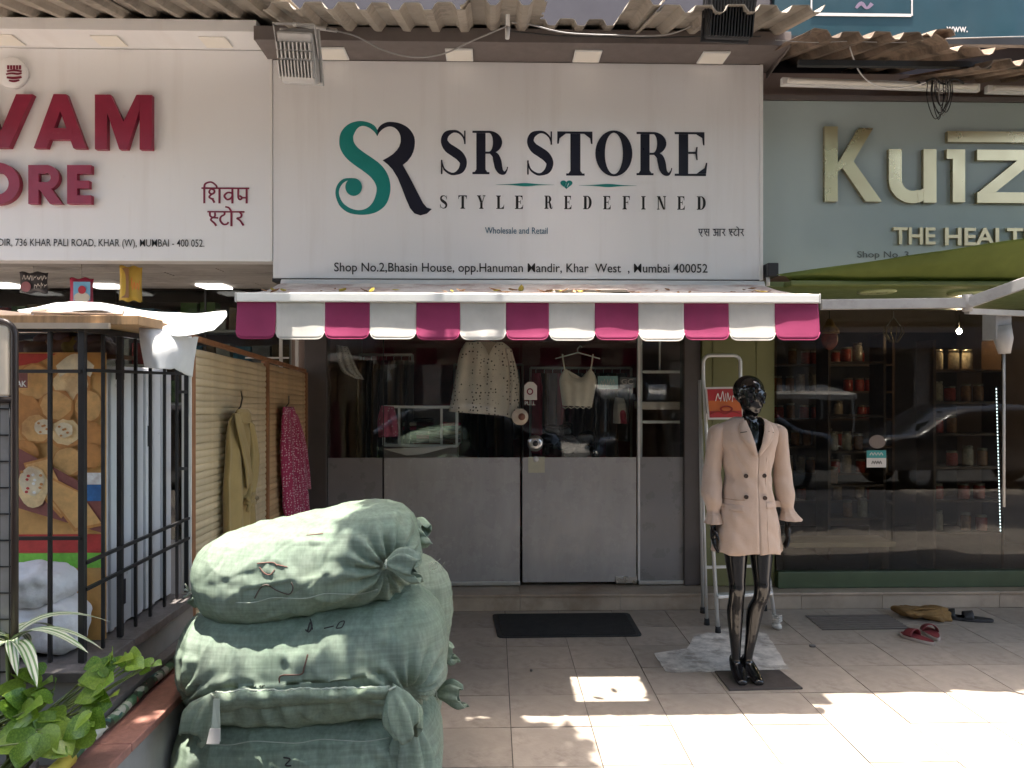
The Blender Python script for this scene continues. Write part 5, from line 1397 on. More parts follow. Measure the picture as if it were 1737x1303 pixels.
# ================================================================ green woven sacks
def weave():
    n = NT('green_woven_sack')
    c = n.mix(n.mr(n.noise(3.0, 6, .6), .35, .68, 0, 1), (.215, .29, .215), (.29, .35, .275))
    c = n.mix(n.mr(n.noise(1.6, 4), .55, .72, 0, .5), c, (.23, .32, .17))
    c = n.mix(n.mr(n.noise(9, 6), .58, .72, 0, .6), c, (.15, .18, .135))
    for mp in ((70, 70, 2), (2.5, 2.5, 85)):
        c = n.scale(c, n.mr(n.noise(1.0, 3, .6, n.mapping(mp)), .3, .7, .84, 1.17))
    n.l(c, n.b.inputs['Base Color']); n.b.inputs['Roughness'].default_value = .42; n.b.inputs['Specular IOR Level'].default_value = .45
    def wv(rot):
        w_ = n.n('ShaderNodeTexWave'); w_.inputs['Scale'].default_value = 125; w_.inputs['Distortion'].default_value = .6
        n.l(n.mapping((1, 1, 1), rot), w_.inputs[0]); return w_.outputs['Fac']
    h = n.math('ADD', n.math('MULTIPLY', wv((0, 0, 0)), .5), n.math('ADD', n.math('MULTIPLY', wv((0, rad(90), 0)), .5), n.math('MULTIPLY', n.noise(22, 6), 2.2)))
    rg = n.n('ShaderNodeTexNoise'); rg.noise_type = 'RIDGED_MULTIFRACTAL'; rg.inputs['Scale'].default_value = 5.5; rg.inputs['Detail'].default_value = 4; n.l(n.mapping((1.6, 1, .5)), rg.inputs['Vector'])
    h = n.math('ADD', h, n.math('MULTIPLY', rg.outputs[0], 1.6))
    n.bump(h, .5, .006)
    t_ = n.n('ShaderNodeBsdfTranslucent'); n.l(c, t_.inputs[0]); mx = n.n('ShaderNodeMixShader'); mx.inputs[0].default_value = .12
    n.l(n.b.outputs[0], mx.inputs[1]); n.l(t_.outputs[0], mx.inputs[2]); n.l(mx.outputs[0], n.o.inputs[0])
    return n.m
M_sack = weave()
M_pen = mat('marker_pen', (.035, .03, .028), .7); M_penr = mat('red_marker', (.22, .10, .08), .9); M_rope = mat('sack_thread', (.42, .46, .38), .8)
def bale(label, c, L, H, Dp, yaw, tilt, pinch, sd, zmin=None, n1=2.6, e1=.62, taper=(.0, .0), sagc=.0, pleat=False):
    """c centre; L length along local x; H, Dp full height/depth; pinch = list of (local x sign pos 0..1 along, angle, strength)"""
    c = Vector(c); Mx = Matrix.Rotation(yaw, 3, 'Z') @ Matrix.Rotation(-tilt, 3, 'Y')
    pin = []
    def core(u, v):
        s = 2 * v - 1; aa = 2 * math.pi * u
        pr = max(0.0, 1 - abs(s) ** (n1 * 1.9)) ** (1 / (n1 * 1.0))
        tp = 1 - (taper[0] if s < 0 else taper[1]) * abs(s) ** 1.5
        sq = lambda t, e: math.copysign(abs(t) ** e, t)
        y = Dp / 2 * pr * tp * sq(math.cos(aa), e1 + .15); z = H / 2 * pr * tp * sq(math.sin(aa), e1 + .12)
        return Vector((L / 2 * s, y, z))
    for (pu, pv) in pinch: pin.append(core(pu, pv))
    def fn(u, v):
        p = core(u, v); s = 2 * v - 1
        q = p.normalized()
        n_ = .011 * noise.noise(p * 4 + Vector((sd, 0, 0))) + .005 * noise.noise(p * 9 + Vector((0, sd, 0))) + .003 * noise.noise(p * 26 + Vector((0, 0, sd)))
        rid = noise.noise(Vector((p.x * 16, p.y * 3, p.z * 3 + sd))); n_ += .008 * (1 - abs(rid) * 2) * (.4 + abs(s) ** 2)
        rd2 = noise.noise(Vector((p.x * 5 + p.z * 3, p.y * 4, p.z * 6 - p.x * 2 + sd * 2))); n_ += .007 * max(0, 1 - abs(rd2) * 5)
        rd3 = noise.noise(Vector((p.x * 9 - p.z * 6, p.y * 6, p.z * 9 + sd * 3))); n_ -= .0035 * max(0, 1 - abs(rd3) * 6)
        if pleat: n_ += .010 * math.sin(p.x * 80 + 3 * noise.noise(p * 6)) * math.exp(-((p.z / H + .22) / .16) ** 2) * (.4 + .6 * abs(noise.noise(Vector((p.x * 5, sd, 0)))) * 2)
        for k, pp in enumerate(pin):
            dv = p - pp; d = dv.length
            ang = math.atan2(dv.z, dv.x)
            n_ += -.055 * math.exp(-(d / .055) ** 2) +   .021 * math.sin(ang * 15 + k + 2 * noise.noise(dv * 8)) * math.exp(-((d - .08) / .11) ** 2) * min(1, d / .05)
        p2 = p + Vector((0, q.y, q.z)) * n_ + Vector((n_ * .6 * s, 0, 0))
        p2.z -= sagc * (1 - s * s) * (1 if p.z > 0 else .2)
        w_ = c + Mx @ p2
        if zmin is not None: w_.z = max(w_.z, zmin + .002 * (1 + noise.noise(p * 20)))
        return w_
    mb = MB().grid(fn, 220, 170, True)
    zb_ = min(v.z for v in mb.v)
    T = thing('woven_sack', label, 'sack', (c.x, c.y, zb_))
    part('body', mb, M_sack, T)
    tree = BVHTree.FromPolygons(mb.v, mb.f)
    return T, tree, [c + Mx @ p for p in pin], Mx
def ear(T, p0, d, L=.11, w_=.055, flat=.45, sd=0, spread=(1, 0, 0)):
    """a pleated tuft of sack cloth bursting out of a tied knot"""
    p0, d = Vector(p0), Vector(d).normalized(); s_ = Vector(spread); x = (s_ - d * s_.dot(d)).normalized(); y = d.cross(x)
    n = 40; R_ = []
    for j in range(16):
        t = j / 15; r_ = .010 + w_ * (math.sin(min(1, t * 1.15) * math.pi * .5) ** .9) * (1 - .35 * max(0, t - .7) / .3)
        ring = []
        for k in range(n):
            aa = 2 * math.pi * k / n
            rr = r_ * (1 + .22 * math.sin(aa * 7 + sd + t * 1.2) * min(1, t * 2.5) + .12 * noise.noise(Vector((aa * 2, t * 3, sd))))
            ring.append(p0 + d * (L * t + .018 * math.sin(aa * 2 + sd) * t + .012 * noise.noise(Vector((aa, t, sd + 5)))) + x * rr * math.cos(aa) + y * rr * flat * math.sin(aa) + Vector((0, 0, -.03 * t * t)))
        R_.append(ring)
    e = part('tied_corner', MB().loft(R_, cap=False), M_sack, T, solid=.003)
    part('binding', MB().tube([p0 + d * .006 + (x * math.cos(t) + y * math.sin(t)) * (.014 + .002 * math.sin(t * 5)) for t in (2 * math.pi * 2.2 * k / 30 for k in range(31))], .0035, 5), M_rope, e)
    return e
def pen(T, tree, pts, r_=.0035, m_=None, nm='marker_stroke'):
    out = []
    cp_ = crm([tuple(q) for q in pts], 5)
    for px, py in cp_:
        d = ray(px, py).normalized(); h = tree.ray_cast(Vector((0, 0, CAMZ)), d)
        if h[0]: out.append(h[0] - d * .001)
    if len(out) > 1: part(nm, MB().tube(out, r_, 5), m_ or M_pen, T)
# bottom sack
zg = .0
B3, t3, pn3, M3 = bale('lowest green woven sack on the tiles, tied at the side, carrying two more', (P(520, 1290, 2.97).x, 3.09, .225), 1.02, .47, .64, rad(3), rad(0), [(.52, .9)], 3.1, zmin=.001, n1=2.8, taper=(.02, .05))
# middle sack
B2, t2, pn2, M2 = bale('middle green woven sack with rolled front hem, squeezed between two other sacks', (P(528, 1092, 2.97).x, 3.06, .645), 1.03, .49, .60, rad(2), rad(4), [(.575, .06), (.585, .87)], 7.7, n1=2.5, taper=(.06, .02), sagc=.03, pleat=True)
# top sack
B1, t1, pn1, M1 = bale('topmost green woven sack, sunlit, with tied corners at its end', (P(524, 955, 3.02).x, 3.03, 1.0), .87, .385, .52, rad(3), rad(10.5), [(.53, .88)], 1.3, n1=2.6, taper=(.13, .02), sagc=.015)
# sack standing behind
B4, t4, pn4, M4 = bale('dull green woven sack stood on end behind the stack of sacks', (P(662, 1100, 3.5).x, 3.5, .475), .90, .52, .38, rad(15), rad(84), [], 11.3, zmin=.001, n1=2.9, taper=(.05, .05))
ear(B1, P(654, 957, 2.80), (1, -.15, .12), .12, .05, .5, 1, (0, 0, 1)); ear(B1, P(683, 898, 3.1), (1, -.1, .05), .10, .045, .6, 3, (0, .3, 1))
ear(B1, P(383, 992, 3.0), (-1, -.1, -.2), .12, .03, .6, 5, (0, 0, 1))
part('tie_string', MB().tube([P(350, 1001, 3.0), P(336, 999, 2.99), P(322, 1003, 2.99), P(313, 1000, 2.99)], .005, 6).tube([P(322, 1003, 2.985), P(316, 994, 2.985), P(313, 990, 2.985)], .004, 6).tube([P(324, 1004, 2.98), P(318, 1010, 2.98), P(312, 1013, 2.98)], .004, 6), M_rope, B1)
ear(B2, P(366, 1178, 2.76), (-.55, -.25, -.8), .13, .05, .45, 2, (1, 0, -.6))
ear(B2, P(664, 1165, 2.76), (.45, -.25, -.85), .15, .055, .45, 4, (1, 0, .5))
part('tag_strip', MB().prism([P(362, 1186, 2.69), P(372, 1186, 2.69), P(374, 1258, 2.68), P(352, 1258, 2.68), P(360, 1225, 2.68)], (0, .003, 0)), M_rope, B2)
part('paper_tag', MB().prism([P(356, 1236, 2.675), P(374, 1236, 2.675), P(372, 1262, 2.67), P(350, 1262, 2.67)], (0, .002, 0)), M_paper, B2)
# rolled front hem of the middle sack
def hem(u, v):
    px = 366 + (664 - 366) * u; y0 = 1172 - 8 * u - 6 * math.sin(u * math.pi) * 0; hgt = 34 - 14 * u
    d_ = ray(px, y0 - 6); h = t2.ray_cast(Vector((0, 0, CAMZ)), d_.normalized()); Yf = (h[0].y if h[0] else 2.75) - .012
    py = y0 + hgt * v + 5 * noise.noise(Vector((u * 9, v, 0)))
    bul = .030 * math.sin(math.pi * v) * (1 + .5 * noise.noise(Vector((u * 14, 0, 3)))) + .01 * math.sin(u * 60) * (1 - v)
    return P(px, py, Yf - bul + .012 * v)
part('rolled_hem', MB().grid(hem, 130, 12), M_sack, B2, solid=.004)
part('stitching', MB().tube([hem(k / 60, .02) + Vector((0, -.004, .0015 * (k % 3 - 1))) for k in range(61)], .004, 5), M_rope, B2)
ear(B3, P(694, 1206, 2.86), (.05, -.2, -1), .26, .07, .4, 6, (1, 0, 0))
ear(B4, P(738, 1108, 3.36), (.8, -.2, .3), .09, .04, .4, 7, (0, 0, 1)); ear(B4, P(740, 1180, 3.36), (.9, -.2, .25), .12, .05, .4, 8, (0, 0, 1))
for pts in ([(432, 1055 - 40), (440, 1000), (452, 992), (470, 1002), (490, 1008), (497, 998), (494, 988)], ):
    pen(B1, t1, pts, .0024, mat('brown_smear', (.11, .085, .07), .9))
for pts in ([(436, 956), (462, 954), (470, 960)], [(440, 962), (448, 972), (458, 975), (466, 966)], [(470, 958), (488, 962)], [(520, 908), (548, 905)]): pen(B1, t1, pts, .0016, M_penr)
for pts in ([(530, 1068), (526, 1056), (522, 1070)], [(550, 1066), (566, 1062)], [(570, 1066), (576, 1056), (584, 1054), (580, 1064), (571, 1066)], [(526, 1050), (529, 1062), (524, 1072), (518, 1068)]): pen(B2, t2, pts, .0025)
for pts in ([(474, 1158), (477, 1146), (510, 1144), (516, 1132), (522, 1110)], [(505, 1188), (520, 1182), (530, 1184)]): pen(B2, t2, pts, .0028, mat('rust_paint', (.11, .06, .045), .9))
for pts in ([(481, 1285), (492, 1288), (484, 1298), (494, 1299)],): pen(B3, t3, pts, .003)
for pts in ([(725, 1018), (735, 1024), (728, 1008)], [(728, 1032), (738, 1038), (733, 1046)]): pen(B4, t4, pts, .0025)
for Tk, tk, y0, y1, x0, x1 in ((B1, t1, 1022, 1003, 400, 640), (B3, t3, 1262, 1254, 350, 660)):
    pen(Tk, tk, [(x0 + (x1 - x0) * q / 8, y0 + (y1 - y0) * q / 8 + 3 * math.sin(q * 2.1)) for q in range(9)], .0018, M_rope, 'sewn_seam')
fr = MB()
for k in range(26):
    p = P(735 + R.uniform(-8, 16), 958 + R.uniform(-6, 10), 3.36); fr.tube([p, p + Vector((R.uniform(-.01, .025), -.004, R.uniform(-.012, .02)))], .0012, 4)
part('frayed_threads', fr, M_rope, B4, kind='stuff')

# ================================================================ mannequin in a beige coat
YM = 4.37
XM = P(1268, 900, YM).x
mz = lambda py: CAMZ - (py - HY) * YM / FPX
mx_ = lambda px: (px - 1268) * YM / FPX
MN = thing('mannequin', 'glossy black faceless shop mannequin wearing a double breasted beige coat', 'mannequin', (XM, YM, 0))
body = MB()
def R0(spec, n=20): rings(body, [(XM + a, YM + b_, z, rx, ry) for a, b_, z, rx, ry in spec], n)
# trunk and neck
R0([(0, .0, .84, .02, .02), (0, 0, .86, .13, .09), (0, 0, .95, .155, .1), (0, 0, 1.08, .125, .085), (0, 0, 1.18, .115, .08), (0, -.005, 1.32, .14, .095), (0, 0, 1.41, .155, .08), (0, .005, 1.46, .10, .065), (.012, .0, 1.49, .048, .05), (.015, -.005, 1.53, .043, .047), (.015, -.012, 1.58, .045, .05)])
# head, turned to its left
hr = Matrix.Rotation(rad(28), 3, 'Z') @ Matrix.Rotation(rad(6), 3, 'X')
hc = Vector((XM + .004, YM - .02, 1.632))
def he(off, r_, rot=None): body.ell(hc + hr @ Vector(off), r_, 24, 16, hr @ (rot or Matrix.Identity(3)))
he((0, .01, .022), (.078, .097, .088)); he((0, -.022, -.035), (.062, .07, .078)); he((0, -.048, -.085), (.033, .036, .027)); he((0, -.083, .002), (.045, .018, .045))
he((0, -.100, -.018), (.011, .016, .03), Matrix.Rotation(.25, 3, 'X')); he((0, -.108, -.035), (.014, .013, .011)); he((0, -.084, -.066), (.02, .012, .009))
he((.076, .012, -.008), (.008, .016, .028)); he((-.076, .012, -.008), (.008, .016, .028))
# legs
for knee, ank, hip, s in (((mx_(1247), -.03, mz(997)), (mx_(1250), .02, mz(1128)), (-.075, 0, .93), -1), ((mx_(1289), -.035, mz(993)), (mx_(1271), .02, mz(1125)), (.075, 0, .93), 1)):
    hx, hy, hz = hip; kx, ky, kz = knee; ax_, ay, az = ank
    L_ = lambda a, b_, t: a + (b_ - a) * t
    R0([(hx, hy, hz, .078, .08), (L_(hx, kx, .35), L_(hy, ky, .3), L_(hz, kz, .35), .074, .076), (L_(hx, kx, .7), L_(hy, ky, .7), L_(hz, kz, .7), .058, .06), (kx, ky, kz + .03, .047, .05), (kx, ky - .004, kz - .01, .046, .048), (kx, ky + .012, kz - .07, .044, .046), (L_(kx, ax_, .35), L_(ky, ay, .35) + .028, L_(kz, az, .35), .047, .052), (L_(kx, ax_, .7), L_(ky, ay, .7) + .015, L_(kz, az, .7), .034, .037), (ax_, ay, az + .02, .026, .03), (ax_, ay, az - .03, .027, .034)])
    hl_ = [(ax_, ay + .012, .105, .028, .03), (ax_, ay + .006, .08, .03, .042)]
    foot = []
    for t in range(9):
        f = t / 8; foot.append([Vector((XM + ax_ + .012 * s * f + (.030 + .012 * math.sin(f * 2.6)) * (1 - .25 * f ** 6) * math.cos(q), YM + ay + .045 - .205 * f, .012 + .055 * (1 - f) ** 1.2 + .024 * (1 - .55 * f) + (.026 + .014 * (1 - f)) * (1 - .35 * f) * math.sin(q))) for q in (2 * math.pi * k / 16 for k in range(16))])
    body.loft(foot)
# arms and hands
def arm(sh, el, wr, s):
    sh, el, wr = (Vector((XM + a, YM + b_, c_)) for a, b_, c_ in (sh, el, wr))
    body.tube([sh, sh.lerp(el, .5), el, el.lerp(wr, .5), wr, wr + (wr - el).normalized() * .02], [.042, .037, .032, .030, .021, .02], 14)
    d = Vector((0, -.12, -1)).normalized(); pc = wr + d * .06
    body.ell(pc, (.019, .036, .048), 14, 10)
    for k in range(4):
        b0 = pc + d * .035 + Vector((0, -.026 + k * .0175, 0)); ln = (.062, .074, .07, .055)[k]
        body.tube([b0, b0 + Vector((-s * .004, -.004, -ln * .45)), b0 + Vector((-s * .014, -.008, -ln * .78)), b0 + Vector((-s * .024, -.01, -ln))], [.0092, .0088, .008, .0068], 8)
    t0 = pc + Vector((-s * .004, -.028, .022)); body.tube([t0, t0 + Vector((-s * .006, -.024, -.026)), t0 + Vector((-s * .012, -.03, -.06))], [.0115, .0098, .0078], 8)
arm((-.168, .0, 1.425), (mx_(1207), .02, 1.19), (mx_(1207), -.02, mz(888)), -1)
arm((.168, .0, 1.425), (mx_(1331), .02, 1.19), (mx_(1334), -.02, mz(882)), 1)
M_blk = NT('mannequin_gloss'); M_blk.b.inputs['Base Color'].default_value = (.006, .006, .007, 1); M_blk.b.inputs['Roughness'].default_value = .1; M_blk.b.inputs['Coat Weight'].default_value = .15; M_blk.b.inputs['Coat Roughness'].default_value = .03
M_blk.l(M_blk.mr(M_blk.noise(9, 6), .35, .7, .06, .17), M_blk.b.inputs['Roughness']); M_blk = M_blk.m
part('body', fuse(body, .0058, 14), M_blk, MN)
q = [G(x, y, 0) for x, y in ((1237, 1173), (1362, 1170), (1322, 1139), (1212, 1141))]
part('base_plate', MB().prism([p + Vector((0, 0, .001)) for p in q], (0, 0, .011)), mat('base_plate', (.06, .05, .046), .45, var=.2), MN, bevel=.003)
# coat
def coat_mat():
    n = NT('beige_coat_cotton')
    c = n.scale((.46, .345, .275), n.mr(n.noise(3, 5), .3, .7, .97, 1.03))
    n.l(c, n.b.inputs['Base Color']); n.b.inputs['Roughness'].default_value = .8; n.b.inputs['Specular IOR Level'].default_value = .25; n.b.inputs['Sheen Weight'].default_value = .25
    n.bump(n.math('ADD', n.noise(13, 6, .6), n.math('MULTIPLY', n.noise(300, 2), .2)), .45, .014)
    return n.m
M_coat = coat_mat()
tab = [(.735, .194, .13), (.82, .184, .125), (.95, .164, .116), (1.06, .140, .106), (1.17, .126, .098), (1.27, .143, .110), (1.36, .165, .116), (1.42, .178, .100), (1.455, .165, .084), (1.478, .12, .072), (1.50, .075, .064)]
def ab(z):
    for i in range(len(tab) - 1):
        if z <= tab[i + 1][0]:
            t = (z - tab[i][0]) / (tab[i + 1][0] - tab[i][0]); t = max(0, t); t = t * t * (3 - 2 * t) if i > 6 else t
            return tab[i][1] + (tab[i + 1][1] - tab[i][1]) * t, tab[i][2] + (tab[i + 1][2] - tab[i][2]) * t
    return tab[-1][1:]
VB = 1.30
wv_ = lambda z: max(.0, (z - VB) / (1.5 - VB)) ** .9 * .058
def coat_pt(th, z, o=0):
    a_, b_ = ab(z); low = max(0, (1.1 - z) / .36)
    f = 1 + .035 * low * math.sin(th * 5 + .7) + .018 * low * math.sin(th * 9 + 2) + .02 * noise.noise(Vector((math.cos(th) * 3, math.sin(th) * 3, z * 6)))
    wr = .009 * noise.noise(Vector((math.cos(th) * 4 + z * 6, z * 11, 3))) * (1 if z < 1.35 else .3)
    sq = lambda t: math.copysign(abs(t) ** .88, t)
    return Vector((XM + (a_ * f + wr + o) * sq(math.cos(th)), YM + (b_ * f + wr + o) * sq(math.sin(th)), z))
rows_ = []; NZ = 64; NTH = 96
for j in range(NZ):
    z = .735 + (1.5 - .735) * j / (NZ - 1)
    a_, b_ = ab(z); w_ = wv_(z); xc = .02
    th0 = -math.pi / 2 + math.asin(max(-.99, min(.99, (xc + w_) / a_))) + .004
    th1 = 1.5 * math.pi + math.asin(max(-.99, min(.99, (xc - w_) / a_))) - .004
    hz = .006 * math.sin(3 * j) * 0
    row = [coat_pt(th0 + (th1 - th0) * k / (NTH - 1), z) for k in range(NTH)]
    if j == 0:
        for k, v in enumerate(row): v.z += .006 * math.sin(k * .35)
    rows_.append(row)
CT = part('coat', MB().loft(rows_, cap=False, closed=False), M_coat, MN, solid=.005, label='beige double breasted coat with four dark buttons and puffed sleeves')
def front(x, z, o=.008):
    a_, b_ = ab(z); t = max(-.98, min(.98, x / a_)); th = -math.acos(t) if True else 0
    p = coat_pt(th, z, o); return Vector((XM + x, p.y, z))
for s in (-1, 1):
    inn = [(.02 + s * wv_(z), z) for z in (1.488, 1.45, 1.41, 1.37, 1.335, 1.30)]
    out_ = [(.02 + s * .085, 1.478), (.02 + s * .1, 1.435), (.02 + s * .098, 1.405), (.02 + s * .08, 1.372), (.02 + s * .05, 1.335), (.02 + s * .012 - .006, 1.285)]
    rr = []
    for (xi, zi), (xo, zo) in zip(crm(inn, 3), crm(out_, 3)):
        rr.append([front(xi + (xo - xi) * t, zi + (zo - zi) * t, .010 + .007 * math.sin(math.pi * t) + (.004 if s > 0 else .001)) for t in (0, .2, .4, .6, .8, 1)])
    part('lapel', MB().loft(rr, cap=False, closed=False), M_coat, CT, solid=.004)
    part('lapel_notch', MB().tube([front(.02 + s * .062, 1.425, .021), front(.02 + s * .098, 1.418, .018)], .0022, 5), M_dark, CT)
rr = [[front(.074 + .003 * k, z, .0045 + .002 * (k == 0)) for k in range(2)] for z in [1.275 - i * .0275 for i in range(20)]]
part('front_edge', MB().loft(rr, cap=False, closed=False), M_coat, CT, solid=.004)
part('front_seam', MB().tube([front(.0765, 1.275 - i * .0275, .004) for i in range(20)], .0022, 5), mat('coat_seam', (.24, .15, .1), .9), CT)
M_btn = mat('horn_button', (.05, .03, .022), .25, var=.4, vs=60)
for px, py in ((1255, 805), (1287, 805), (1255, 840), (1287, 842)):
    p = front(mx_(px), mz(py), .008)
    part('button', MB().lathe([(.001, .005), (.007, .0045), (.0115, .007), (.0125, .003), (.0125, -.003)], p, 16, Matrix.Rotation(math.pi / 2, 3, 'X')), M_btn, CT)
for x0, x1, z0 in ((mx_(1218), mx_(1251), mz(853)), (mx_(1289), mx_(1323), mz(849))):
    rr = [[front(x0 + (x1 - x0) * k / 8, z0 - .036 * t - .004 * (k / 8), .006 + .006 * t) for k in range(9)] for t in (0, .33, .66, 1)]
    part('pocket_flap', MB().loft(rr, cap=False, closed=False), M_coat, CT, solid=.004)
part('waist_seam', MB().tube([coat_pt(-math.pi + .12 + (math.pi - .24) * k / 30, mz(845) - .002, .003) for k in range(31) if abs(k - 17) > 4][:13], .0018, 5), mat('coat_seam2', (.3, .2, .14), .9), CT)
def sleeve(pts, rs, s, sd):
    pts = crm([tuple(p) for p in pts], 6); rs = crm([(r_,) for r_ in rs], 6); rg = []
    for (x, y, z), (r_,) in zip(pts, rs):
        ring = []
        for k in range(28):
            aa = 2 * math.pi * k / 28
            f = 1 + .05 * noise.noise(Vector((math.cos(aa) * 2, math.sin(aa) * 2, z * 16 + sd))) + (.07 * math.sin(aa * 9 + sd) if z < mz(862) else 0) + .04 * math.sin(z * 55 + math.cos(aa) * 2 + sd) * max(0, min(1, (1.28 - z) / .1))
            ring.append(Vector((XM + x + r_ * f * math.cos(aa), YM + y + r_ * 1.12 * f * math.sin(aa), z + .01 * math.sin(aa) * 0)))
        rg.append(ring)
    part('sleeve', MB().loft(rg, cap=False), M_coat, CT, solid=.004)
    i = len(rg) - 9
    part('cuff_gather', MB().tube([v * 1.0 for v in rg[i]] + [rg[i][0]], .004, 5), M_coat, CT)
sleeve([(-.150, 0, 1.462), (-.172, 0, 1.435), (-.183, .0, 1.37), (-.193, .008, 1.28), (-.203, .012, 1.18), (-.207, .0, 1.08), (mx_(1207), -.01, mz(850)), (mx_(1208), -.012, mz(866)), (mx_(1209), -.014, mz(876)), (mx_(1208), -.016, mz(888))], [.022, .046, .048, .046, .050, .056, .050, .033, .040, .052], -1, 1)
sleeve([(.150, 0, 1.462), (.172, 0, 1.435), (.183, .0, 1.37), (.195, .008, 1.28), (.205, .012, 1.18), (.212, .0, 1.08), (mx_(1333), -.01, mz(850)), (mx_(1335), -.012, mz(864)), (mx_(1337), -.014, mz(874)), (mx_(1341), -.016, mz(883))], [.022, .046, .048, .046, .050, .053, .045, .033, .044, .062], 1, 4)

# ================================================================ ladder with red sign
M_lad = mat('ladder_aluminium', (.60, .60, .585), .4, metal=.35, var=.08)
LD = thing('step_ladder', 'aluminium step ladder with rounded top rail standing beside the olive pier', 'ladder', G(1240, 1060))
def tubep(pts, r_=.014, nm='rail', m_=None): part(nm, MB().tube(pts, r_, 8), m_ or M_lad, LD)
fl_, fr_ = G(1218, 1074), G(1316, 1066)
tl, tr_ = P(1193, 640, 5.42), P(1256, 640, 5.42)
zt_ = P(1220, 603, 5.42).z
arcp = [Vector((tl.x, 5.42, tl.z))] + [Vector((tl.x + .05 - .05 * math.cos(t), 5.42, zt_ - .05 + .05 * math.sin(t))) for t in (k * math.pi / 10 for k in range(6))] + [Vector((tr_.x - .05 + .05 * math.sin(t), 5.42, zt_ - .05 + .05 * math.cos(t))) for t in (k * math.pi / 10 for k in range(6))] + [Vector((tr_.x, 5.42, tr_.z))]
tubep([fl_ + Vector((0, 0, .02)), fl_.lerp(tl, .5)] + arcp + [fr_.lerp(tr_, .5), fr_ + Vector((0, 0, .02))], .0135, 'front_frame')
rl_, rr_ = G(1192, 1040), G(1297, 1036)
tubep([rl_ + Vector((0, 0, .02)), tl + Vector((-.015, .04, -.02))], .012, 'rear_leg'); tubep([rr_ + Vector((0, 0, .02)), tr_ + Vector((.0, .04, -.02))], .012, 'rear_leg')
tubep([G(1199, 1060) + Vector((0, 0, .02)), tl + Vector((-.02, -.01, -.3))], .011, 'side_brace')
for t in (.14, .32, .5, .68, .86):
    a_, c_ = fl_.lerp(tl, t), fr_.lerp(tr_, t); part('step', MB().bar(a_, c_, .07, .022), M_lad, LD, bevel=.003)
for t in (.2, .5): part('rear_crossbar', MB().bar(rl_.lerp(tl, t), rr_.lerp(tr_, t), .014, .02), M_lad, LD)
for p in (fl_, rl_, rr_, G(1199, 1060)): part('rubber_foot', MB().tube([p + Vector((0, 0, .001)), p + Vector((0, 0, .045))], [.021, .018], 10), M_rubber, LD)
ft = MB().ell(fr_ + Vector((0, -.02, .025)), (.03, .055, .024)).tube([fr_ + Vector((0, 0, .03)), fr_ + Vector((0, .0, .09))], [.028, .026], 10)
for k in range(4): ft.tube([fr_ + Vector((-.032 + .005 * k, -.02, .05 + .016 * k)), fr_ + Vector((0, -.05, .055 + .014 * k)), fr_ + Vector((.034, -.02, .06 + .012 * k))], .005, 5)
part('wrapped_foot', ft, mat('white_rag', (.5, .48, .44), .8, var=.2), LD)
Yr = 5.36
RS = thing('red_notice_board', 'small red and orange notice with white border hung on the ladder', 'notice', P(1228, 712, Yr))
a_ = [P(1196, 657, Yr), P(1258, 656, Yr), P(1262, 711, Yr - .06), P(1201, 712, Yr - .06)]
def quadpart(nm, us, m_, dy, par):
    def bil(u, v): return a_[0].lerp(a_[1], u).lerp(a_[3].lerp(a_[2], u), v) + Vector((0, dy, 0))
    u0, u1, v0, v1 = us; part(nm, MB().prism([bil(u0, v0), bil(u1, v0), bil(u1, v1), bil(u0, v1)], (0, .0015, 0)), m_, par)
quadpart('board', (0, 1, 0, 1), M_paper, 0, RS); quadpart('red_field', (.05, .95, .06, .94), mat('notice_red', (.42, .02, .018), .4), -.002, RS); quadpart('orange_field', (.05, .95, .42, .74), mat('notice_orange', (.55, .12, .01), .4), -.004, RS)
g = scrawl(31, 4); part('script_writing', fitpx(g, 1213, 1248, 663, 683, Yr - .03, .002), M_paper, RS)
g = GL().ring(0, 0, (1, .5), (.7, .3)); part('bowl_mark', fitpx(g, 1221, 1243, 688, 700, Yr - .05, .001), mat('notice_dark', (.25, .02, .01), .4), RS)
g = GL().ribbon([(0, 0, .1), (1, .2, .12), (2, 0, .1), (3, .2, .12), (4, 0, .1)]); part('wave_mark', fitpx(g, 1205, 1255, 697, 703, Yr - .055, .001), mat('notice_dark2', (.25, .02, .01), .4), RS)

# ================================================================ floor things
q = [G(x, y, .001) for x, y in ((844, 1083), (1090, 1080), (1067, 1041), (835, 1043))]
cc = sum(q, Vector()) / 4; out_ = []
for i in range(4):
    p0_, p1_, p2_ = q[i - 1], q[i], q[(i + 1) % 4]
    A_ = p1_ + (p0_ - p1_).normalized() * .035; B_ = p1_ + (p2_ - p1_).normalized() * .035
    out_ += [A_, A_.lerp(p1_, .6).lerp(B_, .3), B_]
dm = thing('door_mat', 'black rubber door mat in front of the SR shop step', 'mat', cc)
part('mat_sheet', MB().prism(out_, (0, 0, .008)), M_rubber, dm, bevel=.002)
part('mat_ribs', MB().prism([cc + (p - cc) * .93 + Vector((0, 0, .0085)) for p in out_], (0, 0, .003)), mat('mat_pile', (.016, .016, .017), .95, bump=1, bs=200), dm)
T = thing('drain_grate', 'dull slotted floor drain grate by the right hand step', 'grate', G(1445, 1056))
q = [G(x, y, .0015) for x, y in ((1395, 1069), (1545, 1067), (1505, 1043), (1366, 1044))]
for k in range(7):
    t0, t1 = k / 7 + .02, (k + 1) / 7 - .03
    part('slat', MB().prism([q[3].lerp(q[0], t0), q[2].lerp(q[1], t0), q[2].lerp(q[1], t1), q[3].lerp(q[0], t1)], (0, 0, .005)), mat('grate_metal', (.17, .14, .125), .5) if k == 0 else bpy.data.materials['grate_metal'], T)
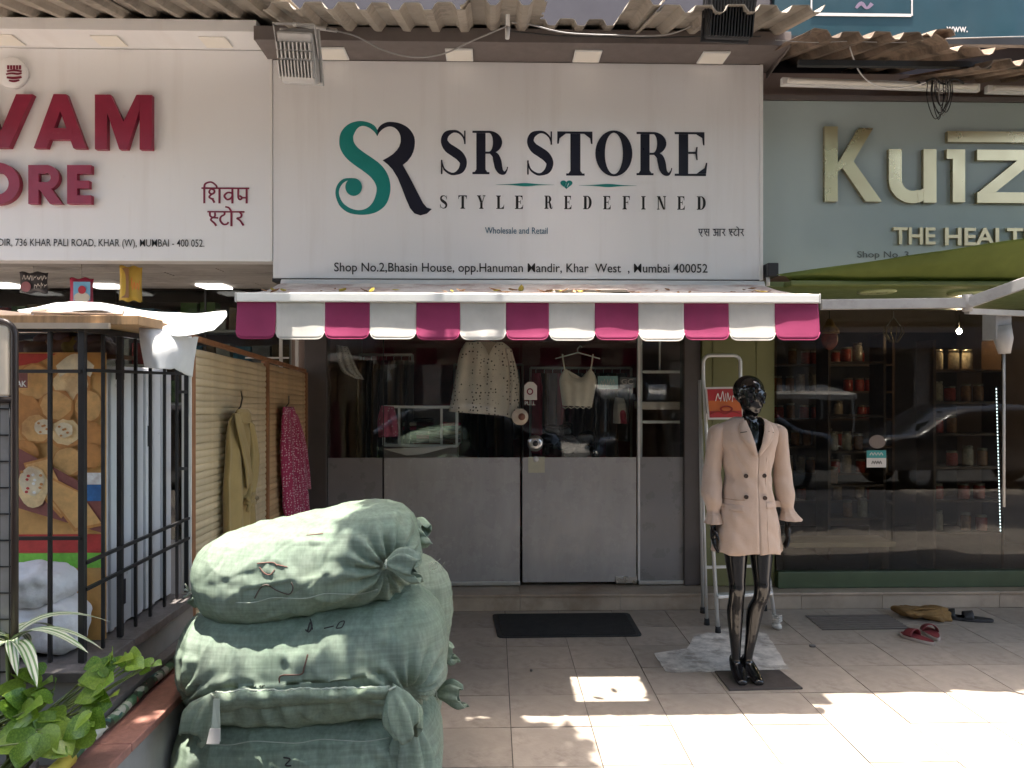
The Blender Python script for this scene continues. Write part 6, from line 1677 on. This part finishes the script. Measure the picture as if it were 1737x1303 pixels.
part('sump', MB().prism([p - Vector((0, 0, .0008)) for p in q], (0, 0, .0006)), M_dark, T)
def slipper(name, label, x, y, rz, cs, cu, L=.25, cat='slipper', group=None):
    T = thing(name, label, cat, (x, y, 0), group)
    Mz = Matrix.Rotation(rz, 3, 'Z'); pts = []
    for k in range(24):
        aa = 2 * math.pi * k / 24; w_ = .045 + .008 * math.sin(aa) ; pts.append(Vector((x, y, .0012)) + Mz @ Vector((w_ * math.cos(aa) * (1 + .12 * math.sin(aa)), L / 2 * math.sin(aa), 0)))
    part('sole', MB().prism(pts, (0, 0, .02)), cs, T, bevel=.004)
    part('footbed', MB().prism([Vector((x, y, 0)) + (p - Vector((x, y, .0012))) * .93 + Vector((0, 0, .0215)) for p in pts], (0, 0, .003)), cu, T)
    def st(u, v):
        aa = math.pi * u; return Vector((x, y, .022)) + Mz @ Vector((-.048 * math.cos(aa), .015 + .06 * (v - .1), .048 * math.sin(aa) * (1 - .25 * v)))
    part('strap', MB().grid(st, 14, 6), cu, T, solid=.006)
M_sm = mat('slipper_maroon', (.20, .03, .035), .6); M_sw = mat('slipper_sole', (.42, .36, .32), .7); M_sb = mat('slipper_black', (.03, .028, .03), .6); M_br = mat('ochre_cloth', (.23, .13, .045), .9, var=.3, vs=12, bump=.5, bs=60)
p = G(1556, 1086); slipper('slipper', 'maroon slipper with pale sole edge lying askew near the grate', p.x, p.y, rad(25), M_sw, M_sm)
p = G(1580, 1078); slipper('slipper', 'maroon slipper lying beside its pair toward the ochre cloth', p.x, p.y, rad(-12), M_sw, M_sm)
p = G(1622, 1050); slipper('slipper', 'black sandal next to the ochre cloth by the step', p.x, p.y, rad(62), M_sb, M_sb)
p = G(1652, 1053); slipper('slipper', 'black sandal lying farthest from the ochre cloth', p.x, p.y, rad(70), M_sb, M_sb)
p = G(1568, 1049); ob = sack('ochre_cloth_bag', p.x, p.y + .02, .001, .15, .12, .034, M_br, 'crumpled ochre cloth bag with loop handles dropped against the marble step', 31, 'bag', None, .075)
for dx, w_ in ((-.05, .07), (.03, .085)):
    part('handle', MB().tube([p + Vector((dx + w_ * math.cos(t), -.02 - .03 * math.sin(t), .05 + .035 * math.sin(t))) for t in (math.pi * k / 12 for k in range(13))], .007, 6), M_br, ob)
sack('stone_chip', G(1378, 1098).x, G(1378, 1098).y, .001, .02, .012, .008, M_granite, 'small dark stone chip lying on the tiles behind the mannequin', 3, 'stone', None, .004)
sack('stone_chip', G(901, 1139).x, G(901, 1139).y, .001, .008, .012, .006, M_granite, 'tiny dark pebble on the tiles below the door mat', 4, 'stone', None, .003)

# ================================================================ overhead: floodlights, tube light, cables, rod
M_fgrey = mat('floodlight_grey', (.42, .41, .40), .4, metal=.3, var=.1); M_fblack = mat('floodlight_black', (.02, .02, .022), .45)
def flood(label, c, W_, H_, Dp, rot, m_, mb_, nf, hold):
    T = thing('flood_light', label, 'floodlight', c)
    c = Vector(c); M_ = rot
    part('housing', MB().obox(c, (W_, Dp, H_), M_), m_, T, bevel=.012)
    part('front_rim', MB().obox(c + M_ @ Vector((0, Dp / 2 + .008, 0)), (W_ + .02, .014, H_ + .02), M_), m_, T, bevel=.004)
    part('lens', MB().obox(c + M_ @ Vector((0, Dp / 2 + .0165, 0)), (W_ - .02, .002, H_ - .02), M_), M_glass, T)
    for r_, (z0, z1, n_) in enumerate(nf):
        for k in range(n_):
            x = -W_ / 2 + W_ * (k + .5) / n_
            part('fin', MB().obox(c + M_ @ Vector((x, -Dp / 2 - .014, (z0 + z1) / 2 * H_)), (W_ / n_ * .38, .027, (z1 - z0) * H_), M_), mb_, T)
    for s in (-1, 1): part('bracket_arm', MB().bar(c + M_ @ Vector((s * (W_ / 2 + .012), 0, 0)), c + M_ @ Vector((s * (W_ / 2 + .012), -.02, H_ * .62)), .004, .022, up=(0, 1, 0)), m_, T)
    part('bracket_bridge', MB().bar(c + M_ @ Vector((-(W_ / 2 + .014), -.02, H_ * .625)), c + M_ @ Vector((W_ / 2 + .014, -.02, H_ * .625)), .022, .004), m_, T)
    hb = c + M_ @ Vector((0, -.02, H_ * .625))
    part('fixing_arm', MB().tube([hb, hb.lerp(Vector(hold), .5), hold], .011, 8), M_alup, T)
    return T
Yfl = 3.95
flood('grey floodlight with finned back hung at the corner between two white signs', P(507, 98, Yfl), .20, .25, .055, Matrix.Rotation(rad(-16), 3, 'Z') @ Matrix.Rotation(rad(26), 3, 'X') @ Matrix.Rotation(rad(8), 3, 'Y'), M_fgrey, M_fgrey, ((.16, .30, 9), (.0, .13, 9), (-.36, -.04, 11)), P(570, 52, 4.2))
flood('black floodlight with vertical fins clamped under the roof edge', P(1236, 32, 3.8), .23, .19, .06, Matrix.Rotation(rad(4), 3, 'Z') @ Matrix.Rotation(rad(12), 3, 'X'), M_fblack, M_fblack, ((-.48, .48, 15),), P(1205, -30, 3.95))
p0, p1 = P(1325, 139, 4.45), P(1660, 150, 4.45)
T = thing('tube_light', 'long unlit white tube light batten above the sage green sign', 'tube light', p0.lerp(p1, .5))
part('batten', MB().bar(p0, p1, .035, .045), M_whitemet, T, bevel=.004); part('tube', MB().tube([p0 + Vector((.03, -.03, -.004)), p1 + Vector((-.03, -.03, -.004))], .013, 12), M_diff, T)
p2_, p3_ = P(1672, 152, 4.45), P(1990, 160, 4.45)
T = thing('tube_light', 'second white tube light batten running on beyond the cable bundle', 'tube light', p2_.lerp(p3_, .5))
part('batten', MB().bar(p2_, p3_, .035, .045), M_whitemet, T, bevel=.004); part('tube', MB().tube([p2_ + Vector((.03, -.03, -.004)), p3_ + Vector((-.03, -.03, -.004))], .013, 12), M_diff, T)
def cable(label, pts, Y, r_=.0045, m_=None, group=None):
    q = [P(x, y, Y if len(rest) == 0 else rest[0]) for x, y, *rest in pts]
    single('cable', MB().tube([Vector(v) for v in crm([tuple(a) for a in q], 6)], r_, 6), m_ or M_cable, label, 'cable', None, group)
cable('thin grey cable sagging between the floodlight and the hanging rod', [(545, 48), (600, 60), (650, 85), (700, 97), (750, 92), (800, 70), (858, 45)], 4.1)
cable('thin pale cable running along the roof edge to the black floodlight', [(868, 38), (900, 42), (960, 56), (1050, 60), (1120, 60), (1160, 50), (1200, 30)], 4.12)
cable('dark cable along the brown canopy fascia', [(860, 52), (940, 60), (1010, 62), (1100, 64), (1180, 62), (1290, 62)], 4.2, .004, M_dcable)
cable('white cable drooping from the rusty roof to the cable bundle', [(1440, 75), (1448, 100), (1460, 125), (1480, 142), (1510, 150), (1545, 147), (1570, 140)], 4.2, .004, M_whitemet)
cable('thin wire strung under the rusty roof edge', [(1315, 68), (1380, 72), (1440, 70), (1520, 72), (1600, 66), (1740, 62)], 4.0, .003)
T = thing('cable_bundle', 'tangle of loose wires hanging over the sage green sign', 'cables', P(1597, 150, 4.3))
for k in range(9):
    r_ = random.Random(k); w0 = r_.uniform(6, 16); y1 = r_.uniform(150, 205); x0 = 1597 + r_.uniform(-8, 8)
    q = [P(x0 - w0, 135, 4.3), P(x0 - w0 * 1.1, (135 + y1) / 2, 4.29), P(x0 + r_.uniform(-3, 3), y1, 4.28), P(x0 + w0 * 1.1, (135 + y1) / 2, 4.29), P(x0 + w0, 135, 4.3)]
    part('wire', MB().tube([Vector(v) for v in crm([tuple(a) for a in q], 5)], .0028, 5), (M_dcable, M_cable, M_dcable)[k % 3], T)
q = [P(1555 + k * 10, 138 + 5 * math.sin(k * 1.7), 4.3) for k in range(9)]
part('wire', MB().tube([Vector(v) for v in crm([tuple(a) for a in q], 4)], .006, 6), M_dcable, T)
p = P(861, 30, 4.0)
T = thing('hanging_rod', 'short white metal rod hanging from the roof edge over the SR sign', 'rod', P(861, 64, 4.0))
part('rod', MB().tube([P(863, -40, 4.0), P(861, 50, 4.0)], .011, 10), M_whitemet, T); part('tip', MB().tube([P(861, 46, 4.0), P(860.5, 66, 4.0)], [.014, .011], 10), M_alup, T)
# conduit on the gap between signs
# ================================================================ upper advert board
YT = 4.80
a_, c_ = P(1308, 64, YT), P(2000, -260, YT)
T = thing('upper_advert_board', 'dark teal advert board above the rusty roof with thin white frame line', 'advert board', (a_.x + .8, YT, a_.z))
part('board', MB().box(a_.x, c_.x, YT - .06, YT - .02, a_.z - .05, c_.z), mat('board_teal', (.008, .042, .055), .4, var=.25, vs=1.2, dirt=((.014, .05, .08), 1.0, .5, .7, .6)), T)
Yt = YT - .062
for x0, x1, y0, y1 in ((1375, 1377.5, -200, 27), (1545.5, 1548, -200, 27), (1377.5, 1545.5, 24, 27)): part('frame_line', rect_at(x0, x1, y0, y1, Yt, .003), M_paper, T)
letters('www.', 1605, 1641, 46, 55, Yt, M_paper, T, bold=.01)
part('print', fitpx(GL().ribbon([(0, 0, .5), (1, 1, .8), (2, 0, .5), (3, 1, .8)]), 1450, 1482, 3, 16, Yt, .002), mat('board_mauve', (.2, .14, .2), .5), T)
T = thing('wall_pillar', 'dark narrow wall pillar between the upper wall and the teal board', 'pillar', (P(1290, 30, 4.7).x, 4.75, 3.6))
part('shaft', MB().box(P(1278, 30, 4.72).x, P(1304, 30, 4.72).x, 4.70, 4.799, 3.62, 7.4), M_pierdark, T)

# ================================================================ green awning of the right hand shop
M_gaw = cloth('green_awning', (.22, .27, .07), .5)
T = thing('green_awning', 'half opened olive green awning with grey folding arms over the right hand shop', 'awning', (2.8, 4.45, 2.2))
A0, A1 = Vector((1.70, 4.44, 2.335)), Vector((4.6, 4.44, 2.335))
F0, F1 = P(1318, 466, 4.40), P(1737, 405, 4.08)
F1 = F0 + (F1 - F0) * 2.4
zr = P(1500, 478, 4.42).z
def ga(u, v):
    top = F0.lerp(F1, u); bot = Vector((1.72 + 3 * u, 4.40, zr))
    bot.x = top.x * .4 + bot.x * .6 if u > .1 else bot.x
    p = bot.lerp(top, v); p.y -= .03 * math.sin(math.pi * v); p.z += .008 * noise.noise(Vector((u * 9, v * 3, 0)))
    return p
part('canopy', MB().grid(ga, 50, 12), M_gaw, T, solid=.003)
part('roller_cover', MB().box(1.70, 4.8, 4.34, 4.46, zr - .035, zr - .004), mat('green_cover', (.10, .125, .03), .5, var=.15), T, bevel=.01)
M_garm = mat('awning_arm_grey', (.34, .33, .32), .45, var=.15, dirt=((.2, .19, .18), 8, .5, .7, .5))
e0, e1, e2 = P(1392, 517, 4.1), P(1638, 514, 4.1), P(1790, 462, 3.85)
part('folding_arm', MB().bar(e0, e1, .03, .055), M_garm, T, bevel=.004); part('folding_arm', MB().bar(e1 + Vector((.01, -.01, 0)), e2, .03, .06), M_garm, T, bevel=.004)
part('elbow_joint', MB().tube([e1 - Vector((-.01, 0, .045)), e1 + Vector((.01, 0, .045))], .026, 12), M_garm, T)
e3 = P(1700, 540, 4.3); part('wall_bracket', MB().bar(P(1640, 528, 4.12), P(1737, 532, 4.3), .03, .03).box(e3.x - .05, e3.x + .04, 4.28, 4.4, e3.z - .12, e3.z + .04), M_garm, T)
part('gearbox', MB().tube([P(1700, 552, 4.3), P(1702, 575, 4.3), P(1704, 600, 4.3)], [.045, .05, .03], 12), M_garm, T)
part('crank_rod', MB().tube([P(1703, 600, 4.3), P(1703, 860, 4.3)], .007, 8), M_garm, T)
p = P(1305, 457, 4.5); T = thing('corner_bracket', 'small black bracket box at the corner of the SR sign', 'bracket', p)
part('box', MB().box(p.x - .03, p.x + .035, 4.44, 4.55, p.z - .05, p.z + .03), M_blackmet, T, bevel=.006); part('stub', MB().tube([p + Vector((-.015, -.02, -.05)), p + Vector((-.015, -.02, -.1))], .012, 8), M_alup, T)
# ================================================================ the street behind the camera (seen in the glass)
T = thing('opposite_building', 'plain four storey building with shaded shop openings across the street', 'building', (0, -13, 0))
M_opp = mat('opposite_plaster', (.24, .21, .19), .8, var=.2, vs=1.2)
part('wall', MB().box(-24, 24, -15, -13, -.13, 8), M_opp, T)
M_win = mat('dark_window', (.02, .022, .025), .15)
wm = raw_mesh('window', MB().box(-.7, .7, -.03, .03, -.8, .8)); wm.materials.append(M_win)
om = raw_mesh('shop_opening', MB().box(-1.7, 1.7, -.03, .03, -1.3, 1.3)); om.materials.append(M_dark)
for k in range(11):
    for z in (5.2,): piece('window', wm, T, (-20 + k * 4, -12.98, z))
    piece('shop_opening', om, T, (-20 + k * 4, -12.98, 1.4))
part('band', MB().box(-24, 24, -13.0, -12.6, 2.9, 3.4), mat('sign_band', (.12, .11, .12), .6), T)
# stall with pale canopy
T = thing('street_stall', 'street stall with pale canvas canopy across the road', 'stall', (3.75, -7.5, -.13), 'stalls across the road')
part('canopy', MB().prism([(2.7, -8.6, 1.72), (2.7, -6.6, 1.48), (2.7, -6.6, 1.36), (2.7, -8.6, 1.6)], (2.1, 0, 0)), M_wht, T)
for x in (2.75, 4.75):
    for y in (-8.5, -6.7): part('post', MB().box(x - .02, x + .02, y - .02, y + .02, -.13, 1.4), M_alup, T)
part('counter', MB().box(2.8, 4.7, -8.0, -7.2, -.13, .8), M_wood, T)
c_ = copy_tree(T); c_.location.x += 4.0; c_['label'] = 'street stall with pale canopy standing by the broad street tree'
# parked dark cars along the kerb
M_car = mat('car_paint_dark', (.03, .03, .035), .2, coat=.8)
T = thing('parked_car', 'dark hatchback parked along the kerb facing the SR shop', 'car', (-.9, -1.9, -.13), 'cars parked along the kerb')
pr = crm([(-2.0, .38), (-2.05, .7), (-1.8, .92), (-1.25, 1.0), (-.65, 1.38), (0, 1.46), (.8, 1.44), (1.45, 1.08), (1.95, .98), (2.08, .7), (2.02, .38)], 3)
lay_ = []
for k, (yo, f) in enumerate(((0, .93), (-.12, 1), (-.8, 1.02), (-1.48, 1), (-1.6, .93))):
    lay_.append([Vector((-.9 + x * f, -1.1 + yo, -.13 + .38 + (z - .38) * f)) for x, z in pr])
part('body', MB().loft(lay_), M_car, T)
for y in (-1.093, -2.703): part('side_window', MB().prism([(-.9 + x, y, -.13 + z) for x, z in ((-.95, 1.0), (-.5, 1.27), (.7, 1.3), (1.15, 1.02))], (0, -.006, 0)), M_win, T)
part('windscreen', MB().add([(-2.1, -1.3, .9), (-2.1, -2.5, .9), (-1.6, -2.4, 1.23), (-1.6, -1.4, 1.23)], [(0, 1, 2, 3)]), M_win, T, solid=.01)
for x in (-1.25, 1.3):
    for y in (-1.12, -2.5):
        wh = part('wheel', MB().lathe([(.001, .0), (.2, .0), (.3, .02), (.31, .1), (.3, .18), (.001, .2)], (-.9 + x, y, .18), 24, Matrix.Rotation(math.pi / 2, 3, 'X')), M_rubber, T)
        part('rim', MB().lathe([(.001, .0), (.18, .0), (.19, .01)], (-.9 + x, y + .006, .18), 20, Matrix.Rotation(math.pi / 2, 3, 'X')), M_alup, wh)
for y in (-1.3, -2.5): part('headlight', MB().ell((-2.93, y, .52), (.05, .14, .07)), M_diff, T)
for dx, lb in ((-4.9, 'dark hatchback parked along the kerb opposite the iron cage'), (4.7, 'dark hatchback parked along the kerb opposite the right hand shop'), (9.4, 'dark hatchback parked farthest along the kerb past the right hand shop')):
    c_ = copy_tree(T); c_.location.x += dx; c_['label'] = lb
# street trees: crown of separate leaves
M_tl = leaf_mat('tree_leaf', (.045, .09, .02), (.08, .13, .03), .3); M_bark = mat('bark', (.09, .065, .045), .9, var=.4, vs=8, bump=1, bs=20)
def tree(label, base, blobs, cov, sd, lsz=.085):
    r_ = random.Random(sd)
    T = thing('street_tree', label, 'tree', base)
    b_ = Vector(base); top = b_ + Vector((0, 0, 3.2))
    tr_ = MB().tube([b_, b_ + Vector((.05, 0, 1.2)), b_ + Vector((-.04, .03, 2.4)), top], [.19, .15, .13, .11], 12)
    for c_, rx in blobs: tr_.tube([top - Vector((0, 0, .1)), Vector((top.x + (c_[0] - top.x) * .7, top.y + (c_[1] - top.y) * .15, top.z + (c_[2] - top.z) * .6)), c_], [.08, .05, .02], 7)
    part('trunk', tr_, M_bark, T)
    cr = MB()
    for c_, rx in blobs:
        s0 = lsz * (1 if min(rx[0], rx[1]) < .9 else 1.7)
        for k in range(int(cov * math.pi * rx[0] * rx[1] / (s0 * s0 * .84))):
            v = Vector((r_.gauss(0, 1), r_.gauss(0, 1), r_.gauss(0, 1))).normalized() * r_.random() ** .45
            p = Vector(c_) + Vector((v.x * rx[0], v.y * rx[1], v.z * rx[2]))
            d = Vector((r_.uniform(-1, 1), r_.uniform(-1, 1), r_.uniform(-.5, .3))).normalized(); u_ = d.cross(Vector((r_.uniform(-.6, .6), r_.uniform(-.6, .6), 1))).normalized()
            s_ = s0 * r_.uniform(.7, 1.3)
            cr.add([p - d * s_, p + u_ * s_ * .42, p + d * s_, p - u_ * s_ * .42], [(0, 1, 2, 3)])
    part('crown', cr, M_tl, T)
def shade_blobs():  # leaf clumps added out of view, placed to shade the pavement
    bl = [((-.27, 2.25, 5.0), (.50, .95, .25)), ((-.27, 3.08, 4.9), (.52, .42, .15)), ((-.2, 3.2, 4.85), (.42, .26, .1)), ((.6, 2.0, 5.1), (.75, .5, .3)), ((-.95, 1.98, 5.0), (.8, .45, .3)), ((-2.3, 2.1, 5.2), (.95, .7, .4)), ((1.7, 1.95, 5.3), (1.0, .62, .35)), ((1.35, 2.55, 5.2), (.22, .22, .12)), ((2.4, 2.6, 5.2), (.35, .18, .1)), ((3.0, 1.95, 5.4), (1.1, .65, .4))]
    bl += [((4.6, 1.7, 5.5), (1.3, .8, .4)), ((6.8, 1.6, 5.5), (1.5, .9, .4)), ((7.0, .2, 5.7), (1.5, 1.1, .5))]
    for i in range(5):
        for j in range(3): bl.append(((-3.4 + i * 2.1, .9 - j * 1.7, 5.6 + .3 * ((i + j) % 2)), (1.35, 1.05, .6)))
    return bl
tree('unseen leafy street tree with wide crown added to shade the pavement before the shops', (-3.6, .2, -.006), shade_blobs(), 3.2, 5, .095)
tree('tall street tree standing across the road', (-6, -9.6, -.13), [((-6, -8.6, 5), (2.6, 2.6, 1.9)), ((-4.2, -8.3, 5.6), (2, 2.2, 1.5)), ((-7.8, -9.2, 5.5), (2, 1.7, 1.5)), ((-2, -6, 5.6), (2.2, 1.8, 1.0))], 2.6, 6, .11)
tree('broad street tree by the stall across the road', (6.5, -9.8, -.13), [((6.5, -9.4, 5), (2.6, 2.2, 1.9)), ((4.4, -9.3, 5.6), (2, 1.8, 1.5)), ((8.6, -9.2, 5.5), (2, 1.7, 1.5)), ((2.5, -6, 5.5), (2.2, 1.8, 1.0))], 2.6, 7, .11)
